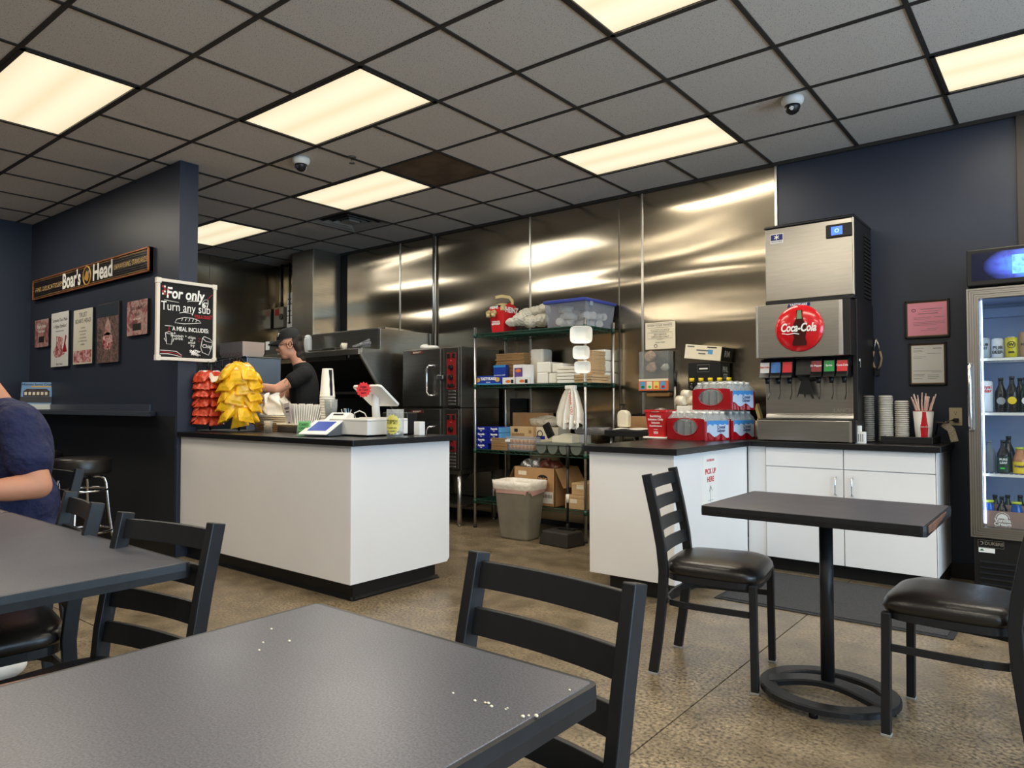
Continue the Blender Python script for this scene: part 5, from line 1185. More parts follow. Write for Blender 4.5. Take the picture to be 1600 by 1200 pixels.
# ---- top tier
z = SZ[0]
cx, cy = aY(5.12, 770, 500).x, 5.12
t = thing('ketchup_dispenser', 'red ketchup pouch box with a beige lid and handle on the top shelf', 'dispenser', (cx, cy, z))
q = aY(5.05, 781, 513); X1 = q.x + .055; X0 = X1 - .17; Y0, Y1 = 5.03, 5.25; zt = z + .27
pts = [(X0 + .02, Y0 + .02), (X1 - .01, Y0 + .02), (X1 - .01, Y1 - .03), (X0 + .02, Y1 - .03)]; ptt = [(X0, Y0), (X1, Y0), (X1, Y1), (X0, Y1)]
part(t, 'box_body', MB().add([(x, y, z) for x, y in pts] + [(x, y, zt - .03) for x, y in ptt] + [(X0, Y0, zt - .02), (X1, Y0, zt - .02), (X1, Y1, zt - .02), (X0, Y1, zt - .02), (X1, (Y0 + Y1) / 2, zt + .02)], [(0, 1, 5, 4), (1, 2, 6, 5), (2, 3, 7, 6), (3, 0, 4, 7), (0, 3, 2, 1), (4, 5, 6, 7), (5, 6, 12)]), 'red', .004)
mat('beige_plastic', (190, 170, 120), 0.45)
part(t, 'lid', MB().grid(lambda u, v: (X0 + .17 * u, Y0 + .22 * v, zt - .03 + .05 * math.sin(PI * u) ** .5 * (.4 + .6 * math.sin(PI * v))), 8, 8), 'beige_plastic')
part(t, 'handle', MB().sweep([(X0 - .02, Y1 - .1, zt + .085), (X0 + .06, Y1 - .1, zt + .09), (X1 - .02, Y1 - .1, zt + .07), (X1 + .012, Y1 - .1, zt + .035), (X1 + .015, Y1 - .1, zt)], [(-.014, -.004), (.014, -.004), (.014, .004), (-.014, .004)], up=(0, 1, 0)), 'beige_plastic')
for s in (0, 1): part(t, 'spout', MB().cyl((X0 + .01 + .06 * s, Y0 - .03, zt - .085), (X0 + .01 + .06 * s, Y0 + .0, zt - .075), .024, n=14).cyl((X0 + .01 + .06 * s, Y0 - .022, zt - .12), (X0 + .01 + .06 * s, Y0 - .018, zt - .09), .02, n=12), 'beige_plastic')
part(t, 'clasp', MB().box(X1 - .03, X1 + .004, Y0 - .004, Y0 + .04, zt - .065, zt - .02), 'beige_plastic', .002)
text(t, 'HEINZ', .068, 'white_ink', (X1 + .003, (Y0 + Y1) / 2 + .015, zt - .055), EY, (.08, 0, 1), off=.002, sx=.95)
text(t, 'KETCHUP', .03, 'red_dark', (X1 - .006, (Y0 + Y1) / 2 + .01, zt - .14), EY, (.08, 0, 1)); text(t, 'TOMATO', .03, 'red_dark', (X1 - .009, (Y0 + Y1) / 2 + .01, zt - .17), EY, (.08, 0, 1))
text(t, 'HEINZ', .034, 'white_ink', ((X0 + X1) / 2 - .02, Y0 - .003, zt - .032), EX, EZ, off=.001)
text(t, 'TOMATO', .022, 'white_ink', ((X0 + X1) / 2 - .01, Y0 + .009, zt - .165), EX, EZ, off=.001); text(t, 'KETCHUP', .022, 'white_ink', ((X0 + X1) / 2 - .01, Y0 + .011, zt - .185), EX, EZ, off=.001)
clear('clear_wrap', haze=.62, rough=.1, col=(232, 226, 208), bump=(26, .9, .03)); mat('cup_cream', (232, 224, 200), 0.5)
def lump(c, r, seed, n=26, crumple=0):
    g = random.Random(seed); ph = [(g.uniform(1, 4), g.uniform(1, 4), g.uniform(0, 6), g.uniform(.03, .10)) for _ in range(5)]
    def f(u, v):
        th, p = 2 * PI * u, PI * v; k = 1 + sum(a * math.sin(i * th + o) * math.sin(j * p + o) for i, j, o, a in [(round(q[0]), round(q[1]), q[2], q[3]) for q in ph])
        k += .03 * math.sin(9 * th + 5 * p)
        if crumple: k += crumple * (abs(math.sin(5 * th + 3 * math.sin(4 * p) + seed)) + .7 * abs(math.sin(7 * p + 2 * math.sin(3 * th) + seed)) - .8) * math.sin(p) ** .5
        return (c[0] + r[0] * k * math.sin(p) * math.cos(th), c[1] + r[1] * k * math.sin(p) * math.sin(th), max(c[2] - r[2] * .98, c[2] + r[2] * k * math.cos(p)))
    return MB().grid(f, n, n // 2)
for k, (px, py, r, lab) in enumerate([(799, 504, .045, 'small plastic-wrapped bundle at the near foot of the wrapped pile'), (812, 500, .065, 'plastic-wrapped bundle beside the ketchup box'), (829, 503, .062, 'plastic-wrapped bundle low in the middle of the wrapped pile'), (822, 490, .055, 'plastic-wrapped bundle on top of the wrapped pile'), (846, 501, .066, 'plastic-wrapped bundle low against the clear tote'), (837, 487, .055, 'plastic-wrapped bundle high in the middle of the pile'), (850, 484, .058, 'plastic-wrapped bundle leaning on the clear tote')]):
    q = aY(5.08 + .03 * k, px, py); zz = max(q.z, z + r * .8)
    solo('wrapped_bundle', lump((q.x, 5.08 + .03 * k, zz), (r * 1.1, r, r * .85), 40 + k, 48, .16), 'clear_wrap', lab, 'bundle', 'plastic-wrapped bundles on the top shelf', smooth=True)
# tote
tx1, ty0 = WX1 - .005, WY0 + .012; tx0 = aY(ty0, 851, 505).x; ty1 = 5.46
t = thing('storage_tote', 'clear plastic tote with a blue lid full of rolled bags', 'tote', ((tx0 + tx1) / 2, (ty0 + ty1) / 2, z)); zt = z + .232
clear('tote_plastic', tint=(226, 230, 238), haze=.2, rough=.25, col=(206, 212, 222))
def taper(x0, x1, y0, y1, z0, z1, d): return MB().add([(x0 + d, y0 + d, z0), (x1 - d, y0 + d, z0), (x1 - d, y1 - d, z0), (x0 + d, y1 - d, z0), (x0, y0, z1), (x1, y0, z1), (x1, y1, z1), (x0, y1, z1)], [(0, 1, 5, 4), (1, 2, 6, 5), (2, 3, 7, 6), (3, 0, 4, 7), (3, 2, 1, 0)])
part(t, 'bin', taper(tx0, tx1, ty0, ty1, z, zt - .02, .02), 'tote_plastic')
mat('lid_blue', (44, 58, 140), 0.35)
part(t, 'lid', MB().box(tx0 - .012, tx1 + .012, ty0 - .012, ty1 + .012, zt - .026, zt).box(tx0 + .02, tx1 - .02, ty0 + .02, ty1 - .02, zt, zt + .008), 'lid_blue', .004)
part(t, 'latch', MB().box(tx1 + .003, tx1 + .012, ty0 + .06, ty0 + .10, zt - .06, zt - .02), 'tote_plastic')
g = random.Random(11); mat('bag_roll', (222, 212, 190), 0.5, bump=(50, .6, .02)); mat('bag_red', (210, 90, 80), 0.5)
for k in range(17):
    x = g.uniform(tx0 + .09, tx1 - .09); y = g.uniform(ty0 + .08, ty1 - .09); zz = z + .045 + (k // 8) * .062; a = g.uniform(0, PI)
    d = Vector((math.cos(a), math.sin(a), g.uniform(-.15, .15))) * .06
    tt = thing('rolled_bag', 'white rolled plastic bag inside the clear tote', 'bag roll', (x, y, zz - .03), 0, 'rolled bags in the tote')
    part(tt, 'roll', MB().cyl(Vector((x, y, zz)) - d, Vector((x, y, zz)) + d, .032, .029, n=16), 'bag_roll')
    part(tt, 'roll_end', MB().tube([Vector((x, y, zz)) + d * 1.01 + (EZ * math.cos(u) + d.normalized().cross(EZ) * math.sin(u)) * (.006 + .0016 * u) for u in [i * .7 for i in range(18)]], .0016, 4), 'bag_red' if k % 5 == 0 else 'grey_ink')
# foam bowls hung on the front post
for k, (px, py, w, h) in enumerate(((908, 523, .185, .148), (908, 551, .14, .112), (910, 574, .135, .10))):
    c = aY(WY0 - .075, px, py); n_ = Vector((-c.x, -c.y, 0)).normalized(); rt = Vector((-n_.y, n_.x, 0))
    def sq(u, e=.45): ca, sa = math.cos(u), math.sin(u); return abs(ca) ** e * (1 if ca > 0 else -1), abs(sa) ** e * (1 if sa > 0 else -1)
    vs = []; N = 36
    for s, dpt in ((1, 0), (.97, -.004), (.9, -.004), (.62, -.036), (.3, -.037)):
        for i in range(N): a, b = sq(2 * PI * i / N); vs.append(c + rt * a * w / 2 * s * (1 if s > .7 else .97) + EZ * b * h / 2 * s + n_ * dpt)
    vs.append(c - n_ * .037)
    fs = [(j * N + i, j * N + (i + 1) % N, (j + 1) * N + (i + 1) % N, (j + 1) * N + i) for j in range(4) for i in range(N)] + [(4 * N + i, 4 * N + (i + 1) % N, 5 * N) for i in range(N)]
    o = solo('foam_bowl', MB().add(vs, fs, True), 'foam', ('largest of three white foam bowls hung down the shelf post', 'middle of three white foam bowls hung down the shelf post', 'lowest of three white foam bowls hung down the shelf post')[k], 'bowl', 'foam bowls on the shelf post')
    s = o.modifiers.new('solid', 'SOLIDIFY'); s.thickness = .004
# ---- second tier
z = SZ[1]
mat('tk_blue', (30, 60, 150), 0.4); mat('tk_light', (60, 140, 200), 0.4); mat('donut', (206, 160, 90), 0.6); mat('tk_purple', (96, 70, 130), 0.4); mat('tk_orange', (214, 120, 60), 0.4)
t, a, b, z1 = bx('snack_carton', 743, 783, 588, 4.985, .10, z, 'tk_blue', 'low blue snack cake carton with two cakes printed on it')
text(t, 'TASTYKAKE', .036, 'white_ink', ((a + b) / 2, 4.9845, z1 - .028), EX, EZ, off=.0015, sx=.95); text(t, 'donuts', .018, 'white_ink', ((a + b) / 2, 4.9845, z + .022), EX, EZ)
for s, xx in ((0, a + .03), (1, b - .045)): part(t, 'cake_picture', MB().prism([(xx + .028 * math.cos(u), z + .045 + .022 * math.sin(u)) for u in [2 * PI * i / 14 for i in range(14)]], 'y', 4.984, 4.985), 'donut')
part(t, 'light_band', MB().box(a, b, 4.9842, 4.985, z, z + .012), 'tk_light')
t, a, b, z1 = bx('snack_carton', 771, 790, 571, 5.09, .05, z, 'tk_blue', 'upright blue snack cake carton behind the low one')
text(t, 'TASTYKAKE', .03, 'white_ink', ((a + b) / 2, 5.0895, z + .08), EX, EZ, off=.001, sx=.8); text(t, 'Krimpets', .02, 'white_ink', ((a + b) / 2, 5.0895, z + .055), EX, EZ); part(t, 'light_band', MB().box(a, b, 5.0892, 5.09, z1 - .02, z1), 'tk_light')
t, a, b, z1 = bx('snack_carton', 802, 817.5, 570, 5.02, .05, z, 'poster_white', 'white and purple snack carton with an orange oval')
part(t, 'printed_panel', MB().box(a + .012, b - .008, 5.0192, 5.02, z + .06, z1 - .03), 'tk_purple'); part(t, 'printed_oval', MB().prism([((a + b) / 2 + .034 * math.cos(u), z1 - .055 + .016 * math.sin(u)) for u in [2 * PI * i / 18 for i in range(18)]], 'y', 5.0184, 5.0192), 'tk_orange')
t, a, b, z1 = bx('snack_carton', 818, 829, 570, 5.02, .05, z, 'poster_white', 'white snack carton beside the purple one'); part(t, 'printed_drop', MB().box(a + .02, b - .02, 5.0192, 5.02, z + .03, z + .06), 'blue_light')
for k, (p0, p1) in enumerate(((785, 803), (806, 825))):
    t, a, b, z1 = bx('snack_bar_box', p0, p1, 590 - k, 4.985, .03, z, 'poster_white', ('small white snack box with an orange oval beside the low blue carton', 'small white snack box with an orange oval before the purple carton')[k], group='small snack boxes')
    part(t, 'printed_oval', MB().prism([((a + b) / 2 + .03 * math.cos(u), z + .025 + .013 * math.sin(u)) for u in [2 * PI * i / 16 for i in range(16)]], 'y', 4.9842, 4.985), 'tk_orange'); part(t, 'printed_cake', MB().box(b - .035, b - .005, 4.9842, 4.985, z + .008, z + .04), 'black_ink')
def stack(name, pl, pr, ytop, Y, dep, z0, n, m, label, cat, part_name, jit=.004, bevel=.001, rz=0):
    a, b = aY(Y, pl, ytop), aY(Y, pr, ytop); z1 = max(a.z, b.z); h = (z1 - z0) / n
    t = thing(name, label, cat, ((a.x + b.x) / 2, Y + dep / 2, z0), rz)
    w = (b.x - a.x) / 2
    me = MB().box(-w, w, -dep / 2, dep / 2, 0, h * .86).mesh(part_name, m)
    for k in range(n):
        o = link(part_name, me, t); o.location = (g.uniform(-jit, jit), g.uniform(-jit, jit), k * h); o.rotation_euler = (0, 0, g.uniform(-1, 1) * jit * 2)
        if bevel: finish(o, bevel, 1)
    return t
stack('flat_box_stack', 775, 819, 553, 5.15, .25, z, 22, 'kraft', 'tall stack of flattened kraft boxes behind the snack cartons', 'box stack', 'flat_box', .006)
t, a, b, z1 = bx('container_pack', 827, 848, 546, 5.25, .16, z, 'foam', 'grey-white wrapped pack standing behind the kraft stack', 'pack', bevel=.02)
for p0, p1, yt, zz0, lab in ((838, 860, 566, .095, 'upper white wrapped pack left of the foam box stack'), (838, 856, 582.5, 0, 'lower white wrapped pack beside the snack cartons'), (857, 870, 583, 0, 'lower white wrapped pack touching the foam box stack'), (862, 880, 568, .095, 'white wrapped pack partly behind the foam box stack')):
    a, b = aY(5.08, p0, yt), aY(5.08, p1, yt)
    solo('container_pack', MB().box(a.x, b.x - .004, 5.08, 5.3, z + zz0 + .0005, max(a.z, z + zz0 + .06)), 'foam', lab, 'pack', 'white wrapped packs on the second shelf', bevel=.012, seg=3)
stack('foam_box_stack', 870, 897, 572.5, 5.03, .2, z, 5, 'foam', 'stack of white foam boxes before the kraft cartons', 'box stack', 'foam_box', .003, .004)
stack('flat_box_stack', 897, 925, 585, 5.03, .3, z, 3, 'cardboard_light', 'low kraft carton bundle near the shelf post', 'box stack', 'flat_box', .003)
stack('flat_box_stack', 902, 925, 548, 5.12, .22, z + .075, 16, 'cardboard_light', 'taller kraft carton bundle behind the foam bowls', 'box stack', 'flat_box', .003)
for k, (yt, zz0) in enumerate(((581, 0), (561, .10), (539, .20))):
    a = aX(-3.2, 947, 590).y; b = aX(-3.2, 966, 590).y
    solo('container_pack', MB().box(-3.38, -3.2, a - .02, b - .005, z + zz0 + .0005, z + zz0 + .098), 'foam', ('bottom white wrapped pack of three at the shelf end', 'middle white wrapped pack of three at the shelf end', 'top white wrapped pack of three at the shelf end')[k], 'pack', 'white wrapped packs on the second shelf', bevel=.012, seg=3)
# ---- third tier
z = SZ[2]
g2 = random.Random(21)
mat('foil_blue', (24, 40, 140), 0.35); 
zz = z
for k in range(4):
    h = .052
    for j, (p0, p1) in enumerate(((743.5, 762), (762.5, 783))):
        a, b = aY(4.99, p0, 680).x, aY(4.99, p1, 680).x
        if k == 0 and j == 1: continue
        lab = '%s blue foil carton of the %s column' % (('lowest', 'second', 'third', 'topmost')[k], ('outer', 'inner')[j])
        t = thing('foil_carton', lab, 'carton', ((a + b) / 2, 5.1, zz), 0, 'blue foil cartons on the third shelf')
        part(t, 'carton', MB().box(a, b - .002, 4.99 + .004 * ((k + j) % 2), 5.26, zz + k * h, zz + (k + 1) * h - .002), 'foil_blue', .002)
        part(t, 'light_end', MB().box(b - .03, b - .001, 4.989 + .004 * ((k + j) % 2), 5.2, zz + k * h + .001, zz + (k + 1) * h - .003), 'blue_light' if j else 'foil_blue')
        text(t, 'Reynolds', .024, 'white_ink', ((a + b) / 2 - .006, 4.9885, zz + k * h + .034), EX, EZ, off=.001, sx=.9); text(t, 'foil', .016, 'white_ink', ((a + b) / 2 - .006, 4.9885, zz + k * h + .014), EX, EZ)
stack('kraft_pad_stack', 767.5, 792, 684.5, 4.975, .01 + .0, z, 9, 'kraft', 'stack of brown kraft pads before the foil cartons', 'pad stack', 'pad', .003)
t, a, b, z1 = bx('cardboard_box', 797, 833, 667, 5.12, .22, z + .0, 'cardboard_light', 'kraft carton with printed marks behind the clear deli tub'); part(t, 'printed_mark', MB().box(a + .05, a + .09, 5.119, 5.12, z1 - .05, z1 - .02), 'black_ink'); part(t, 'printed_mark', MB().box(a + .02, b - .1, 5.119, 5.12, z1 - .085, z1 - .06), 'kraft'); part(t, 'printed_mark', MB().box(b - .05, b - .02, 5.119, 5.12, z1 - .06, z1 - .03), 'kraft')
t, a, b, z1 = bx('cardboard_box', 801, 857, 645, 5.33, .08, z, 'cardboard', 'tall brown carton standing at the back of the third shelf')
t = thing('deli_tub', 'clear tub of small orange and white sauce cups', 'tub', (aY(5.0, 812, 690).x, 5.05, z))
a, b = aY(5.0, 792, 690).x, aY(5.0, 834, 690).x
part(t, 'tub', taper(a, b, 4.985, 5.10, z + .002, z + .125, .006), 'tote_plastic')
mat('orange_sauce', (226, 160, 90), 0.5)
for k in range(14):
    x = a + .025 + (b - a - .05) * (k % 7) / 6; zz = z + .008 + (k // 7) * .05
    tt = thing('sauce_cup', 'small sauce cup inside the clear deli tub', 'cup', (x, 5.03, zz), 0, 'sauce cups in the tub')
    part(tt, 'cup', MB().lathe([(.016, 0), (.020, .04), (0, .04)], n=14), 'orange_sauce', world=False); part(tt, 'lid', MB().lathe([(.021, .04), (.021, .045), (0, .046)], n=14), 'cup_cream', world=False)
solo('price_tag', MB().box(a + .0, a + .055, 4.975, 4.978, z + .078, z + .105), 'white_paper', 'white tag on the clear deli tub', 'tag')
t, a, b, z1 = bx('foam_carton', 836, 872, 668, 5.17, .2, z, 'cream_paper', 'white carton with a blue stripe and a round mark'); part(t, 'blue_stripe', MB().box(a, a + .11, 5.169, 5.17, z + .10, z + .13), 'blue'); part(t, 'round_mark', MB().tube([(a + .055 + .028 * math.cos(u), 5.169, z1 - .06 + .028 * math.sin(u)) for u in [2 * PI * i / 18 for i in range(18)]], .004, 5, True, up=(0, 1, 0)), 'black_ink')
q = aY(5.2, 850, 660)
solo('clear_film', lump((q.x, 5.24, z1 + .045), (.19, .07, .05), 77), 'clear_wrap', 'crumpled clear film lying on the striped white carton', 'plastic film', smooth=True)
t = thing('cutlery_tray', 'grey cutlery tray with four round scoops at the shelf edge', 'cutlery tray', (aY(4.94, 876, 690).x, 5.0, z))
mat('tray_grey', (104, 112, 104), 0.5)
a, b = aY(4.95, 837, 690).x, aY(4.95, 909, 690).x; zt_ = z + .085
part(t, 'rim', MB().box(a, b, 4.94, 5.16, zt_ - .02, zt_), 'tray_grey', .004)
for k in range(4):
    xc = a + (b - a) * (k + .5) / 4; w = (b - a) / 8 * .88
    part(t, 'scoop', MB().grid(lambda u, v: (xc + w * math.cos(PI + PI * u) * (1 if True else 0), 4.95 + .2 * v, zt_ - .02 + .075 * -abs(math.sin(PI * u)) ** .8), 14, 3).add([(xc + w * math.cos(PI + PI * i / 14), 4.95, zt_ - .02 - .075 * abs(math.sin(PI * i / 14)) ** .8) for i in range(15)], [tuple(range(15))], False), 'tray_grey')
q = aY(5.0, 877, 684)
solo('cream_tub', MB().prism([(q.x - .1, zt_), (q.x + .11, zt_), (q.x + .11, zt_ + .07), (q.x + .02, zt_ + .08), (q.x - .1, zt_ + .045)], 'y', 5.0, 5.12), 'cup_cream', 'cream folded paper tub in the cutlery tray', 'tub', bevel=.006)
q = aY(5.02, 856, 676)
solo('black_scraper', MB().cbox((q.x, 5.03, q.z + .02), (.075, .02, .13), R=Matrix.Rotation(-.5, 3, 'Y')), 'black_plastic', 'tilted black scraper standing in the cutlery tray', 'scraper', bevel=.006)
t, a, b, z1 = bx('flat_carton', 886, 912, 680, 5.17, .12, z, 'poster_white', 'flat white carton at the shelf end behind the cutlery tray')
solo('film_roll', MB().cyl((a + .05, 5.25, z1 + .035), (b + .22, 5.25, z1 + .035), .035, n=18), 'wrap_film', 'grey roll of plastic film at the end of the third shelf', 'film roll')
# shopping bags hanging below the second tier
mat('bag_white', (236, 232, 222), 0.45, bump=(14, .5, .03)); mat('bag_print', (214, 110, 100), 0.6)
tq = aY(4.955, 893, 606); bqz = aY(4.955, 893, 668).z
t = thing('carrier_bags', 'white carrier bags with red print hanging from the second shelf', 'bags', (tq.x, 4.94, bqz))
def bag_sheet(off, ph, wtop, wbot, y0):
    def f(u, v):
        w = wtop + (wbot - wtop) * min(1, v * 1.5) ** .7; fold = .022 * math.sin(9 * u * PI + ph) * v + .012 * math.sin(17 * u + 3 * ph)
        return (tq.x + off + (u - .5) * 2 * w, y0 - .02 * v + fold, tq.z - .005 - (tq.z - bqz - .02) * v + .028 * math.sin(5 * PI * u + ph) * (v > .9))
    return MB().grid(f, 36, 18)
for k, a_ in enumerate(((-.03, .3, .03, .125, 4.955), (.02, 1.7, .035, .13, 4.935), (.035, 2.9, .02, .075, 4.915))):
    o = part(t, 'bag', bag_sheet(*a_), 'bag_white', smooth=True)
part(t, 'tie', MB().box(tq.x - .05, tq.x + .05, 4.925, 4.965, tq.z - .012, tq.z + .02), 'bag_white', .006)
text(t, 'THANK YOU', .032, 'bag_print', (tq.x + .045, 4.872, tq.z - .13), (0.12, 0, -1), (1, 0, .12), off=.001)
# ---- lowest tier
z = SZ[3]
q0, q1, q2 = aY(4.97, 803, 725), aY(4.97, 867, 795), aX(-3.42, 880, 730)
t = thing('open_carton', 'open brown carton full of snack bags on the lowest shelf', 'carton', ((q0.x + q1.x) / 2, 5.15, z)); zt_ = z + .33
X0, X1, Y0, Y1 = q0.x, q1.x, 4.97, 5.33
for nm, a in (('wall', (X0, X1, Y0, Y0 + .006)), ('wall', (X0, X1, Y1 - .006, Y1)), ('wall', (X0, X0 + .006, Y0, Y1)), ('wall', (X1 - .006, X1, Y0, Y1))): part(t, 'carton_wall', MB().box(*a, z, zt_), 'cardboard')
part(t, 'carton_floor', MB().box(X0, X1, Y0, Y1, z, z + .006), 'cardboard')
part(t, 'flap', MB().add([(X0, Y0, zt_), (X0, Y1, zt_), (X0 - .07, Y1, zt_ - .13), (X0 - .07, Y0, zt_ - .13)], [(0, 1, 2, 3)]), 'cardboard'); part(t, 'flap', MB().add([(X1, Y0, zt_), (X1, Y1, zt_), (X1 + .09, Y1, zt_ - .16), (X1 + .09, Y0, zt_ - .16)], [(0, 1, 2, 3)]), 'cardboard')
lg = part(t, 'printed_logo', MB().prism([(X1 - .13 + .055 * math.cos(u), zt_ - .09 + .032 * math.sin(u)) for u in [2 * PI * i / 20 for i in range(20)]], 'y', Y0 - .001, Y0), 'black_ink'); text(lg, 'Frito Lay', .026, 'cardboard', (X1 - .13, Y0 - .0015, zt_ - .09), EX, EZ, off=.001)
part(t, 'tape', MB().box(X0 + .05, X0 + .14, Y0 - .001, Y0, zt_ - .07, zt_ - .035), 'cream_paper')
lb = part(t, 'shipping_label', MB().box(X1 - .13, X1 - .02, Y0 - .001, Y0, z + .03, z + .13), 'white_paper')
for k in range(8): part(lb, 'barcode_bar', MB().box(X1 - .12 + k * .012, X1 - .115 + k * .012, Y0 - .0016, Y0 - .001, z + .075, z + .105), 'black_ink')
mat('foil_silver', (176, 176, 174), 0.25, metal=.8, bump=(30, .6, .02)); mat('foil_brown', (96, 48, 34), 0.3, bump=(30, .6, .02)); mat('foil_dark', (40, 30, 28), 0.3, bump=(30, .6, .02))
for k, (fx, m_, lab) in enumerate(((.16, 'foil_silver', 'silver snack bag at the side of the open carton'), (.36, 'foil_silver', 'crumpled silver snack bag poking out of the open carton'), (.5, 'foil_dark', 'black snack bag in the middle of the open carton'), (.64, 'foil_brown', 'reddish snack bag poking out of the open carton'), (.82, 'foil_brown', 'brown snack bag by the printed logo side of the open carton'))):
    xx = X0 + fx * (X1 - X0); solo('snack_bag', lump((xx, 5.08 + .02 * (k % 3), zt_ + .0), (.075, .06, .055 + .012 * (k % 2)), 90 + k), m_, lab, 'snack bag', 'snack bags in the open carton', smooth=True)
for k, (p0, yt, zz0, h, lab) in enumerate(((883, 777, 0, .115, 'lower small kraft carton on the bottom shelf by the post'), (891, 754, .118, .10, 'upper small kraft carton stacked by the shelf post'))):
    a = aY(5.0, p0, yt).x; t = thing('kraft_carton', lab, 'carton', ((a - 3.19) / 2, 5.15, z + zz0), 0, 'small kraft cartons on the bottom shelf')
    part(t, 'carton', MB().box(a, -3.195, 5.0 + .02 * k, 5.35, z + zz0, z + zz0 + h), 'cardboard_light', .003); part(t, 'tape', MB().box(a + .05, a + .12, 4.999 + .02 * k, 5.0 + .02 * k, z + zz0 + .05, z + zz0 + .085), 'cream_paper'); part(t, 'lid_seam', MB().box(a - .001, -3.194, 4.999 + .02 * k, 5.0 + .02 * k, z + zz0 + h - .024, z + zz0 + h - .022), 'kraft')

# ================================================================== bin and dustpan
mat('bin_grey', (136, 132, 120), 0.55, noise=(8, .12)); mat('liner', (232, 226, 214), 0.4, bump=(30, .4, .02)); mat('liner_pink', (226, 186, 178), 0.5)
b0, b1 = aZ(0, 787, 842), aZ(0, 838, 847)
cx, cy = -3.74, 4.81
t = thing('waste_bin', 'grey waste bin with a white liner folded over the rim', 'bin', (cx, cy, 0))
def rr_(hx, hy, r, z): return [(x, y, z) for x, y in rounded(-hx, hx, -hy, hy, r, 5)]
rings = [rr_(.145, .10, .04, .0), rr_(.15, .105, .045, .02), rr_(.195, .135, .05, .46), rr_(.20, .14, .05, .48)]; N = len(rings[0]); vs = sum(rings, [])
part(t, 'body', MB().add(vs, [(j * N + i, j * N + (i + 1) % N, (j + 1) * N + (i + 1) % N, (j + 1) * N + i) for j in range(3) for i in range(N)] + [tuple(range(N))[::-1]], True), 'bin_grey', world=False)
lr = [rr_(.196, .136, .05, .40), rr_(.203, .143, .05, .425), rr_(.206, .146, .05, .455), rr_(.21, .15, .05, .492), rr_(.195, .135, .05, .495), rr_(.185, .125, .05, .46), rr_(.16, .11, .05, .2)]
lv = []
for j, r in enumerate(lr): lv += [(x, y, z + (.016 * math.sin(i * 1.3) + .01 * math.sin(i * 2.9) if j == 0 else .005 * math.sin(i * 1.9) if j == 3 else 0)) for i, (x, y, z) in enumerate(r)]
part(t, 'liner', MB().add(lv, [(j * N + i, j * N + (i + 1) % N, (j + 1) * N + (i + 1) % N, (j + 1) * N + i) for j in range(6) for i in range(N)], True), 'liner', world=False)
part(t, 'liner_band', MB().add(lv[:N] + [(x * 1.004, y * 1.004, z) for x, y, z in lv[N:2 * N]], [(i, (i + 1) % N, N + (i + 1) % N, N + i) for i in range(N)], True), 'liner_pink', world=False)
# long-handled dustpan
cx, cy = -3.29, 4.79
t = thing('lobby_dustpan', 'long-handled black lobby dustpan standing by the shelving', 'dustpan', (cx, cy, 0))
mat('pan_black', (40, 37, 34), 0.6, noise=(20, .2))
part(t, 'pan', MB().add([(-.17, -.09, 0), (.13, -.12, 0), (.17, .10, 0), (-.15, .12, 0), (-.15, -.07, .115), (.12, -.10, .115), (.15, .08, .12), (-.13, .10, .12)], [(0, 1, 5, 4), (1, 2, 6, 5), (2, 3, 7, 6), (3, 0, 4, 7), (4, 5, 6, 7), (3, 2, 1, 0)]), 'pan_black', .012, world=False)
part(t, 'hinge', MB().box(-.06, .10, .02, .06, .118, .135).cyl((.03, .04, .13), (.03, .04, .17), .02, .014), 'black_plastic', .003, world=False)
part(t, 'handle', MB().cyl((.03, .04, .16), (.03, .045, .62), .0105, n=12), 'black_metal', world=False)
part(t, 'grip', MB().cyl((.03, .045, .62), (.03, .045, .80), .015, .014, n=12).ball((.03, .045, .80), .015, 12, 6), 'black_plastic', world=False)
part(t, 'handle_tag', MB().cyl((.03, .0418, .34), (.03, .0425, .41), .0118, n=12), 'white_paper', world=False)
# ================================================================== order counter: crisps, till, cups, notes
T0 = .941
def bag_mesh(name, W, L, D, mats, seed, print_box=None):
    """pillow bag, top seam at the origin, hanging down -z, front toward +y"""
    g = random.Random(seed); mb = MB(); ph = [g.uniform(0, 6) for _ in range(4)]
    def f(sgn):
        def h(u, v):
            e = max(0, min(1, (v - .07) / .86)); t = (math.sin(PI * e) ** .55 if 0 < e < 1 else 0) * (max(0, 1 - abs(2 * u - 1) ** 3.2)) ** .6
            wr = 1 + .10 * math.sin(11 * u + ph[0] + 5 * v) * math.sin(9 * v + ph[1]) + .06 * math.sin(23 * v + ph[2])
            w = W * (1 - .10 * math.sin(PI * v))
            return ((u - .5) * w + .004 * math.sin(6 * v + ph[3]), sgn * D / 2 * t * wr + .003 * math.sin(20 * u) * (v < .05 or v > .95), -L * v)
        return h
    mb.grid(f(1), 14, 18, 0); k = len(mb.f)
    mb.grid(f(-1), 14, 18, 0)
    # printed patch on the front
    if print_box:
        for i in range(14 * 18):
            u, v = (i % 14 + .5) / 14, (i // 14 + .5) / 18
            for (u0, u1, v0, v1, mi) in print_box:
                if u0 < u < u1 and v0 < v < v1: mb.mi[i] = mi; mb.mi[k + i] = mi
    return mb.mesh(name, mats)
mat('bag_yellow', (236, 184, 34), 0.28, noise=(30, .12), bump=(40, .25, .01)); mat('bag_yellow_print', (226, 150, 60), 0.35); mat('bag_cream', (236, 214, 150), 0.35)
mat('bag_orange', (190, 64, 38), 0.28, noise=(40, .5), bump=(40, .3, .01)); mat('bag_dark', (48, 26, 22), 0.35); mat('bag_paper', (226, 214, 200), 0.4); mat('bag_blue', (60, 110, 170), 0.35)
YB_ = [bag_mesh('crisp_bag', .14, .195, .08, ['bag_yellow', 'bag_yellow_print', 'bag_cream'], 100 + k, [(.22, .78, .22, .5, 1), (.3, .7, .28, .42, 2)]) for k in range(3)]
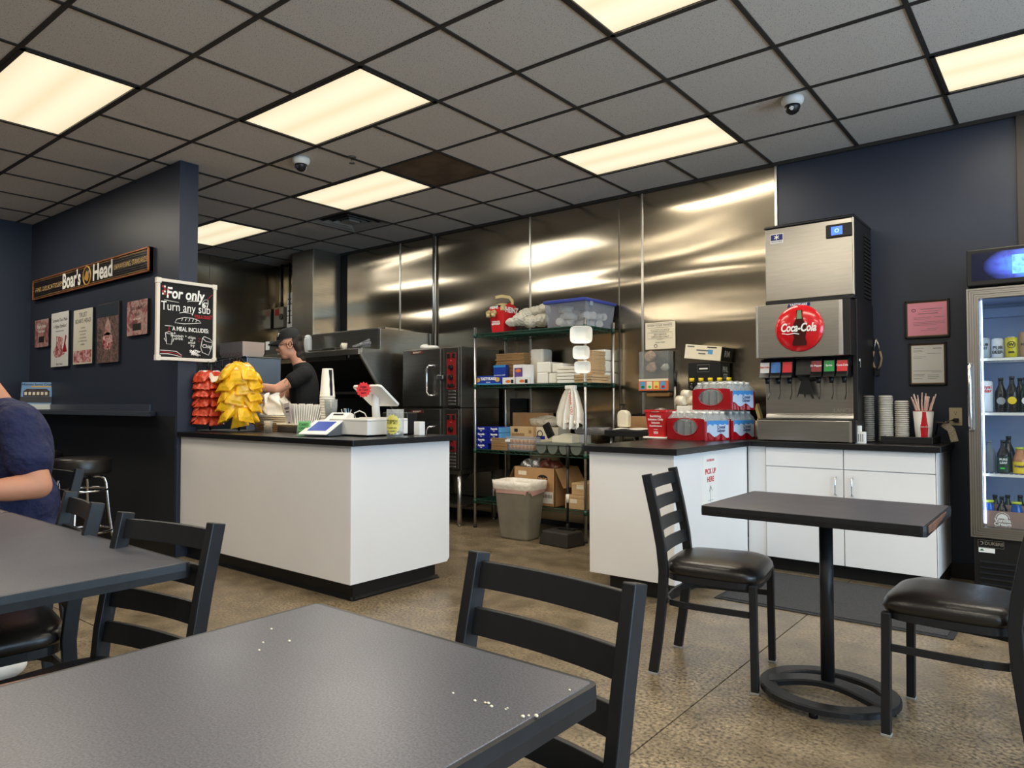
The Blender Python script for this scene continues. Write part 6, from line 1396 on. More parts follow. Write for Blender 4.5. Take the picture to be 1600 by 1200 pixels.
RB_ = [bag_mesh('snack_pouch', .115, .15, .075, ['bag_orange', 'bag_dark', 'bag_paper'], 120 + k, [(.3, .7, .25, .45, 2), (.0, .3, .0, .16, 1)]) for k in range(2)]
WB_ = bag_mesh('snack_pouch', .125, .17, .055, ['bag_paper', 'bag_orange', 'bag_blue'], 130, [(.2, .8, .35, .75, 1), (.0, 1, .0, .12, 2)])
YP = Vector((-4.93, 2.90, 0)); RP = Vector((-5.22, 2.83, 0)); CAMAZ = -31
t = thing('snack_rack', 'black wire rack holding the crisp bags on the order counter', 'rack', (-5.07, 2.87, T0))
part(t, 'base_plate', MB().box(-5.32, -4.82, 2.76, 3.02, T0, T0 + .008), 'black_metal', .002)
for P_, h in ((YP, 1.50), (RP, 1.46)):
    part(t, 'post', MB().cyl((P_.x, P_.y, T0), (P_.x, P_.y, h), .008, n=10), 'black_metal')
part(t, 'top_bar', MB().tube([(RP.x - .12, RP.y, 1.468), (RP.x, RP.y, 1.465), (YP.x, YP.y, 1.50), (YP.x + .02, YP.y - .01, 1.505)], .006, 8), 'black_metal')
for k in range(5):
    x = RP.x - .02 + .075 * k; y = RP.y - .01 + .016 * k; part(t, 'hook', MB().tube([(x, y, 1.478 + .006 * k), (x, y, 1.43), (x + .012, y - .025, 1.415), (x + .012, y - .03, 1.43)], .0035, 6).box(x - .011, x + .011, y - .008, y + .008, 1.425, 1.44), 'black_plastic')
solo('rack_topper', MB().add([(-5.05, 2.9, 1.48), (-4.93, 2.9, 1.50), (-4.80, 2.92, 1.40), (-5.14, 2.9, 1.42), (-5.0, 3.02, 1.46)], [(0, 1, 2, 3), (0, 1, 4), (1, 2, 4), (0, 4, 3), (3, 4, 2)]), 'black_plastic', 'folded black card above the yellow crisp bags', 'card')
g = random.Random(31)
ORD = ['topmost', 'second', 'third', 'fourth', 'fifth', 'lowest']
SIDE = ['facing the wall side', 'leaning toward the partition', 'facing the tables', 'leaning toward the till', 'facing the cook']
def hang(me, name, P_, r, z, az, tilt, twist, label, grp):
    a = math.radians(az); d = Vector((math.cos(a), math.sin(a), 0)); s = Vector((-d.y, d.x, 0))
    dn = (-EZ * math.cos(tilt) + d * math.sin(tilt)); nrm = s.cross(dn); R = Matrix((s, -nrm if False else nrm, -dn)).transposed()
    o = link(name, me); o.matrix_world = Matrix.Translation(P_ + d * r + EZ * z) @ (R @ Matrix.Rotation(twist, 3, 'Z') @ Matrix.Rotation(g.uniform(-.12, .12), 3, 'Y')).to_4x4()
    return tag(o, label, 'snack bag', grp)
# yellow bags: five tiers that fan out from the post
for lv in range(5):
    for j, da in enumerate((-112, -58, -8, 42, 95)):
        z = 1.455 - .074 * lv + .012 * (j % 2) - (.02 if j in (0, 4) else 0)
        hang(YB_[(lv + j) % 3], 'crisp_bag', YP, .018, z, CAMAZ + da + g.uniform(-9, 9) + (14 if lv % 2 else 0), math.radians((54, 47, 30, 44, 52)[j] - 3 * lv + g.uniform(-7, 7)), g.uniform(-.35, .35), '%s yellow crisp bag of the rack, %s' % (ORD[lv] if lv < 4 else 'lowest', SIDE[j]), 'yellow crisp bags on the rack')
for lv in range(6):
    for j, da in enumerate((-78, -22, 34)):
        z = 1.405 - .066 * lv
        hang(WB_ if lv == 0 and j == 2 else RB_[(lv + j) % 2], 'snack_pouch', RP, .012, z, CAMAZ + da - 6 + g.uniform(-6, 6), math.radians(58 + g.uniform(-5, 5)), g.uniform(-.15, .15), '%s row orange snack pouch, %s' % (('top', 'second', 'third', 'fourth', 'fifth', 'bottom')[lv], ('nearest the partition', 'middle of its row', 'nearest the yellow bags')[j]), 'orange snack pouches on the rack')
# paper food trays on a steel cabinet behind the rack
a, b = aY(3.62, 300, 556), aY(3.62, 386, 556)
t = thing('steel_cabinet', 'blue-grey steel cabinet standing behind the snack rack', 'cabinet', ((a.x + b.x) / 2, 3.8, 0)); zc = b.z - .012
mat('blue_steel', (132, 148, 168), 0.35, metal=.7)
part(t, 'body', MB().box(a.x, b.x, 3.62, 3.98, .1, zc), 'blue_steel', .004); part(t, 'lid', MB().box(a.x - .006, b.x + .006, 3.61, 3.986, zc, zc + .012), 'steel', .003)
for lx in (a.x + .05, b.x - .05):
    for ly in (3.67, 3.93): part(t, 'leg', MB().cyl((lx, ly, 0), (lx, ly, .1), .02, n=10), 'zinc')
zc += .012
TY = 3.64; xa, xb = aY(TY, 343, 540).x, aY(TY, 379, 540).x
t = thing('food_tray_stack', 'stack of red-checked paper food trays above the snack rack', 'trays', ((xa + xb) / 2, TY + .05, zc))
mat('tray_paper', (226, 208, 196), 0.8); mat('tray_red', (196, 70, 70), 0.8)
for k in range(9):
    z = zc + k * .0125; part(t, 'food_tray', MB().add([(xa + .02, TY + .015, z), (xb - .02, TY + .015, z), (xb - .02, TY + .22, z), (xa + .02, TY + .22, z), (xa, TY, z + .045), (xb, TY, z + .045), (xb, TY + .235, z + .045), (xa, TY + .235, z + .045)], [(0, 1, 5, 4), (1, 2, 6, 5), (2, 3, 7, 6), (3, 0, 4, 7), (3, 2, 1, 0)]), 'tray_paper')
ck = MB()
for k in range(6):
    x = xa + .012 + (xb - xa - .03) * k / 6; w_ = (xb - xa - .03) / 6
    ck.add([(x, TY + .0125, zc + .005), (x + .006, TY + .0125, zc + .005), (x + w_ + .004, TY - .001, zc + .044), (x + w_ - .002, TY - .001, zc + .044)], [(0, 1, 2, 3)]); ck.add([(x + w_, TY + .0125, zc + .005), (x + w_ + .006, TY + .0125, zc + .005), (x + .004, TY - .001, zc + .044), (x - .002, TY - .001, zc + .044)], [(0, 1, 2, 3)])
part(t, 'check_print', ck, 'tray_red')

def px_x(px, y, py=660): return aY(y, px, py).x
# paper goods in the middle
a, b = px_x(404, 3.12), px_x(456, 3.12)
t = thing('foam_tray_stack', 'cream foam trays stacked behind the toothpicks', 'trays', ((a + b) / 2, 3.2, T0))
for k in range(4): part(t, 'foam_tray', MB().box(a + .004 * (k % 2), b, 3.12, 3.30, T0 + .058 + k * .015, T0 + .070 + k * .015), 'cup_cream', .004)
for k in range(4): part(t, 'kraft_tray', MB().box(a - .03 + .012 * (k % 2), b - .03 - .01 * k, 3.1, 3.30, T0 + k * .014, T0 + k * .014 + .011), 'kraft', .002)
q = Vector((px_x(428, 3.2), 3.2, T0 + .118))
solo('plastic_bag_pile', MB().grid(lambda u, v: (q.x + .15 * (2 * u - 1) * (1 - .55 * v) + .02 * math.sin(9 * v + 4 * u), 3.14 + .10 * math.sin(PI * u) * (1 - v * .5) * -1 + .05 + .014 * math.sin(14 * u + 7 * v), q.z + .15 * v * (1 + .18 * math.sin(7 * u + 1)) + .004), 24, 16).grid(lambda u, v: (q.x + .15 * (2 * u - 1) * (1 - .55 * v) + .02 * math.sin(9 * v + 4 * u), 3.26 + .012 * math.sin(12 * u + 5 * v), q.z + .15 * v * (1 + .18 * math.sin(7 * u + 1)) + .004), 24, 16), 'bag_white', 'loose white carrier bags piled beside the crisp rack', 'carrier bags', smooth=True)
x = px_x(423, 2.98); t = thing('toothpick_cup', 'small clear cup of toothpicks at the counter front', 'cup', (x, 2.96, T0))
part(t, 'cup', MB().lathe([(.030, 0), (.032, .085), (.030, .085), (.028, .003), (0, .003)], n=22), 'clear_acrylic', world=False, smooth=True)
mat('toothpick', (206, 178, 136), 0.7)
for k in range(30):
    a_ = g.uniform(0, 2 * PI); r_ = g.uniform(0, .023); r2 = r_ + g.uniform(-.003, .005)
    tp = solo('toothpick', MB().cyl((x + r_ * math.cos(a_), 2.96 + r_ * math.sin(a_), T0 + .004), (x + r2 * math.cos(a_ + .2), 2.96 + r2 * math.sin(a_ + .2), T0 + .08), .0022, n=5), 'toothpick', 'wooden toothpick standing in the small clear cup', 'toothpick', 'toothpicks in the clear cup')
a, b = px_x(433, 3.05), px_x(472, 3.05)
t = thing('steel_pan', 'shallow steel pan with a cream lid on the order counter', 'pan', ((a + b) / 2, 3.12, T0))
part(t, 'pan', MB().box(a, b, 3.05, 3.22, T0, T0 + .05), 'steel', .006); part(t, 'lid', MB().box(a - .004, b + .004, 3.045, 3.225, T0 + .051, T0 + .062).ball(((a + b) / 2 - .04, 3.13, T0 + .066), (.05, .05, .012), 14, 6), 'cup_cream', .003)
# menu holder
a, b = px_x(463, 3.16), px_x(507, 3.16)
t = thing('menu_holder', 'fan of white folded take-away menus standing on the counter', 'menus', ((a + b) / 2, 3.17, T0 + .0))
mat('menu_lilac', (206, 200, 206), 0.7)
for k in range(13):
    tt = k / 12; lean = .10 - .42 * tt
    mT = Matrix.Translation((a + .055 + .05 * tt, 3.10 + .012 * k, T0)) @ Matrix.Rotation(math.radians(-12), 4, 'Z') @ Matrix.Rotation(lean, 4, 'X')
    part(t, 'menu', MB().box(-.05, .05, -.0022, .0022, .002, .205 + .006 * math.sin(k * 2.1), T=mT), 'white_paper')
part(t, 'holder', MB().box(a - .005, b + .03, 3.06, 3.30, T0, T0 + .012).box(a - .005, b + .03, 3.295, 3.30, T0, T0 + .10), 'black_plastic')
mT = Matrix.Translation((a + .04, 3.08, T0)) @ Matrix.Rotation(math.radians(-8), 4, 'Z') @ Matrix.Rotation(-.10, 4, 'Y') @ Matrix.Rotation(.12, 4, 'X')
f_ = part(t, 'front_menu', MB().box(-.035, .06, -.002, .0, .0, .215, T=mT), 'menu_lilac')
R3 = mT.to_3x3()
for s, sz, zz in (("HEIDI'S", .024, .175), ('MENU', .018, .15), ('- - - - - -', .02, .125), ('SUBS', .014, .07), ('831', .012, .05), ('SALADS', .012, .03)): text(f_, s, sz, 'black_ink', mT @ Vector((.012, -.0026, zz)), R3 @ EX, R3 @ EZ)
# cups
def cup_profile(r0, r1, h): return [(r0, 0), (r1, h), (r1 + .002, h), (r1 + .002, h + .003)]
cx_, cy_ = px_x(511.5, 3.32, 640), 3.32
t = thing('paper_cup_stack', 'tall stack of white paper cups turned upside down', 'cups', (cx_, cy_, T0))
zt_ = aY(cy_, 511, 576).z; HC = .215; n_rim = 13; rim_h = (zt_ - T0 - HC) / n_rim
mat('cup_paper', (232, 226, 214), 0.5)
part(t, 'cup', MB().lathe([(.057, zt_ - T0 - HC), (.0585, zt_ - T0 - HC + .004), (.056, zt_ - T0 - HC + .006), (.040, zt_ - T0 - .003), (.038, zt_ - T0), (0, zt_ - T0 - .002)], n=30), 'cup_paper', world=False, smooth=True)
rm = MB().lathe([(.0555, 0), (.0585, .002), (.0585, rim_h * .45), (.0555, rim_h * .7), (.0555, rim_h)], n=30).mesh('cup', 'cup_paper')
for k in range(n_rim): o = link('cup', rm, t); o.location = (.001 * math.sin(k * 2), .001 * math.cos(k * 3), k * rim_h); [setattr(p, 'use_smooth', True) for p in o.data.polygons]
av = math.atan2(-cy_, -cx_); vs = []
for i, (u, w) in enumerate(((.02, .20), (.2, .20), (.4, .26), (.62, .22), (.86, .34), (.97, .34))):
    R_ = .0565 - (.0565 - .040) * u + .0008; zz = zt_ - T0 - HC + .006 + u * (HC - .01)
    vs += [(R_ * math.cos(av + .55 + q_ * w), R_ * math.sin(av + .55 + q_ * w), zz) for q_ in (-1, -.33, .33, 1)]
part(t, 'black_print', MB().add(vs, [(4 * i + j, 4 * i + j + 1, 4 * i + j + 5, 4 * i + j + 4) for i in range(5) for j in range(3)], True), 'black_ink', world=False)
x = px_x(530, 3.36, 640)
t = thing('plastic_cup_stack', 'short stack of clear plastic cups beside the paper cups', 'cups', (x - .02, 3.3, T0)); zt2 = aY(3.30, 520, 624).z - T0
clear('cup_clear', tint=(225, 228, 226), haze=.16)
for k in range(3): part(t, 'cup', MB().lathe([(.034, zt2 - .12 - .02 * k), (.046, zt2 - .02 * k), (.048, zt2 - .02 * k), (.036, zt2 - .125 - .02 * k)], n=26), 'cup_clear', world=False, smooth=True)
part(t, 'bottom_cup', MB().lathe([(.030, 0), (.044, zt2 - .045), (.043, zt2 - .045), (.029, .003), (0, .003)], n=26), 'cup_clear', world=False, smooth=True)
for k in range(7):
    a_ = g.uniform(-.5, .5); x0 = px_x(536 + k * 1.5, 3.30); solo('wrapped_fork', MB().cbox((x0, 3.30, T0 + .09), (.006, .004, .17), R=Matrix.Rotation(a_, 3, 'Y')), 'blue_light' if k % 3 == 0 else 'white_plastic', 'wrapped cutlery stick standing behind the card reader', 'cutlery', 'wrapped cutlery behind the card reader')
solo('cutlery_bin', MB().lathe([(.045, 0), (.05, .1), (.047, .1), (.042, .004), (0, .004)], n=20), 'black_plastic', 'black bin for wrapped cutlery behind the card reader', 'bin', loc=(px_x(541, 3.30), 3.30, T0))
# green note in an acrylic holder
q = aZ(T0, 474, 681.5)
c = Vector((q.x, q.y, T0)); mT = Matrix.Translation(c) @ Matrix.Rotation(math.radians(28), 4, 'Z') @ Matrix.Rotation(-.12, 4, 'X')
t = thing('green_note', 'bright green handwritten note in a clear holder', 'note', c)
part(t, 'holder', MB().box(-.047, .047, .004, .008, 0, .102, T=mT).box(-.047, .047, -.004, -.001, 0, .102, T=mT).box(-.047, .047, -.02, .05, 0, .003, T=mT), 'clear_acrylic')
mat('neon_green', (96, 220, 90), 0.6)
n_ = part(t, 'note', MB().box(-.04, .04, .0, .003, .004, .096, T=mT), 'neon_green'); R3 = mT.to_3x3()
for s, zz in (('CARD', .074), ('ONLY', .05), ('PLEASE', .024)): text(n_, s, .024, 'black_ink', mT @ Vector((0, -.0052, zz)), R3 @ EX, R3 @ EZ)
# card reader: wedge with a tilted screen, customer side
q = aZ(T0, 512, 683)
q = Vector((-3.80, 2.80, T0))
mT = Matrix.Translation(q) @ Matrix.Rotation(math.radians(16), 4, 'Z')
t = thing('card_reader', 'white card reader with a tilted blue screen facing the customers', 'card reader', q)
mat('reader_grey', (104, 106, 110), 0.45)
part(t, 'base', MB().prism([(-.055, .004), (.085, .004), (.085, .088), (-.055, .02)], 'x', -.085, .105, T=mT), 'reader_grey', .004)
part(t, 'cover', MB().prism([(-.085, .012), (.085, .092), (.085, .102), (-.085, .020)], 'x', -.105, .115, T=mT), 'white_plastic', .004)
sl = math.atan2(.08, .17); U3 = (mT.to_3x3() @ Vector((0, math.cos(sl), math.sin(sl)))); N3 = (mT.to_3x3() @ Vector((0, -math.sin(sl), math.cos(sl)))); R3 = mT.to_3x3() @ EX
mat('reader_screen', (54, 74, 150), 0.25, emit=((54, 74, 150), .35))
part(t, 'screen', MB().prism([(-.050, .0375), (.066, .0925), (.066, .0940), (-.050, .0390)], 'x', -.065, .08, T=mT), 'reader_screen')
# white receipt printer behind
q = Vector((-3.93, 3.02, T0)); mT = Matrix.Translation(q) @ Matrix.Rotation(math.radians(8), 4, 'Z')
t = thing('receipt_printer', 'white wedge-shaped receipt printer behind the card reader', 'printer', q)
part(t, 'body', MB().prism([(-.10, .0), (.09, .0), (.09, .14), (.05, .15), (-.10, .05)], 'x', -.085, .085, T=mT), 'white_plastic', .006)
part(t, 'slot', MB().prism([(.02, .131), (.032, .139), (.032, .141), (.02, .133)], 'x', -.045, .045, T=mT), 'black_ink')
# till base and tilted till screen
t = thing('cash_drawer', 'white till box under the tilted till screen', 'till', (-3.6, 3.08, T0))
part(t, 'body', MB().box(-3.86, -3.475, 2.915, 3.26, T0 + .01, T0 + .112), 'white_plastic', .004)
part(t, 'seam', MB().box(-3.861, -3.474, 2.914, 3.261, T0 + .098, T0 + .1), 'grey_ink')
for sx in (-3.83, -3.5):
    for sy in (2.95, 3.23): part(t, 'foot', MB().cyl((sx, sy, T0), (sx, sy, T0 + .012), .012, n=10), 'black_plastic')
BZ = T0 + .112
sc = Vector((-3.575, 3.075, BZ))
t = thing('till_screen', 'white tilted till tablet seen from behind on a round post', 'till screen', sc)
part(t, 'foot_plate', MB().prism(rounded(sc.x - .11, sc.x + .09, sc.y - .07, sc.y + .07, .03), 'z', BZ, BZ + .008), 'white_plastic', .003)
part(t, 'post', MB().cyl((sc.x + .005, sc.y - .005, BZ), (sc.x - .005, sc.y - .01, BZ + .16), .026, .024, n=22), 'white_plastic')
tl = math.radians(38); mT = Matrix.Translation((sc.x - .005, sc.y + .01, BZ + .155)) @ Matrix.Rotation(-math.radians(90) + tl + math.radians(0), 4, 'X')
# local x = width, local y = up along the tablet, local z = screen side
tT = Matrix.Translation((sc.x, sc.y - .005, BZ + .150)) @ Matrix(((1, 0, 0, 0), (0, -math.cos(tl), math.sin(tl), 0), (0, math.sin(tl), math.cos(tl), 0), (0, 0, 0, 1)))
part(t, 'tablet', MB().prism(rounded(-.138, .138, -.105, .105, .02), 'z', -.008, .008, T=tT), 'white_plastic', .003)
part(t, 'glass', MB().prism(rounded(-.125, .125, -.09, .09, .008), 'z', .008, .0095, T=tT), 'black_plastic')
part(t, 'cable', MB().tube([(sc.x - .19, sc.y - .02, BZ + .003), (sc.x - .20, sc.y - .02, BZ + .035), (sc.x - .16, sc.y - .01, BZ + .05), (sc.x - .12, sc.y, BZ + .035), (sc.x - .10, sc.y, BZ + .01)], .004, 8), 'white_plastic')
def star(cx, cz, r, n=14, k=.82): return [(cx + (r if i % 2 else r * k) * math.cos(PI * i / n), cz + (r if i % 2 else r * k) * math.sin(PI * i / n)) for i in range(2 * n)]
mat('neon_red', (240, 60, 66), 0.6, emit=None); mat('note_yellow', (226, 214, 110), 0.6)
ns = aY(sc.y - .11, 568, 609)
fT = Matrix.Translation(ns) @ Matrix.Rotation(math.radians(28), 4, 'Z')
t = thing('starburst_note', 'neon red starburst note stuck to the till screen corner', 'note', ns)
part(t, 'card', MB().prism(star(0, 0, .052), 'y', -.001, .001, T=fT), 'neon_red')
for s, zz in (('Debit', .018), ('or Card', 0), ('here', -.02)): text(t, s, .019, 'black_ink', fT @ Vector((0, -.002, zz)), fT.to_3x3() @ EX, EZ)
q = Vector((-3.335, 3.02, T0))
t = thing('tip_jar', 'clear tip jar with a yellow starburst note', 'jar', q); hj = .175
part(t, 'jar', MB().lathe([(.050, 0), (.054, .004), (.054, hj), (.051, hj), (.050, .006), (0, .006)], n=32), clear('jar_glass', haze=.1), world=False, smooth=True)
part(t, 'coins', MB().lathe([(.048, .007), (.048, .03), (.03, .036), (0, .034)], n=20), 'zinc', world=False)
av = math.atan2(-q.y, -q.x) - .35; nn = Vector((math.cos(av), math.sin(av), 0)); rt = Vector((-nn.y, nn.x, 0))
vs = [q + EZ * .075 + nn * .0]; sp = star(0, 0, .052, 16, .86)
vs = [q + EZ * (.08 + b * 1.25) + Vector((math.cos(av + a / .055), math.sin(av + a / .055), 0)) * .0555 for a, b in sp] + [q + EZ * .08 + nn * .0555]
vs2 = [q + EZ * (.08 + b * .62) + Vector((math.cos(av + a * .5 / .055), math.sin(av + a * .5 / .055), 0)) * .0556 for a, b in sp]
N = len(sp); nt_ = part(t, 'note', MB().add(vs + vs2, [(i, (i + 1) % N, N + 1 + (i + 1) % N, N + 1 + i) for i in range(N)] + [(N + 1 + i, N + 1 + (i + 1) % N, N) for i in range(N)], True), 'note_yellow')
text(nt_, 'TIPS!!', .038, 'black_ink', q + EZ * .095 + nn * .0568, rt, EZ, sx=.8); text(nt_, 'Thank you', .015, 'black_ink', q + EZ * .06 + nn * .0568, rt, EZ); text(nt_, 'so much :)', .014, 'black_ink', q + EZ * .04 + nn * .0568, rt, EZ)
solo('white_carton', MB().box(-3.44, -3.385, 3.28, 3.33, T0, T0 + .09), 'white_plastic', 'small white carton behind the tip jar', 'carton', bevel=.003)
solo('black_terminal', MB().box(-3.80, -3.55, 3.32, 3.42, T0, T0 + .15), 'black_plastic', 'black device box behind the till', 'device', bevel=.008)

# ================================================================== pick up counter: water, bucket, soap
mat('film_red', (156, 18, 28), 0.25, coat=.3, bump=(20, .3, .01)); clear('film_clear', haze=.16, rough=.1, bump=(30, .6, .02)); mat('water_label', (190, 206, 226), 0.35); mat('water_blue', (70, 140, 206), 0.35); clear('pet', tint=(225, 228, 230), haze=.22, rough=.06)
CW, CD, CH_ = .27, .34, .205        # along local y (right face), along local x (left face), height
wb_ = MB().lathe([(.027, .003), (.030, .01), (.030, .12), (.027, .15), (.014, .178), (.0125, .185)], n=14).mesh('water_bottle', 'pet'); [setattr(p, 'use_smooth', True) for p in wb_.polygons]
wc_ = MB().lathe([(.0145, .184), (.0145, .2), (0, .2)], n=12).mesh('bottle_cap', 'white_plastic')
def water_case(corner, rz, label, z0):
    t = thing('water_case', label, 'water case', (corner[0], corner[1], z0), rz, 'shrink-wrapped water cases')
    # local: corner nearest the tables at the origin; left face runs to -x, right face to +y
    def P(n, mb, m, **k): return part(t, n, mb, m, world=False, **k)
    for i in range(5):
        for j in range(4):
            x, y = -CD + .035 + (CD - .07) * i / 4, .035 + (CW - .07) * j / 3
            o = link('water_bottle', wb_, t); o.location = (x, y, 0); c = link('bottle_cap', wc_, o)
    zt = .135
    # left face with an oval window
    N = 40; ov = [(-CD / 2 + .112 * math.cos(a), .092 + .062 * math.sin(a)) for a in [2 * PI * i / N for i in range(N)]]
    def rect(a):
        ca, sa = math.cos(a), math.sin(a); k = min((CD / 2) / max(abs(ca), 1e-6), .092 / max(abs(sa), 1e-6)) if sa < 0 else min((CD / 2) / max(abs(ca), 1e-6), .062 / max(abs(sa), 1e-6))
        return (-CD / 2 + ca * k, .092 + sa * k)
    vs = [(x, -.002, z) for x, z in ov] + [(rect(2 * PI * i / N)[0], 0, rect(2 * PI * i / N)[1]) for i in range(N)]
    P('wrap_end', MB().add(vs, [(i, (i + 1) % N, N + (i + 1) % N, N + i) for i in range(N)], True), 'film_red')
    P('window_edge', MB().tube([(x, -.003, z) for x, z in ov], .004, 6, True, up=(0, 1, 0)), 'film_red')
    P('wrap_side', MB().grid(lambda u, v: (.002 + .003 * math.sin(u * 25), CW * u, zt * v), 24, 6), 'film_red')
    P('wrap_back', MB().box(-CD, 0, CW, CW + .003, 0, zt).box(-CD - .003, -CD, 0, CW, 0, zt), 'film_red')
    pts = lambda h, w, a: [(a + w * u, h + .014 * math.sin(u * 9)) for u in [i / 10 for i in range(11)]]
    lab = P('label_panel', MB().add([(.0065, .02 + .23 * i / 12, .045 + .014 * math.sin(i * .9 + 1) - .018 * (i / 12)) for i in range(13)] + [(.0065, .02 + .23 * i / 12, .138) for i in range(13)], [(i, i + 1, 14 + i, 13 + i) for i in range(12)]), 'water_label')
    part(lab, 'printed_mountain', MB().add([(.0072, .022 + .226 * i / 12, .098 + .018 * abs(math.sin(i * 1.1))) for i in range(13)] + [(.0072, .022 + .226 * i / 12, .138) for i in range(13)], [(i, i + 1, 14 + i, 13 + i) for i in range(12)]), 'water_blue', world=False)
    mwp = Matrix.Translation((corner[0], corner[1], z0)) @ Matrix.Rotation(rz, 4, 'Z')
    for s, sz, yy, zz in (('Crystal', .032, .165, .092), ('Geyser', .032, .165, .068)): text(lab, s, sz, 'blue_dark', mwp @ Vector((.0085, yy, zz)), mwp.to_3x3() @ EY, EZ, off=.0002, shear=.2, sx=.9)
    def dome(u, v):
        x = -CD - .002 + (CD + .004) * u; y = CW * v; ed = min(1, min(u, 1 - u) * 7, min(v, 1 - v) * 6); return (x, y, zt + (.072 * ed ** .6) + .004 * math.sin(x * 95) * math.sin(y * 95) * ed)
    P('wrap_top', MB().grid(dome, 40, 32), 'film_clear')
    return t
RZ = math.radians(-17); c1 = Vector((-2.00, 4.645)); dY = Vector((math.sin(-RZ), math.cos(RZ))); dX = Vector((math.cos(RZ), math.sin(RZ)))
dY = Vector((-math.sin(RZ), math.cos(RZ)))
water_case(c1, RZ, 'lower case of bottled water nearest the red bucket', TOPZ + .001)
c2 = c1 + dY * (CW + .008) + dX * .005
water_case(c2, RZ, 'lower case of bottled water nearest the soda dispenser', TOPZ + .001)
c3 = c1 + dY * .20 - dX * -.03
q3 = aY(4.86, 1141, 638)
water_case((q3.x, 4.86), RZ, 'case of bottled water lying on top of the other two', TOPZ + .212)
# bucket
q = aY(4.78, 1024, 680)
t = thing('sanitizer_bucket', 'red square sanitizer bucket with white print', 'bucket', (q.x, 4.86, TOPZ + .012)); hb = .20
def fr_(hx, z): return [(x, y, z) for x, y in rounded(-hx, hx, -hx * .85, hx * .85, .02, 3)]
rg = [fr_(.072, 0), fr_(.092, hb - .02), fr_(.098, hb - .018), fr_(.098, hb), fr_(.092, hb), fr_(.07, .01)]; N = len(rg[0])
part(t, 'pail', MB().add(sum(rg, []), [(j * N + i, j * N + (i + 1) % N, (j + 1) * N + (i + 1) % N, (j + 1) * N + i) for j in range(5) for i in range(N)] + [tuple(range(N))[::-1]], False), 'red', world=False)
part(t, 'bail', MB().tube([(-.096, 0, hb - .01), (-.1, -.05, hb - .012), (0, -.095, hb - .016), (.1, -.05, hb - .012), (.096, 0, hb - .01)], .003, 6), 'zinc', world=False)
for k, (s, sz) in enumerate((('Sanitizing', .024), ('Solution Only', .022), ('Solucion', .020), ('Desinfectante', .018), ('-----', .02), ('|||||||', .02))): text(t, s, sz, 'white_ink', (q.x + .005, 4.86 - .0785 - .0062 * (5 - k) * .25 - .003, TOPZ + .165 - k * .024), EX, (0, -.09, 1), off=.0004)
solo('sponge', MB().ball((q.x, 4.86, TOPZ + .012 + hb - .005), (.05, .04, .022), 14, 8), 'steel_dark', 'dark scourer showing above the rim of the red bucket', 'scourer')
solo('folded_cloth', MB().prism(rounded(q.x - .105, q.x + .105, 4.76, 4.97, .03), 'z', TOPZ, TOPZ + .012), 'foam', 'folded white cloth under the red bucket', 'cloth', bevel=.004)
# board with towel and soap
a, b = aY(4.55, 924, 680).x, aY(4.55, 1008, 680).x
solo('black_board', MB().box(-2.38, b - .12, 5.02, 5.46, TOPZ, TOPZ + .05), 'black_plastic', 'black prep board lying at the back of the pick up counter', 'board', bevel=.004)
t = thing('prep_table', 'dark prep table end reaching beyond the pick up counter', 'table', (-2.65, 5.2, 0))
part(t, 'top', MB().box(-3.0, -2.41, 4.98, 5.47, .885, .935), 'black_plastic', .004)
for x in (-2.95, -2.46):
    for y in (5.02, 5.43): part(t, 'leg', MB().cyl((x, y, 0), (x, y, .885), .02, n=12), 'zinc')
part(t, 'back_board', MB().box(-3.0, -2.41, 5.45, 5.475, .935, 1.06), 'black_plastic')
solo('towel', MB().grid(lambda u, v: (-2.95 + .50 * u, 5.02 + .24 * v, .938 + .008 * math.sin(7 * u + 3 * v) ** 2 + .004), 18, 10), 'foam', 'white towel spread on the dark prep table', 'towel', smooth=True).modifiers.new('solid', 'SOLIDIFY').thickness = .006
sx_ = aY(5.15, 975, 655).x
t = thing('soap_bottle', 'cream soap bottle with a black pump on the prep table', 'soap bottle', (sx_, 5.15, .955))
part(t, 'bottle', MB().prism([(-.05, 0), (.05, 0), (.052, .10), (.045, .125), (.015, .14), (-.015, .14), (-.045, .125), (-.052, .10)], 'y', -.03, .03), 'cup_cream', .012, world=False, seg=3)
part(t, 'pump', MB().cyl((0, 0, .135), (0, 0, .16), .014, n=14).cyl((0, 0, .16), (0, 0, .185), .006, n=10).box(-.035, .012, -.008, .008, .178, .19), 'black_plastic', world=False)
part(t, 'label_print', MB().box(-.03, .03, -.0315, -.031, .025, .085), 'cream_paper', world=False)
bxl = aY(5.3, 962, 668).x
solo('kraft_box', MB().box(-2.98, -2.55, 5.36, 5.44, .935, 1.04), 'cardboard', 'kraft carton standing at the back of the prep table', 'carton', bevel=.003)
# cartons and jars behind the water
xa, xb = aY(5.28, 1075, 580).x, aY(5.28, 1126, 580).x
t = thing('beverage_carton', 'black carton with a printed handle panel behind the water cases', 'carton', ((xa + xb) / 2, 5.37, TOPZ)); zb0, zb1 = aY(5.28, 1075, 592).z, aY(5.28, 1075, 567).z
part(t, 'carton', MB().box(xa, xb, 5.28, 5.47, TOPZ, zb1), 'black_plastic', .003)
xm = (xa + xb) / 2
part(t, 'printed_frame', MB().tube([(xm - .055, 5.279, zb1 - .075), (xm + .045, 5.279, zb1 - .075), (xm + .045, 5.279, zb1 - .02), (xm - .055, 5.279, zb1 - .02)], .0025, 4, True, up=(0, 1, 0)), 'grey_ink'); part(t, 'printed_bar', MB().box(xm - .04, xm + .03, 5.279, 5.28, zb1 - .055, zb1 - .045), 'white_ink')
zz = zb1 - .03
for s in ('STE', 'PHIL'): text(t, s, .06, 'white_ink', (xb + .001, 5.375, zz - .03 - .055 * (s == 'STE')), EY, EZ, off=.001, sx=.9)
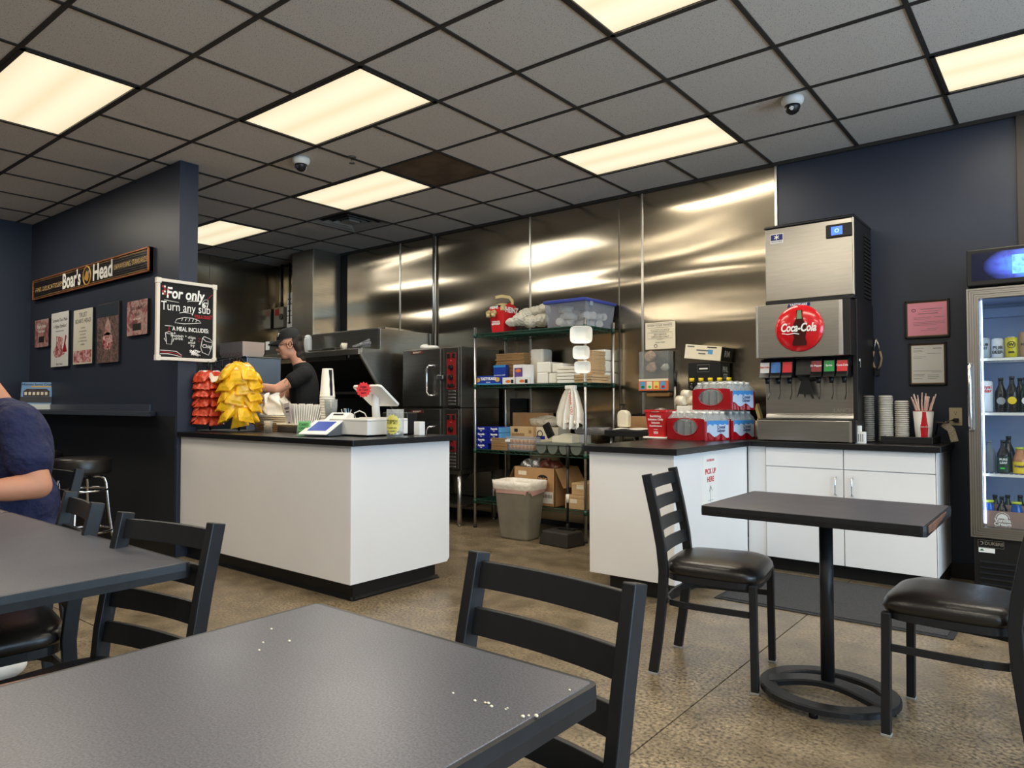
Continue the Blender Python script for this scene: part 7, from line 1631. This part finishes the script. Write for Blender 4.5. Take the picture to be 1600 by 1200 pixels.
t = thing('tilted_carton', 'white shipping carton tilted on top of the black carton', 'carton', (xm, 5.37, zb1))
mT = Matrix.Translation((xm - .01, 5.375, zb1 + .058)) @ Matrix.Rotation(.12, 4, 'Y') @ Matrix.Rotation(-.06, 4, 'Z')
part(t, 'carton', MB().box(-.15, .16, -.10, .10, -.038, .075, T=mT), 'cream_paper', .003); part(t, 'dark_side', MB().box(.1605, .1625, -.098, .098, -.036, .073, T=mT), 'black_plastic')
text(t, 'RM', .07, 'white_ink', mT @ Vector((.1632, .0, .02)), mT.to_3x3() @ EY, mT.to_3x3() @ EZ, off=.001); 
for k, (u0, u1, zz, m_) in enumerate(((-.13, -.07, .055, 'grey_ink'), (.04, .12, .058, 'black_ink'), (-.05, .06, .03, 'grey_ink'), (-.03, .03, .005, 'grey_ink'), (.05, .09, .01, 'blue_light'))): part(t, 'printed_line', MB().box(u0, u1, -.1012, -.1, zz, zz + (.035 if m_ == 'blue_light' else .01), T=mT), m_)
for k in range(5):
    x = aY(5.2, 1081 + 14.5 * k, 600).x; t = thing('syrup_bottle', '%s dark bottle with a yellow cap behind the top water case' % ('first', 'second', 'third', 'fourth', 'fifth')[k], 'bottle', (x, 5.2, TOPZ), 0, 'yellow-capped bottles behind the water')
    hz = aY(5.2, 1085, 591).z - TOPZ
    part(t, 'bottle', MB().lathe([(.030, 0), (.031, hz * .6), (.016, hz * .82), (.015, hz * .94)], n=18), 'dark_glass', world=False, smooth=True); part(t, 'cap', MB().lathe([(.019, hz * .94), (.019, hz), (0, hz)], n=16), 'label_yellow', world=False)
    part(t, 'label', MB().lathe([(.0315, hz * .2), (.0316, hz * .55)], n=18, cap=False), 'poster_white', world=False)
for k, (px, py, r) in enumerate(((1066, 628, .04), (1074, 618, .036), (1083, 627, .04))):
    c = aY(5.02, px, py); solo('foam_cup', MB().cyl(c - Vector((.035, -.02, -.01)), c + Vector((.035, -.02, .01)), r, r * .8, n=20), 'cup_cream', ('loose foam cup nearest the red bucket, behind the water', 'topmost loose foam cup behind the water', 'loose foam cup touching the upper water case')[k], 'cup', 'loose foam cups behind the water')
solo('cup_box', MB().box(aY(5.02, 1060, 640).x, aY(5.02, 1092, 640).x, 4.985, 5.10, TOPZ, aY(5.02, 1070, 634).z), 'foam', 'white sleeve box supporting the loose foam cups', 'box', bevel=.004)
c = aY(5.30, 1055, 600)
t = thing('knife_steel', 'long knife steel with a black handle standing by the wall', 'knife steel', (c.x, 5.3, TOPZ)); zt_ = aY(5.3, 1055, 583).z; zm_ = aY(5.3, 1055, 604).z
part(t, 'handle', MB().cyl((c.x, 5.3, zm_), (c.x, 5.3, zt_), .013, .012, n=12).ball((c.x, 5.3, zt_), .0125, 10, 6), 'black_plastic'); part(t, 'rod', MB().cyl((c.x, 5.3, TOPZ), (c.x, 5.3, zm_), .014, n=10), 'steel_dark')
# notices and glove dispenser on the stainless wall
a, b = aY(5.49, 1008, 505), aY(5.49, 1055, 544)
t = thing('wall_notice', 'cream health notice on the stainless wall above the hat box', 'notice', (a.x, 5.49, b.z)); W_ = b.x - a.x; H_ = a.z - b.z
part(t, 'sheet', MB().box(a.x, b.x, 5.493, 5.496, b.z, a.z), 'cream_paper')
for u, v, s, sz in ((.48, .12, 'WASH YOUR HANDS', .024), (.5, .28, 'All food handlers must wash their', .013), (.5, .34, 'hands before returning to work', .013), (.5, .46, 'SELF SERVICE', .02), (.5, .55, 'EMPLOYEES ONLY', .02), (.5, .64, 'by order of', .012), (.5, .75, 'County Health', .015)): text(t, s, sz, 'black_ink', (a.x + u * W_, 5.4922, a.z - v * H_), EX, EZ, ext=.0003)
for v0, v1 in ((.05, .2), (.39, .61)): part(t, 'ruled_frame', MB().tube([(a.x + .08 * W_, 5.4926, a.z - v0 * H_), (a.x + .9 * W_, 5.4926, a.z - v0 * H_), (a.x + .9 * W_, 5.4926, a.z - v1 * H_), (a.x + .08 * W_, 5.4926, a.z - v1 * H_)], .0012, 4, True, up=(0, 1, 0)), 'grey_ink')
part(t, 'seal', MB().tube([(a.x + .35 * W_ + .014 * math.cos(u), 5.4926, b.z + .12 * H_ + .014 * math.sin(u)) for u in [2 * PI * i / 16 for i in range(16)]], .0022, 5, True, up=(0, 1, 0)), 'black_ink')
a, b = aY(5.40, 999, 550), aY(5.40, 1045, 610)
t = thing('hat_dispenser', 'clear wall box of paper hats with an orange picture strip', 'dispenser', (a.x, 5.4, b.z)); zl = b.z + (a.z - b.z) * .30
part(t, 'acrylic_box', MB().box(a.x, b.x, 5.395, 5.40, zl, a.z).box(a.x, a.x + .004, 5.4, 5.5, b.z, a.z).box(b.x - .004, b.x, 5.4, 5.5, b.z, a.z).box(a.x, b.x, 5.4, 5.5, a.z - .004, a.z), 'clear_acrylic')
part(t, 'box_back', MB().box(a.x, b.x, 5.49, 5.5, b.z, a.z), 'steel_dark')
mat('orange_print', (226, 110, 60), 0.5); mat('hat_tan', (176, 140, 116), 0.7, noise=(60, .3)); mat('hairnet', (30, 30, 34), 0.6)
st_ = part(t, 'picture_strip', MB().box(a.x - .003, b.x + .003, 5.388, 5.396, b.z, zl), 'orange_print', .001)
part(st_, 'strip_header', MB().box(a.x, b.x, 5.3865, 5.388, zl - .018, zl), 'cream_paper')
for k in range(4): part(st_, 'strip_picture', MB().box(a.x + .012 + k * (b.x - a.x - .02) / 4, a.x + (k + .85) * (b.x - a.x - .02) / 4 + .008, 5.3865, 5.388, b.z + .012, zl - .024), ('blue_light', 'cream_paper', 'note_yellow', 'blue_light')[k]); 
for k in range(4): part(st_, 'strip_figure', MB().ball((a.x + .012 + (k + .42) * (b.x - a.x - .02) / 4, 5.386, b.z + .032), (.016, .002, .012), 10, 6), ('green_dark', 'green', 'orange_print', 'red')[k])
part(t, 'tray', MB().box(a.x + .03, b.x, 5.38, 5.5, b.z - .012, b.z), 'black_plastic', .003)
solo('kraft_liner', MB().box(a.x + .06, b.x, 5.40, 5.485, b.z - .05, b.z - .013), 'kraft', 'crumpled kraft paper tucked under the hat box', 'paper', bevel=.01)
for k, (u, v, r, m_, lab) in enumerate(((.30, .82, .05, 'hat_tan', 'tan patterned paper hat at the top of the clear hat box'), (.35, .42, .05, 'hat_tan', 'tan patterned paper hat at the bottom of the clear hat box'), (.68, .55, .045, 'hairnet', 'dark hairnet ball inside the clear hat box'), (.8, .42, .035, 'clear_wrap', 'crumpled clear film inside the hat box'))):
    solo('paper_hat', lump((a.x + u * (b.x - a.x), 5.44, zl + v * (a.z - zl)), (r, .035, r * .9), 200 + k), m_, lab, 'hat', smooth=True)
# folded yellow towel between water and dispenser
c = aY(5.30, 1184, 640)
solo('yellow_cloth', MB().prism([(-.03, 0), (.035, 0), (.03, .10), (.0, .20), (-.012, .16), (.008, .09)], 'y', -.03, .03), 'bag_cream', 'folded yellow paper bag between the water and the dispenser', 'paper bag', bevel=.004, loc=(c.x, 5.3, TOPZ + .06))
solo('clear_bag', lump((c.x - .03, 5.28, TOPZ + .06), (.07, .06, .062), 301), 'clear_wrap', 'clear plastic bag beside the soda dispenser base', 'plastic bag', smooth=True)
# ================================================================== people
def blob(name, caps, voxel, mats, parent, smooth=4, label=None):
    """one continuous skin over tapered limbs: caps = ('c', p0, p1, r0, r1) limbs, ('e', centre, radii, rotation) masses"""
    mb = MB()
    for c in caps:
        if c[0] == 'c':
            p0, p1 = Vector(c[1]), Vector(c[2]); mb.cyl(p0, p1, c[3], c[4], n=14); mb.ball(p0, c[3], 14, 9); mb.ball(p1, c[4], 14, 9)
        else:
            R = c[3].to_4x4() if len(c) > 3 else Matrix.Identity(4); mb.ball((0, 0, 0), c[2], 18, 12, T=Matrix.Translation(c[1]) @ R)
    o = link('tmp_blob', mb.mesh('tmp', mats))
    r = o.modifiers.new('r', 'REMESH'); r.mode = 'VOXEL'; r.voxel_size = voxel; r.use_smooth_shade = True
    s = o.modifiers.new('s', 'SMOOTH'); s.factor = .5; s.iterations = smooth
    dg = bpy.context.evaluated_depsgraph_get(); me = bpy.data.meshes.new_from_object(o.evaluated_get(dg)); me.name = name
    bpy.data.objects.remove(o)
    me.materials.clear()
    for m in (mats if isinstance(mats, (list, tuple)) else [mats]): me.materials.append(M(m))
    for p in me.polygons: p.use_smooth = True; p.material_index = 0
    n = link(name, me, parent, True)
    if label: n['label'] = label
    return n
class Frame:
    """a person's own axes: a forward, b to his left, c up"""
    def __init__(s, o, f): s.o = Vector(o); s.f = Vector((f[0], f[1], 0)).normalized(); s.l = EZ.cross(s.f)
    def __call__(s, a, b, c): return s.o + s.f * a + s.l * b + EZ * c
    def rot(s): return Matrix((s.f, s.l, EZ)).transposed()
def head_frame(base, pitch, yaw=0):
    """axes of a head that nods by pitch (down positive)"""
    R = base.rot() @ Matrix.Rotation(yaw, 3, 'Z') @ Matrix.Rotation(pitch, 3, 'Y'); return R
def hand_caps(w, d, n_, side, curl=.5):
    """palm and five fingers: w wrist point, d pointing direction, n_ back-of-hand direction"""
    d = Vector(d).normalized(); n_ = (Vector(n_) - d * Vector(n_).dot(d)).normalized(); s = d.cross(n_) * side; c = []
    w = Vector(w)
    for k in range(4): c.append(('c', w + d * .02 + s * (-.024 + .016 * k), w + d * .088 + s * (-.030 + .020 * k), .015, .0125))
    for k, L in enumerate((.068, .078, .072, .056)):
        p = w + d * .088 + s * (-.030 + .020 * k)
        q = p + (d * math.cos(curl * .5) - n_ * math.sin(curl * .5)) * L * .45; r = q + (d * math.cos(curl * 1.3) - n_ * math.sin(curl * 1.3)) * L * .35; u = r + (d * math.cos(curl * 2) - n_ * math.sin(curl * 2)) * L * .25
        c += [('c', p, q, .0095, .0088), ('c', q, r, .0088, .008), ('c', r, u, .008, .0068)]
    t0 = w + d * .03 - s * .026; t1 = t0 + d * .035 - s * .022 - n_ * .012; t2 = t1 + d * .028 - s * .004 - n_ * .012
    c += [('c', t0, t1, .014, .0105), ('c', t1, t2, .0105, .0085)]
    return c
def head_caps(H, R, s=1.0):
    V = lambda a, b, c: H + R @ Vector((a * s, b * s, c * s))
    E = lambda a, b, c, x, y, z: ('e', V(a, b, c), (x * s, y * s, z * s), R)
    return [E(-.012, 0, .035, .096, .076, .09), E(.028, 0, -.03, .062, .06, .085), E(.05, 0, -.085, .034, .036, .028), E(.012, 0, -.06, .062, .058, .05),
            E(.074, 0, .03, .022, .05, .018), E(.06, .034, -.012, .028, .024, .022), E(.06, -.034, -.012, .028, .024, .022),
            ('c', V(.084, 0, .012), V(.108, 0, -.022), .009 * s, .013 * s), E(.094, .011, -.026, .012, .009, .009), E(.094, -.011, -.026, .012, .009, .009),
            E(.078, 0, -.055, .017, .026, .008), E(.075, 0, -.067, .016, .022, .008)]
def ear(t, H, R, side, m='skin', s=1.0):
    V = lambda a, b, c: H + R @ Vector((a * s, b * s, c * s))
    pts = [V(-.012 + .020 * math.cos(u) - .006 * math.sin(u), side * (.078 + .006 * math.cos(u)), .0 + .033 * math.sin(u)) for u in [2 * PI * i / 20 for i in range(20)]]
    part(t, 'ear', MB().tube(pts, .0065 * s, 6, True).ball(V(-.010, side * .074, 0), (.014, .006, .026), 12, 8), m)

# ---------------------------------------------------------------- the cook behind the counter
mat('tee_black', (20, 20, 22), 0.85, bump=(8, .35, .03)); mat('jeans', (40, 44, 58), 0.85); mat('cap_cloth', (26, 27, 27), 0.8, bump=(200, .3, .002)); mat('moustache', (92, 62, 44), 0.7)
fr = Frame((-5.345, 3.745, 0), (-.60, -.80))
t = thing('person', 'person in a black cap and T-shirt working behind the order counter', 'person', fr.o)
hips = fr(-.03, 0, .92); chest = fr(-.02, 0, 1.27); neck = fr(.03, 0, 1.50); H = fr(.115, 0, 1.665); R = head_frame(fr, .20)
shL, shR = fr(-.02, .185, 1.405), fr(-.02, -.185, 1.405)
elL, wrL = fr(.20, .235, 1.27), fr(.44, .12, 1.30)
elR, wrR = fr(.20, -.225, 1.18), fr(.44, -.10, 1.215)
legs = []
for sd in (1, -1): legs += [('c', fr(-.03, sd * .095, .90), fr(.01, sd * .11, .50), .088, .058), ('c', fr(.01, sd * .11, .50), fr(-.03, sd * .12, .10), .055, .04), ('c', fr(-.05, sd * .12, .045), fr(.13, sd * .14, .035), .042, .034)]
body = [('e', chest, (.115, .165, .25), fr.rot()), ('e', hips, (.12, .16, .15), fr.rot()), ('e', fr(-.02, 0, 1.08), (.11, .15, .2), fr.rot()), ('c', fr(-.02, .13, 1.42), fr(-.02, -.13, 1.42), .062, .062), ('c', fr(.0, 0, 1.44), fr(.065, 0, 1.595), .062, .056)]
arms = []
for sh, el, wr, sd in ((shL, elL, wrL, 1), (shR, elR, wrR, -1)): arms += [('c', sh, el, .056, .043), ('c', el, el.lerp(wr, .4), .043, .042), ('c', el.lerp(wr, .4), wr, .042, .028)] + hand_caps(wr, (wr - el), EZ, sd, .7)
bd = blob('body', head_caps(H, R) + body + arms + legs, .008, 'skin', t, 5)
tee = [('e', chest + fr.f * .004, (.128, .178, .255), fr.rot()), ('e', fr(-.02, 0, 1.06), (.125, .168, .21), fr.rot()), ('e', fr(-.03, 0, .90), (.137, .177, .13), fr.rot()), ('c', fr(-.02, .14, 1.412), fr(-.02, -.14, 1.412), .07, .07), ('e', fr(.012, 0, 1.475), (.072, .080, .055), fr.rot())]
for sh, el in ((shL, elL), (shR, elR)): tee += [('c', sh, sh.lerp(el, .40), .072, .068)]
blob('t_shirt', tee, .010, 'tee_black', t, 5, 'plain black short-sleeved T-shirt')
pants = [('e', hips - EZ * .04, (.127, .168, .14), fr.rot())]
for sd in (1, -1): pants += [('c', fr(-.03, sd * .095, .88), fr(.01, sd * .11, .50), .098, .07), ('c', fr(.01, sd * .11, .50), fr(-.03, sd * .12, .08), .068, .06)]
blob('jeans', pants, .012, 'jeans', t, 4)
for sd in (1, -1): part(t, 'shoe', MB().ball(fr(.03, sd * .13, .045), (.05, .05, .045), 12, 8).cyl(fr(-.06, sd * .12, .04), fr(.13, sd * .14, .04), .04, .036), 'black_plastic', smooth=True)
for sd in (1, -1): ear(t, H, R, sd)
HV = lambda a, b, c: H + R @ Vector((a, b, c))
blob('hair', [('e', HV(-.075, 0, -.03), (.05, .07, .085), R), ('e', HV(-.085, 0, -.09), (.038, .06, .05), R), ('e', HV(-.088, 0, -.135), (.03, .055, .045), R), ('e', HV(-.06, 0, -.10), (.03, .066, .05), R), ('e', HV(-.03, .058, .012), (.055, .02, .04), R), ('e', HV(-.03, -.058, .012), (.055, .02, .04), R), ('e', HV(-.06, 0, .05), (.065, .075, .07), R)], .007, 'hair_dark', t, 3)
# cap: crown and curved brim
cp = MB()
def crown(u, v):
    a = 2 * PI * u; p = PI / 2 * v; r = math.cos(p) ** .75
    return HV(-.015 + .108 * r * math.cos(a), .086 * r * math.sin(a), .055 + .02 * -math.cos(a) * 0 + .098 * math.sin(p) ** .9)
c_ = part(t, 'cap', MB().grid(crown, 32, 12), 'cap_cloth', smooth=True)
def brim(u, v, o=0):
    a = -1.15 + 2.3 * u; r0 = (HV(-.015 + .106 * math.cos(a), .084 * math.sin(a), .058)); w = .085 * math.cos(a * .9) ** .7
    return r0 + R @ Vector((w * v, 0, -.022 * v * v - .03 * (math.sin(a) ** 2) * v + o))
bm_ = MB().grid(lambda u, v: brim(u, v), 18, 6)
b_ = part(c_, 'brim', bm_, 'cap_cloth', smooth=True); b_.modifiers.new('s', 'SOLIDIFY').thickness = .004
part(c_, 'cap_mark', MB().tube([HV(.075, .058, .085), HV(.068, .062, .10), HV(.062, .06, .115), HV(.056, .062, .108)], .003, 6), 'cream_paper'); part(c_, 'button', MB().ball(HV(-.015, 0, .153), .006, 10, 6), 'cap_cloth')
gl = part(t, 'glasses', MB().tube([HV(.098, sdx * 0 + .052 * 1, .012)] + [HV(.1, .03 + .022 * math.cos(u), .004 + .016 * math.sin(u)) for u in [2 * PI * i / 16 for i in range(17)]], .0026, 6).tube([HV(.1, -.03 + .022 * math.cos(u), .004 + .016 * math.sin(u)) for u in [2 * PI * i / 16 for i in range(16)]], .0026, 6, True).tube([HV(.1, -.008, .008), HV(.104, 0, .011), HV(.1, .008, .008)], .0026, 6).tube([HV(.098, .052, .008), HV(.03, .078, .012), HV(-.02, .08, .006)], .0026, 6).tube([HV(.098, -.052, .008), HV(.03, -.078, .012), HV(-.02, -.08, .006)], .0026, 6), 'black_plastic') if not globals().update(sdx=1) else None
for sd in (1, -1):
    part(t, 'eye', MB().ball(HV(.077, sd * .03, .006), .012, 12, 8), 'white_ink'); part(t, 'iris', MB().ball(HV(.0865, sd * .03, .004), .0045, 8, 6), 'hair_dark')
    part(t, 'eyebrow', MB().tube([HV(.088, sd * .014, .032), HV(.09, sd * .03, .037), HV(.078, sd * .05, .032)], .004, 6), 'hair_dark')
part(t, 'moustache', MB().ball(HV(.092, .012, -.043), (.011, .017, .008), 10, 6).ball(HV(.092, -.012, -.043), (.011, .017, .008), 10, 6), 'moustache')
blob('beard_stubble', [('e', HV(.047, 0, -.088), (.038, .04, .03), R)], .006, 'skin_arm', t, 2)
tt_ = shL.lerp(elL, .62)
part(t, 'tattoo', MB().tube([tt_ + fr.l * .047 + (EZ * math.cos(u) * .03 + fr.f * math.sin(u) * .02) * (1 - .05 * u) for u in [i * .5 for i in range(12)]], .0022, 5), 'grey_ink')

# ---------------------------------------------------------------- the seated customer
mat('tee_navy', (25, 31, 66), 0.85, bump=(11, .8, .05)); mat('shoe_white', (226, 222, 214), 0.6, noise=(20, .1)); mat('shorts_grey', (70, 70, 74), 0.9)
fr2 = Frame((-3.77, 1.08, 0), (.02, -1))
t = thing('person', 'person in a navy T-shirt seated at the far end of the long table', 'person', fr2.o)
hips = fr2(-.07, 0, .56); H = fr2(.16, 0, 1.345); R = head_frame(fr2, .28)
shL, shR = fr2(.02, .20, 1.07), fr2(.02, -.20, 1.07)
elL, wrL = fr2(-.03, .30, .80), fr2(.25, .26, .79)
elR, wrR = fr2(.02, -.30, .825), fr2(.28, -.20, .80)
body = [('e', fr2(-.03, 0, .90), (.13, .175, .24), fr2.rot()), ('e', hips, (.15, .18, .12), fr2.rot()), ('e', fr2(-.03, 0, .72), (.15, .18, .18), fr2.rot()), ('c', fr2(.02, .13, 1.09), fr2(.02, -.13, 1.09), .065, .065), ('c', fr2(.02, 0, 1.12), fr2(.11, 0, 1.26), .066, .062)]
arms = []
for sh, el, wr, sd in ((shL, elL, wrL, 1), (shR, elR, wrR, -1)): arms += [('c', sh, el, .064, .054), ('c', el, el.lerp(wr, .35), .054, .052), ('c', el.lerp(wr, .35), wr, .052, .033)] + hand_caps(wr, (wr - el), EZ, sd, .6)
legs = []
for sd in (1, -1):
    kn = fr2(.36, sd * .13, .52); an = fr2(.08 if sd > 0 else .30, sd * .17 + (.08 if sd > 0 else 0), .09)
    legs += [('c', fr2(-.02, sd * .10, .55), kn, .09, .062), ('c', kn, an, .06, .042), ('c', an - EZ * .04 - fr2.f * .04, an - EZ * .05 + fr2.f * .14, .036, .03)]
blob('body', head_caps(H, R, 1.04) + body + arms + legs, .009, 'skin_arm', t, 5)
tee = [('e', fr2(-.03, 0, .92), (.155, .20, .25), fr2.rot()), ('e', fr2(-.04, 0, .70), (.175, .205, .19), fr2.rot()), ('e', hips + EZ * .02, (.18, .21, .10), fr2.rot()), ('c', fr2(.015, .14, 1.085), fr2(.015, -.14, 1.085), .078, .078), ('e', fr2(.03, 0, 1.14), (.08, .095, .05), fr2.rot())]
for sh, el in ((shL, elL), (shR, elR)): tee += [('c', sh, sh.lerp(el, .4), .083, .085), ('c', sh.lerp(el, .4), sh.lerp(el, .58), .085, .09)]
blob('t_shirt', tee, .011, 'tee_navy', t, 5, 'plain navy short-sleeved T-shirt')
sh_ = [('e', hips - EZ * .02, (.165, .19, .115), fr2.rot())]
for sd in (1, -1): sh_ += [('c', fr2(-.02, sd * .10, .55), fr2(.30, sd * .125, .525), .103, .085)]
blob('shorts', sh_, .012, 'shorts_grey', t, 4)
HV2 = lambda a, b, c: H + R @ Vector((a * 1.04, b * 1.04, c * 1.04))
blob('hair', [('e', HV2(-.03, 0, .055), (.088, .08, .08), R), ('e', HV2(-.075, 0, -.01), (.045, .072, .075), R), ('e', HV2(-.02, .062, .025), (.055, .024, .045), R), ('e', HV2(-.02, -.062, .025), (.055, .024, .045), R)], .008, 'hair_grey', t, 2)
for sd in (1, -1):
    ear(t, H, R, sd, 'skin_arm', 1.04)
    part(t, 'eye', MB().ball(HV2(.077, sd * .03, .006), .012, 12, 8), 'white_ink'); part(t, 'iris', MB().ball(HV2(.0865, sd * .03, .004), .0045, 8, 6), 'blue_dark')
    an = fr2(.08 if sd > 0 else .30, sd * .17 + (.08 if sd > 0 else 0), .09)
    blob('shoe', [('c', an - EZ * .035 - fr2.f * .05, an - EZ * .045 + fr2.f * .15, .047, .038), ('e', an - EZ * .02 - fr2.f * .02, (.06, .042, .045), fr2.rot()), ('c', an - EZ * .07 - fr2.f * .05, an - EZ * .07 + fr2.f * .15, .02, .02)], .009, 'shoe_white', t, 3, 'white trainer')
    for k in range(4): part(t, 'shoelace', MB().tube([an + fr2.f * (.03 + .025 * k) + fr2.l * .025 - EZ * (.008 + .008 * k), an + fr2.f * (.035 + .025 * k) + EZ * (.006 - .009 * k), an + fr2.f * (.03 + .025 * k) - fr2.l * .025 - EZ * (.008 + .008 * k)], .004, 6), 'white_paper')
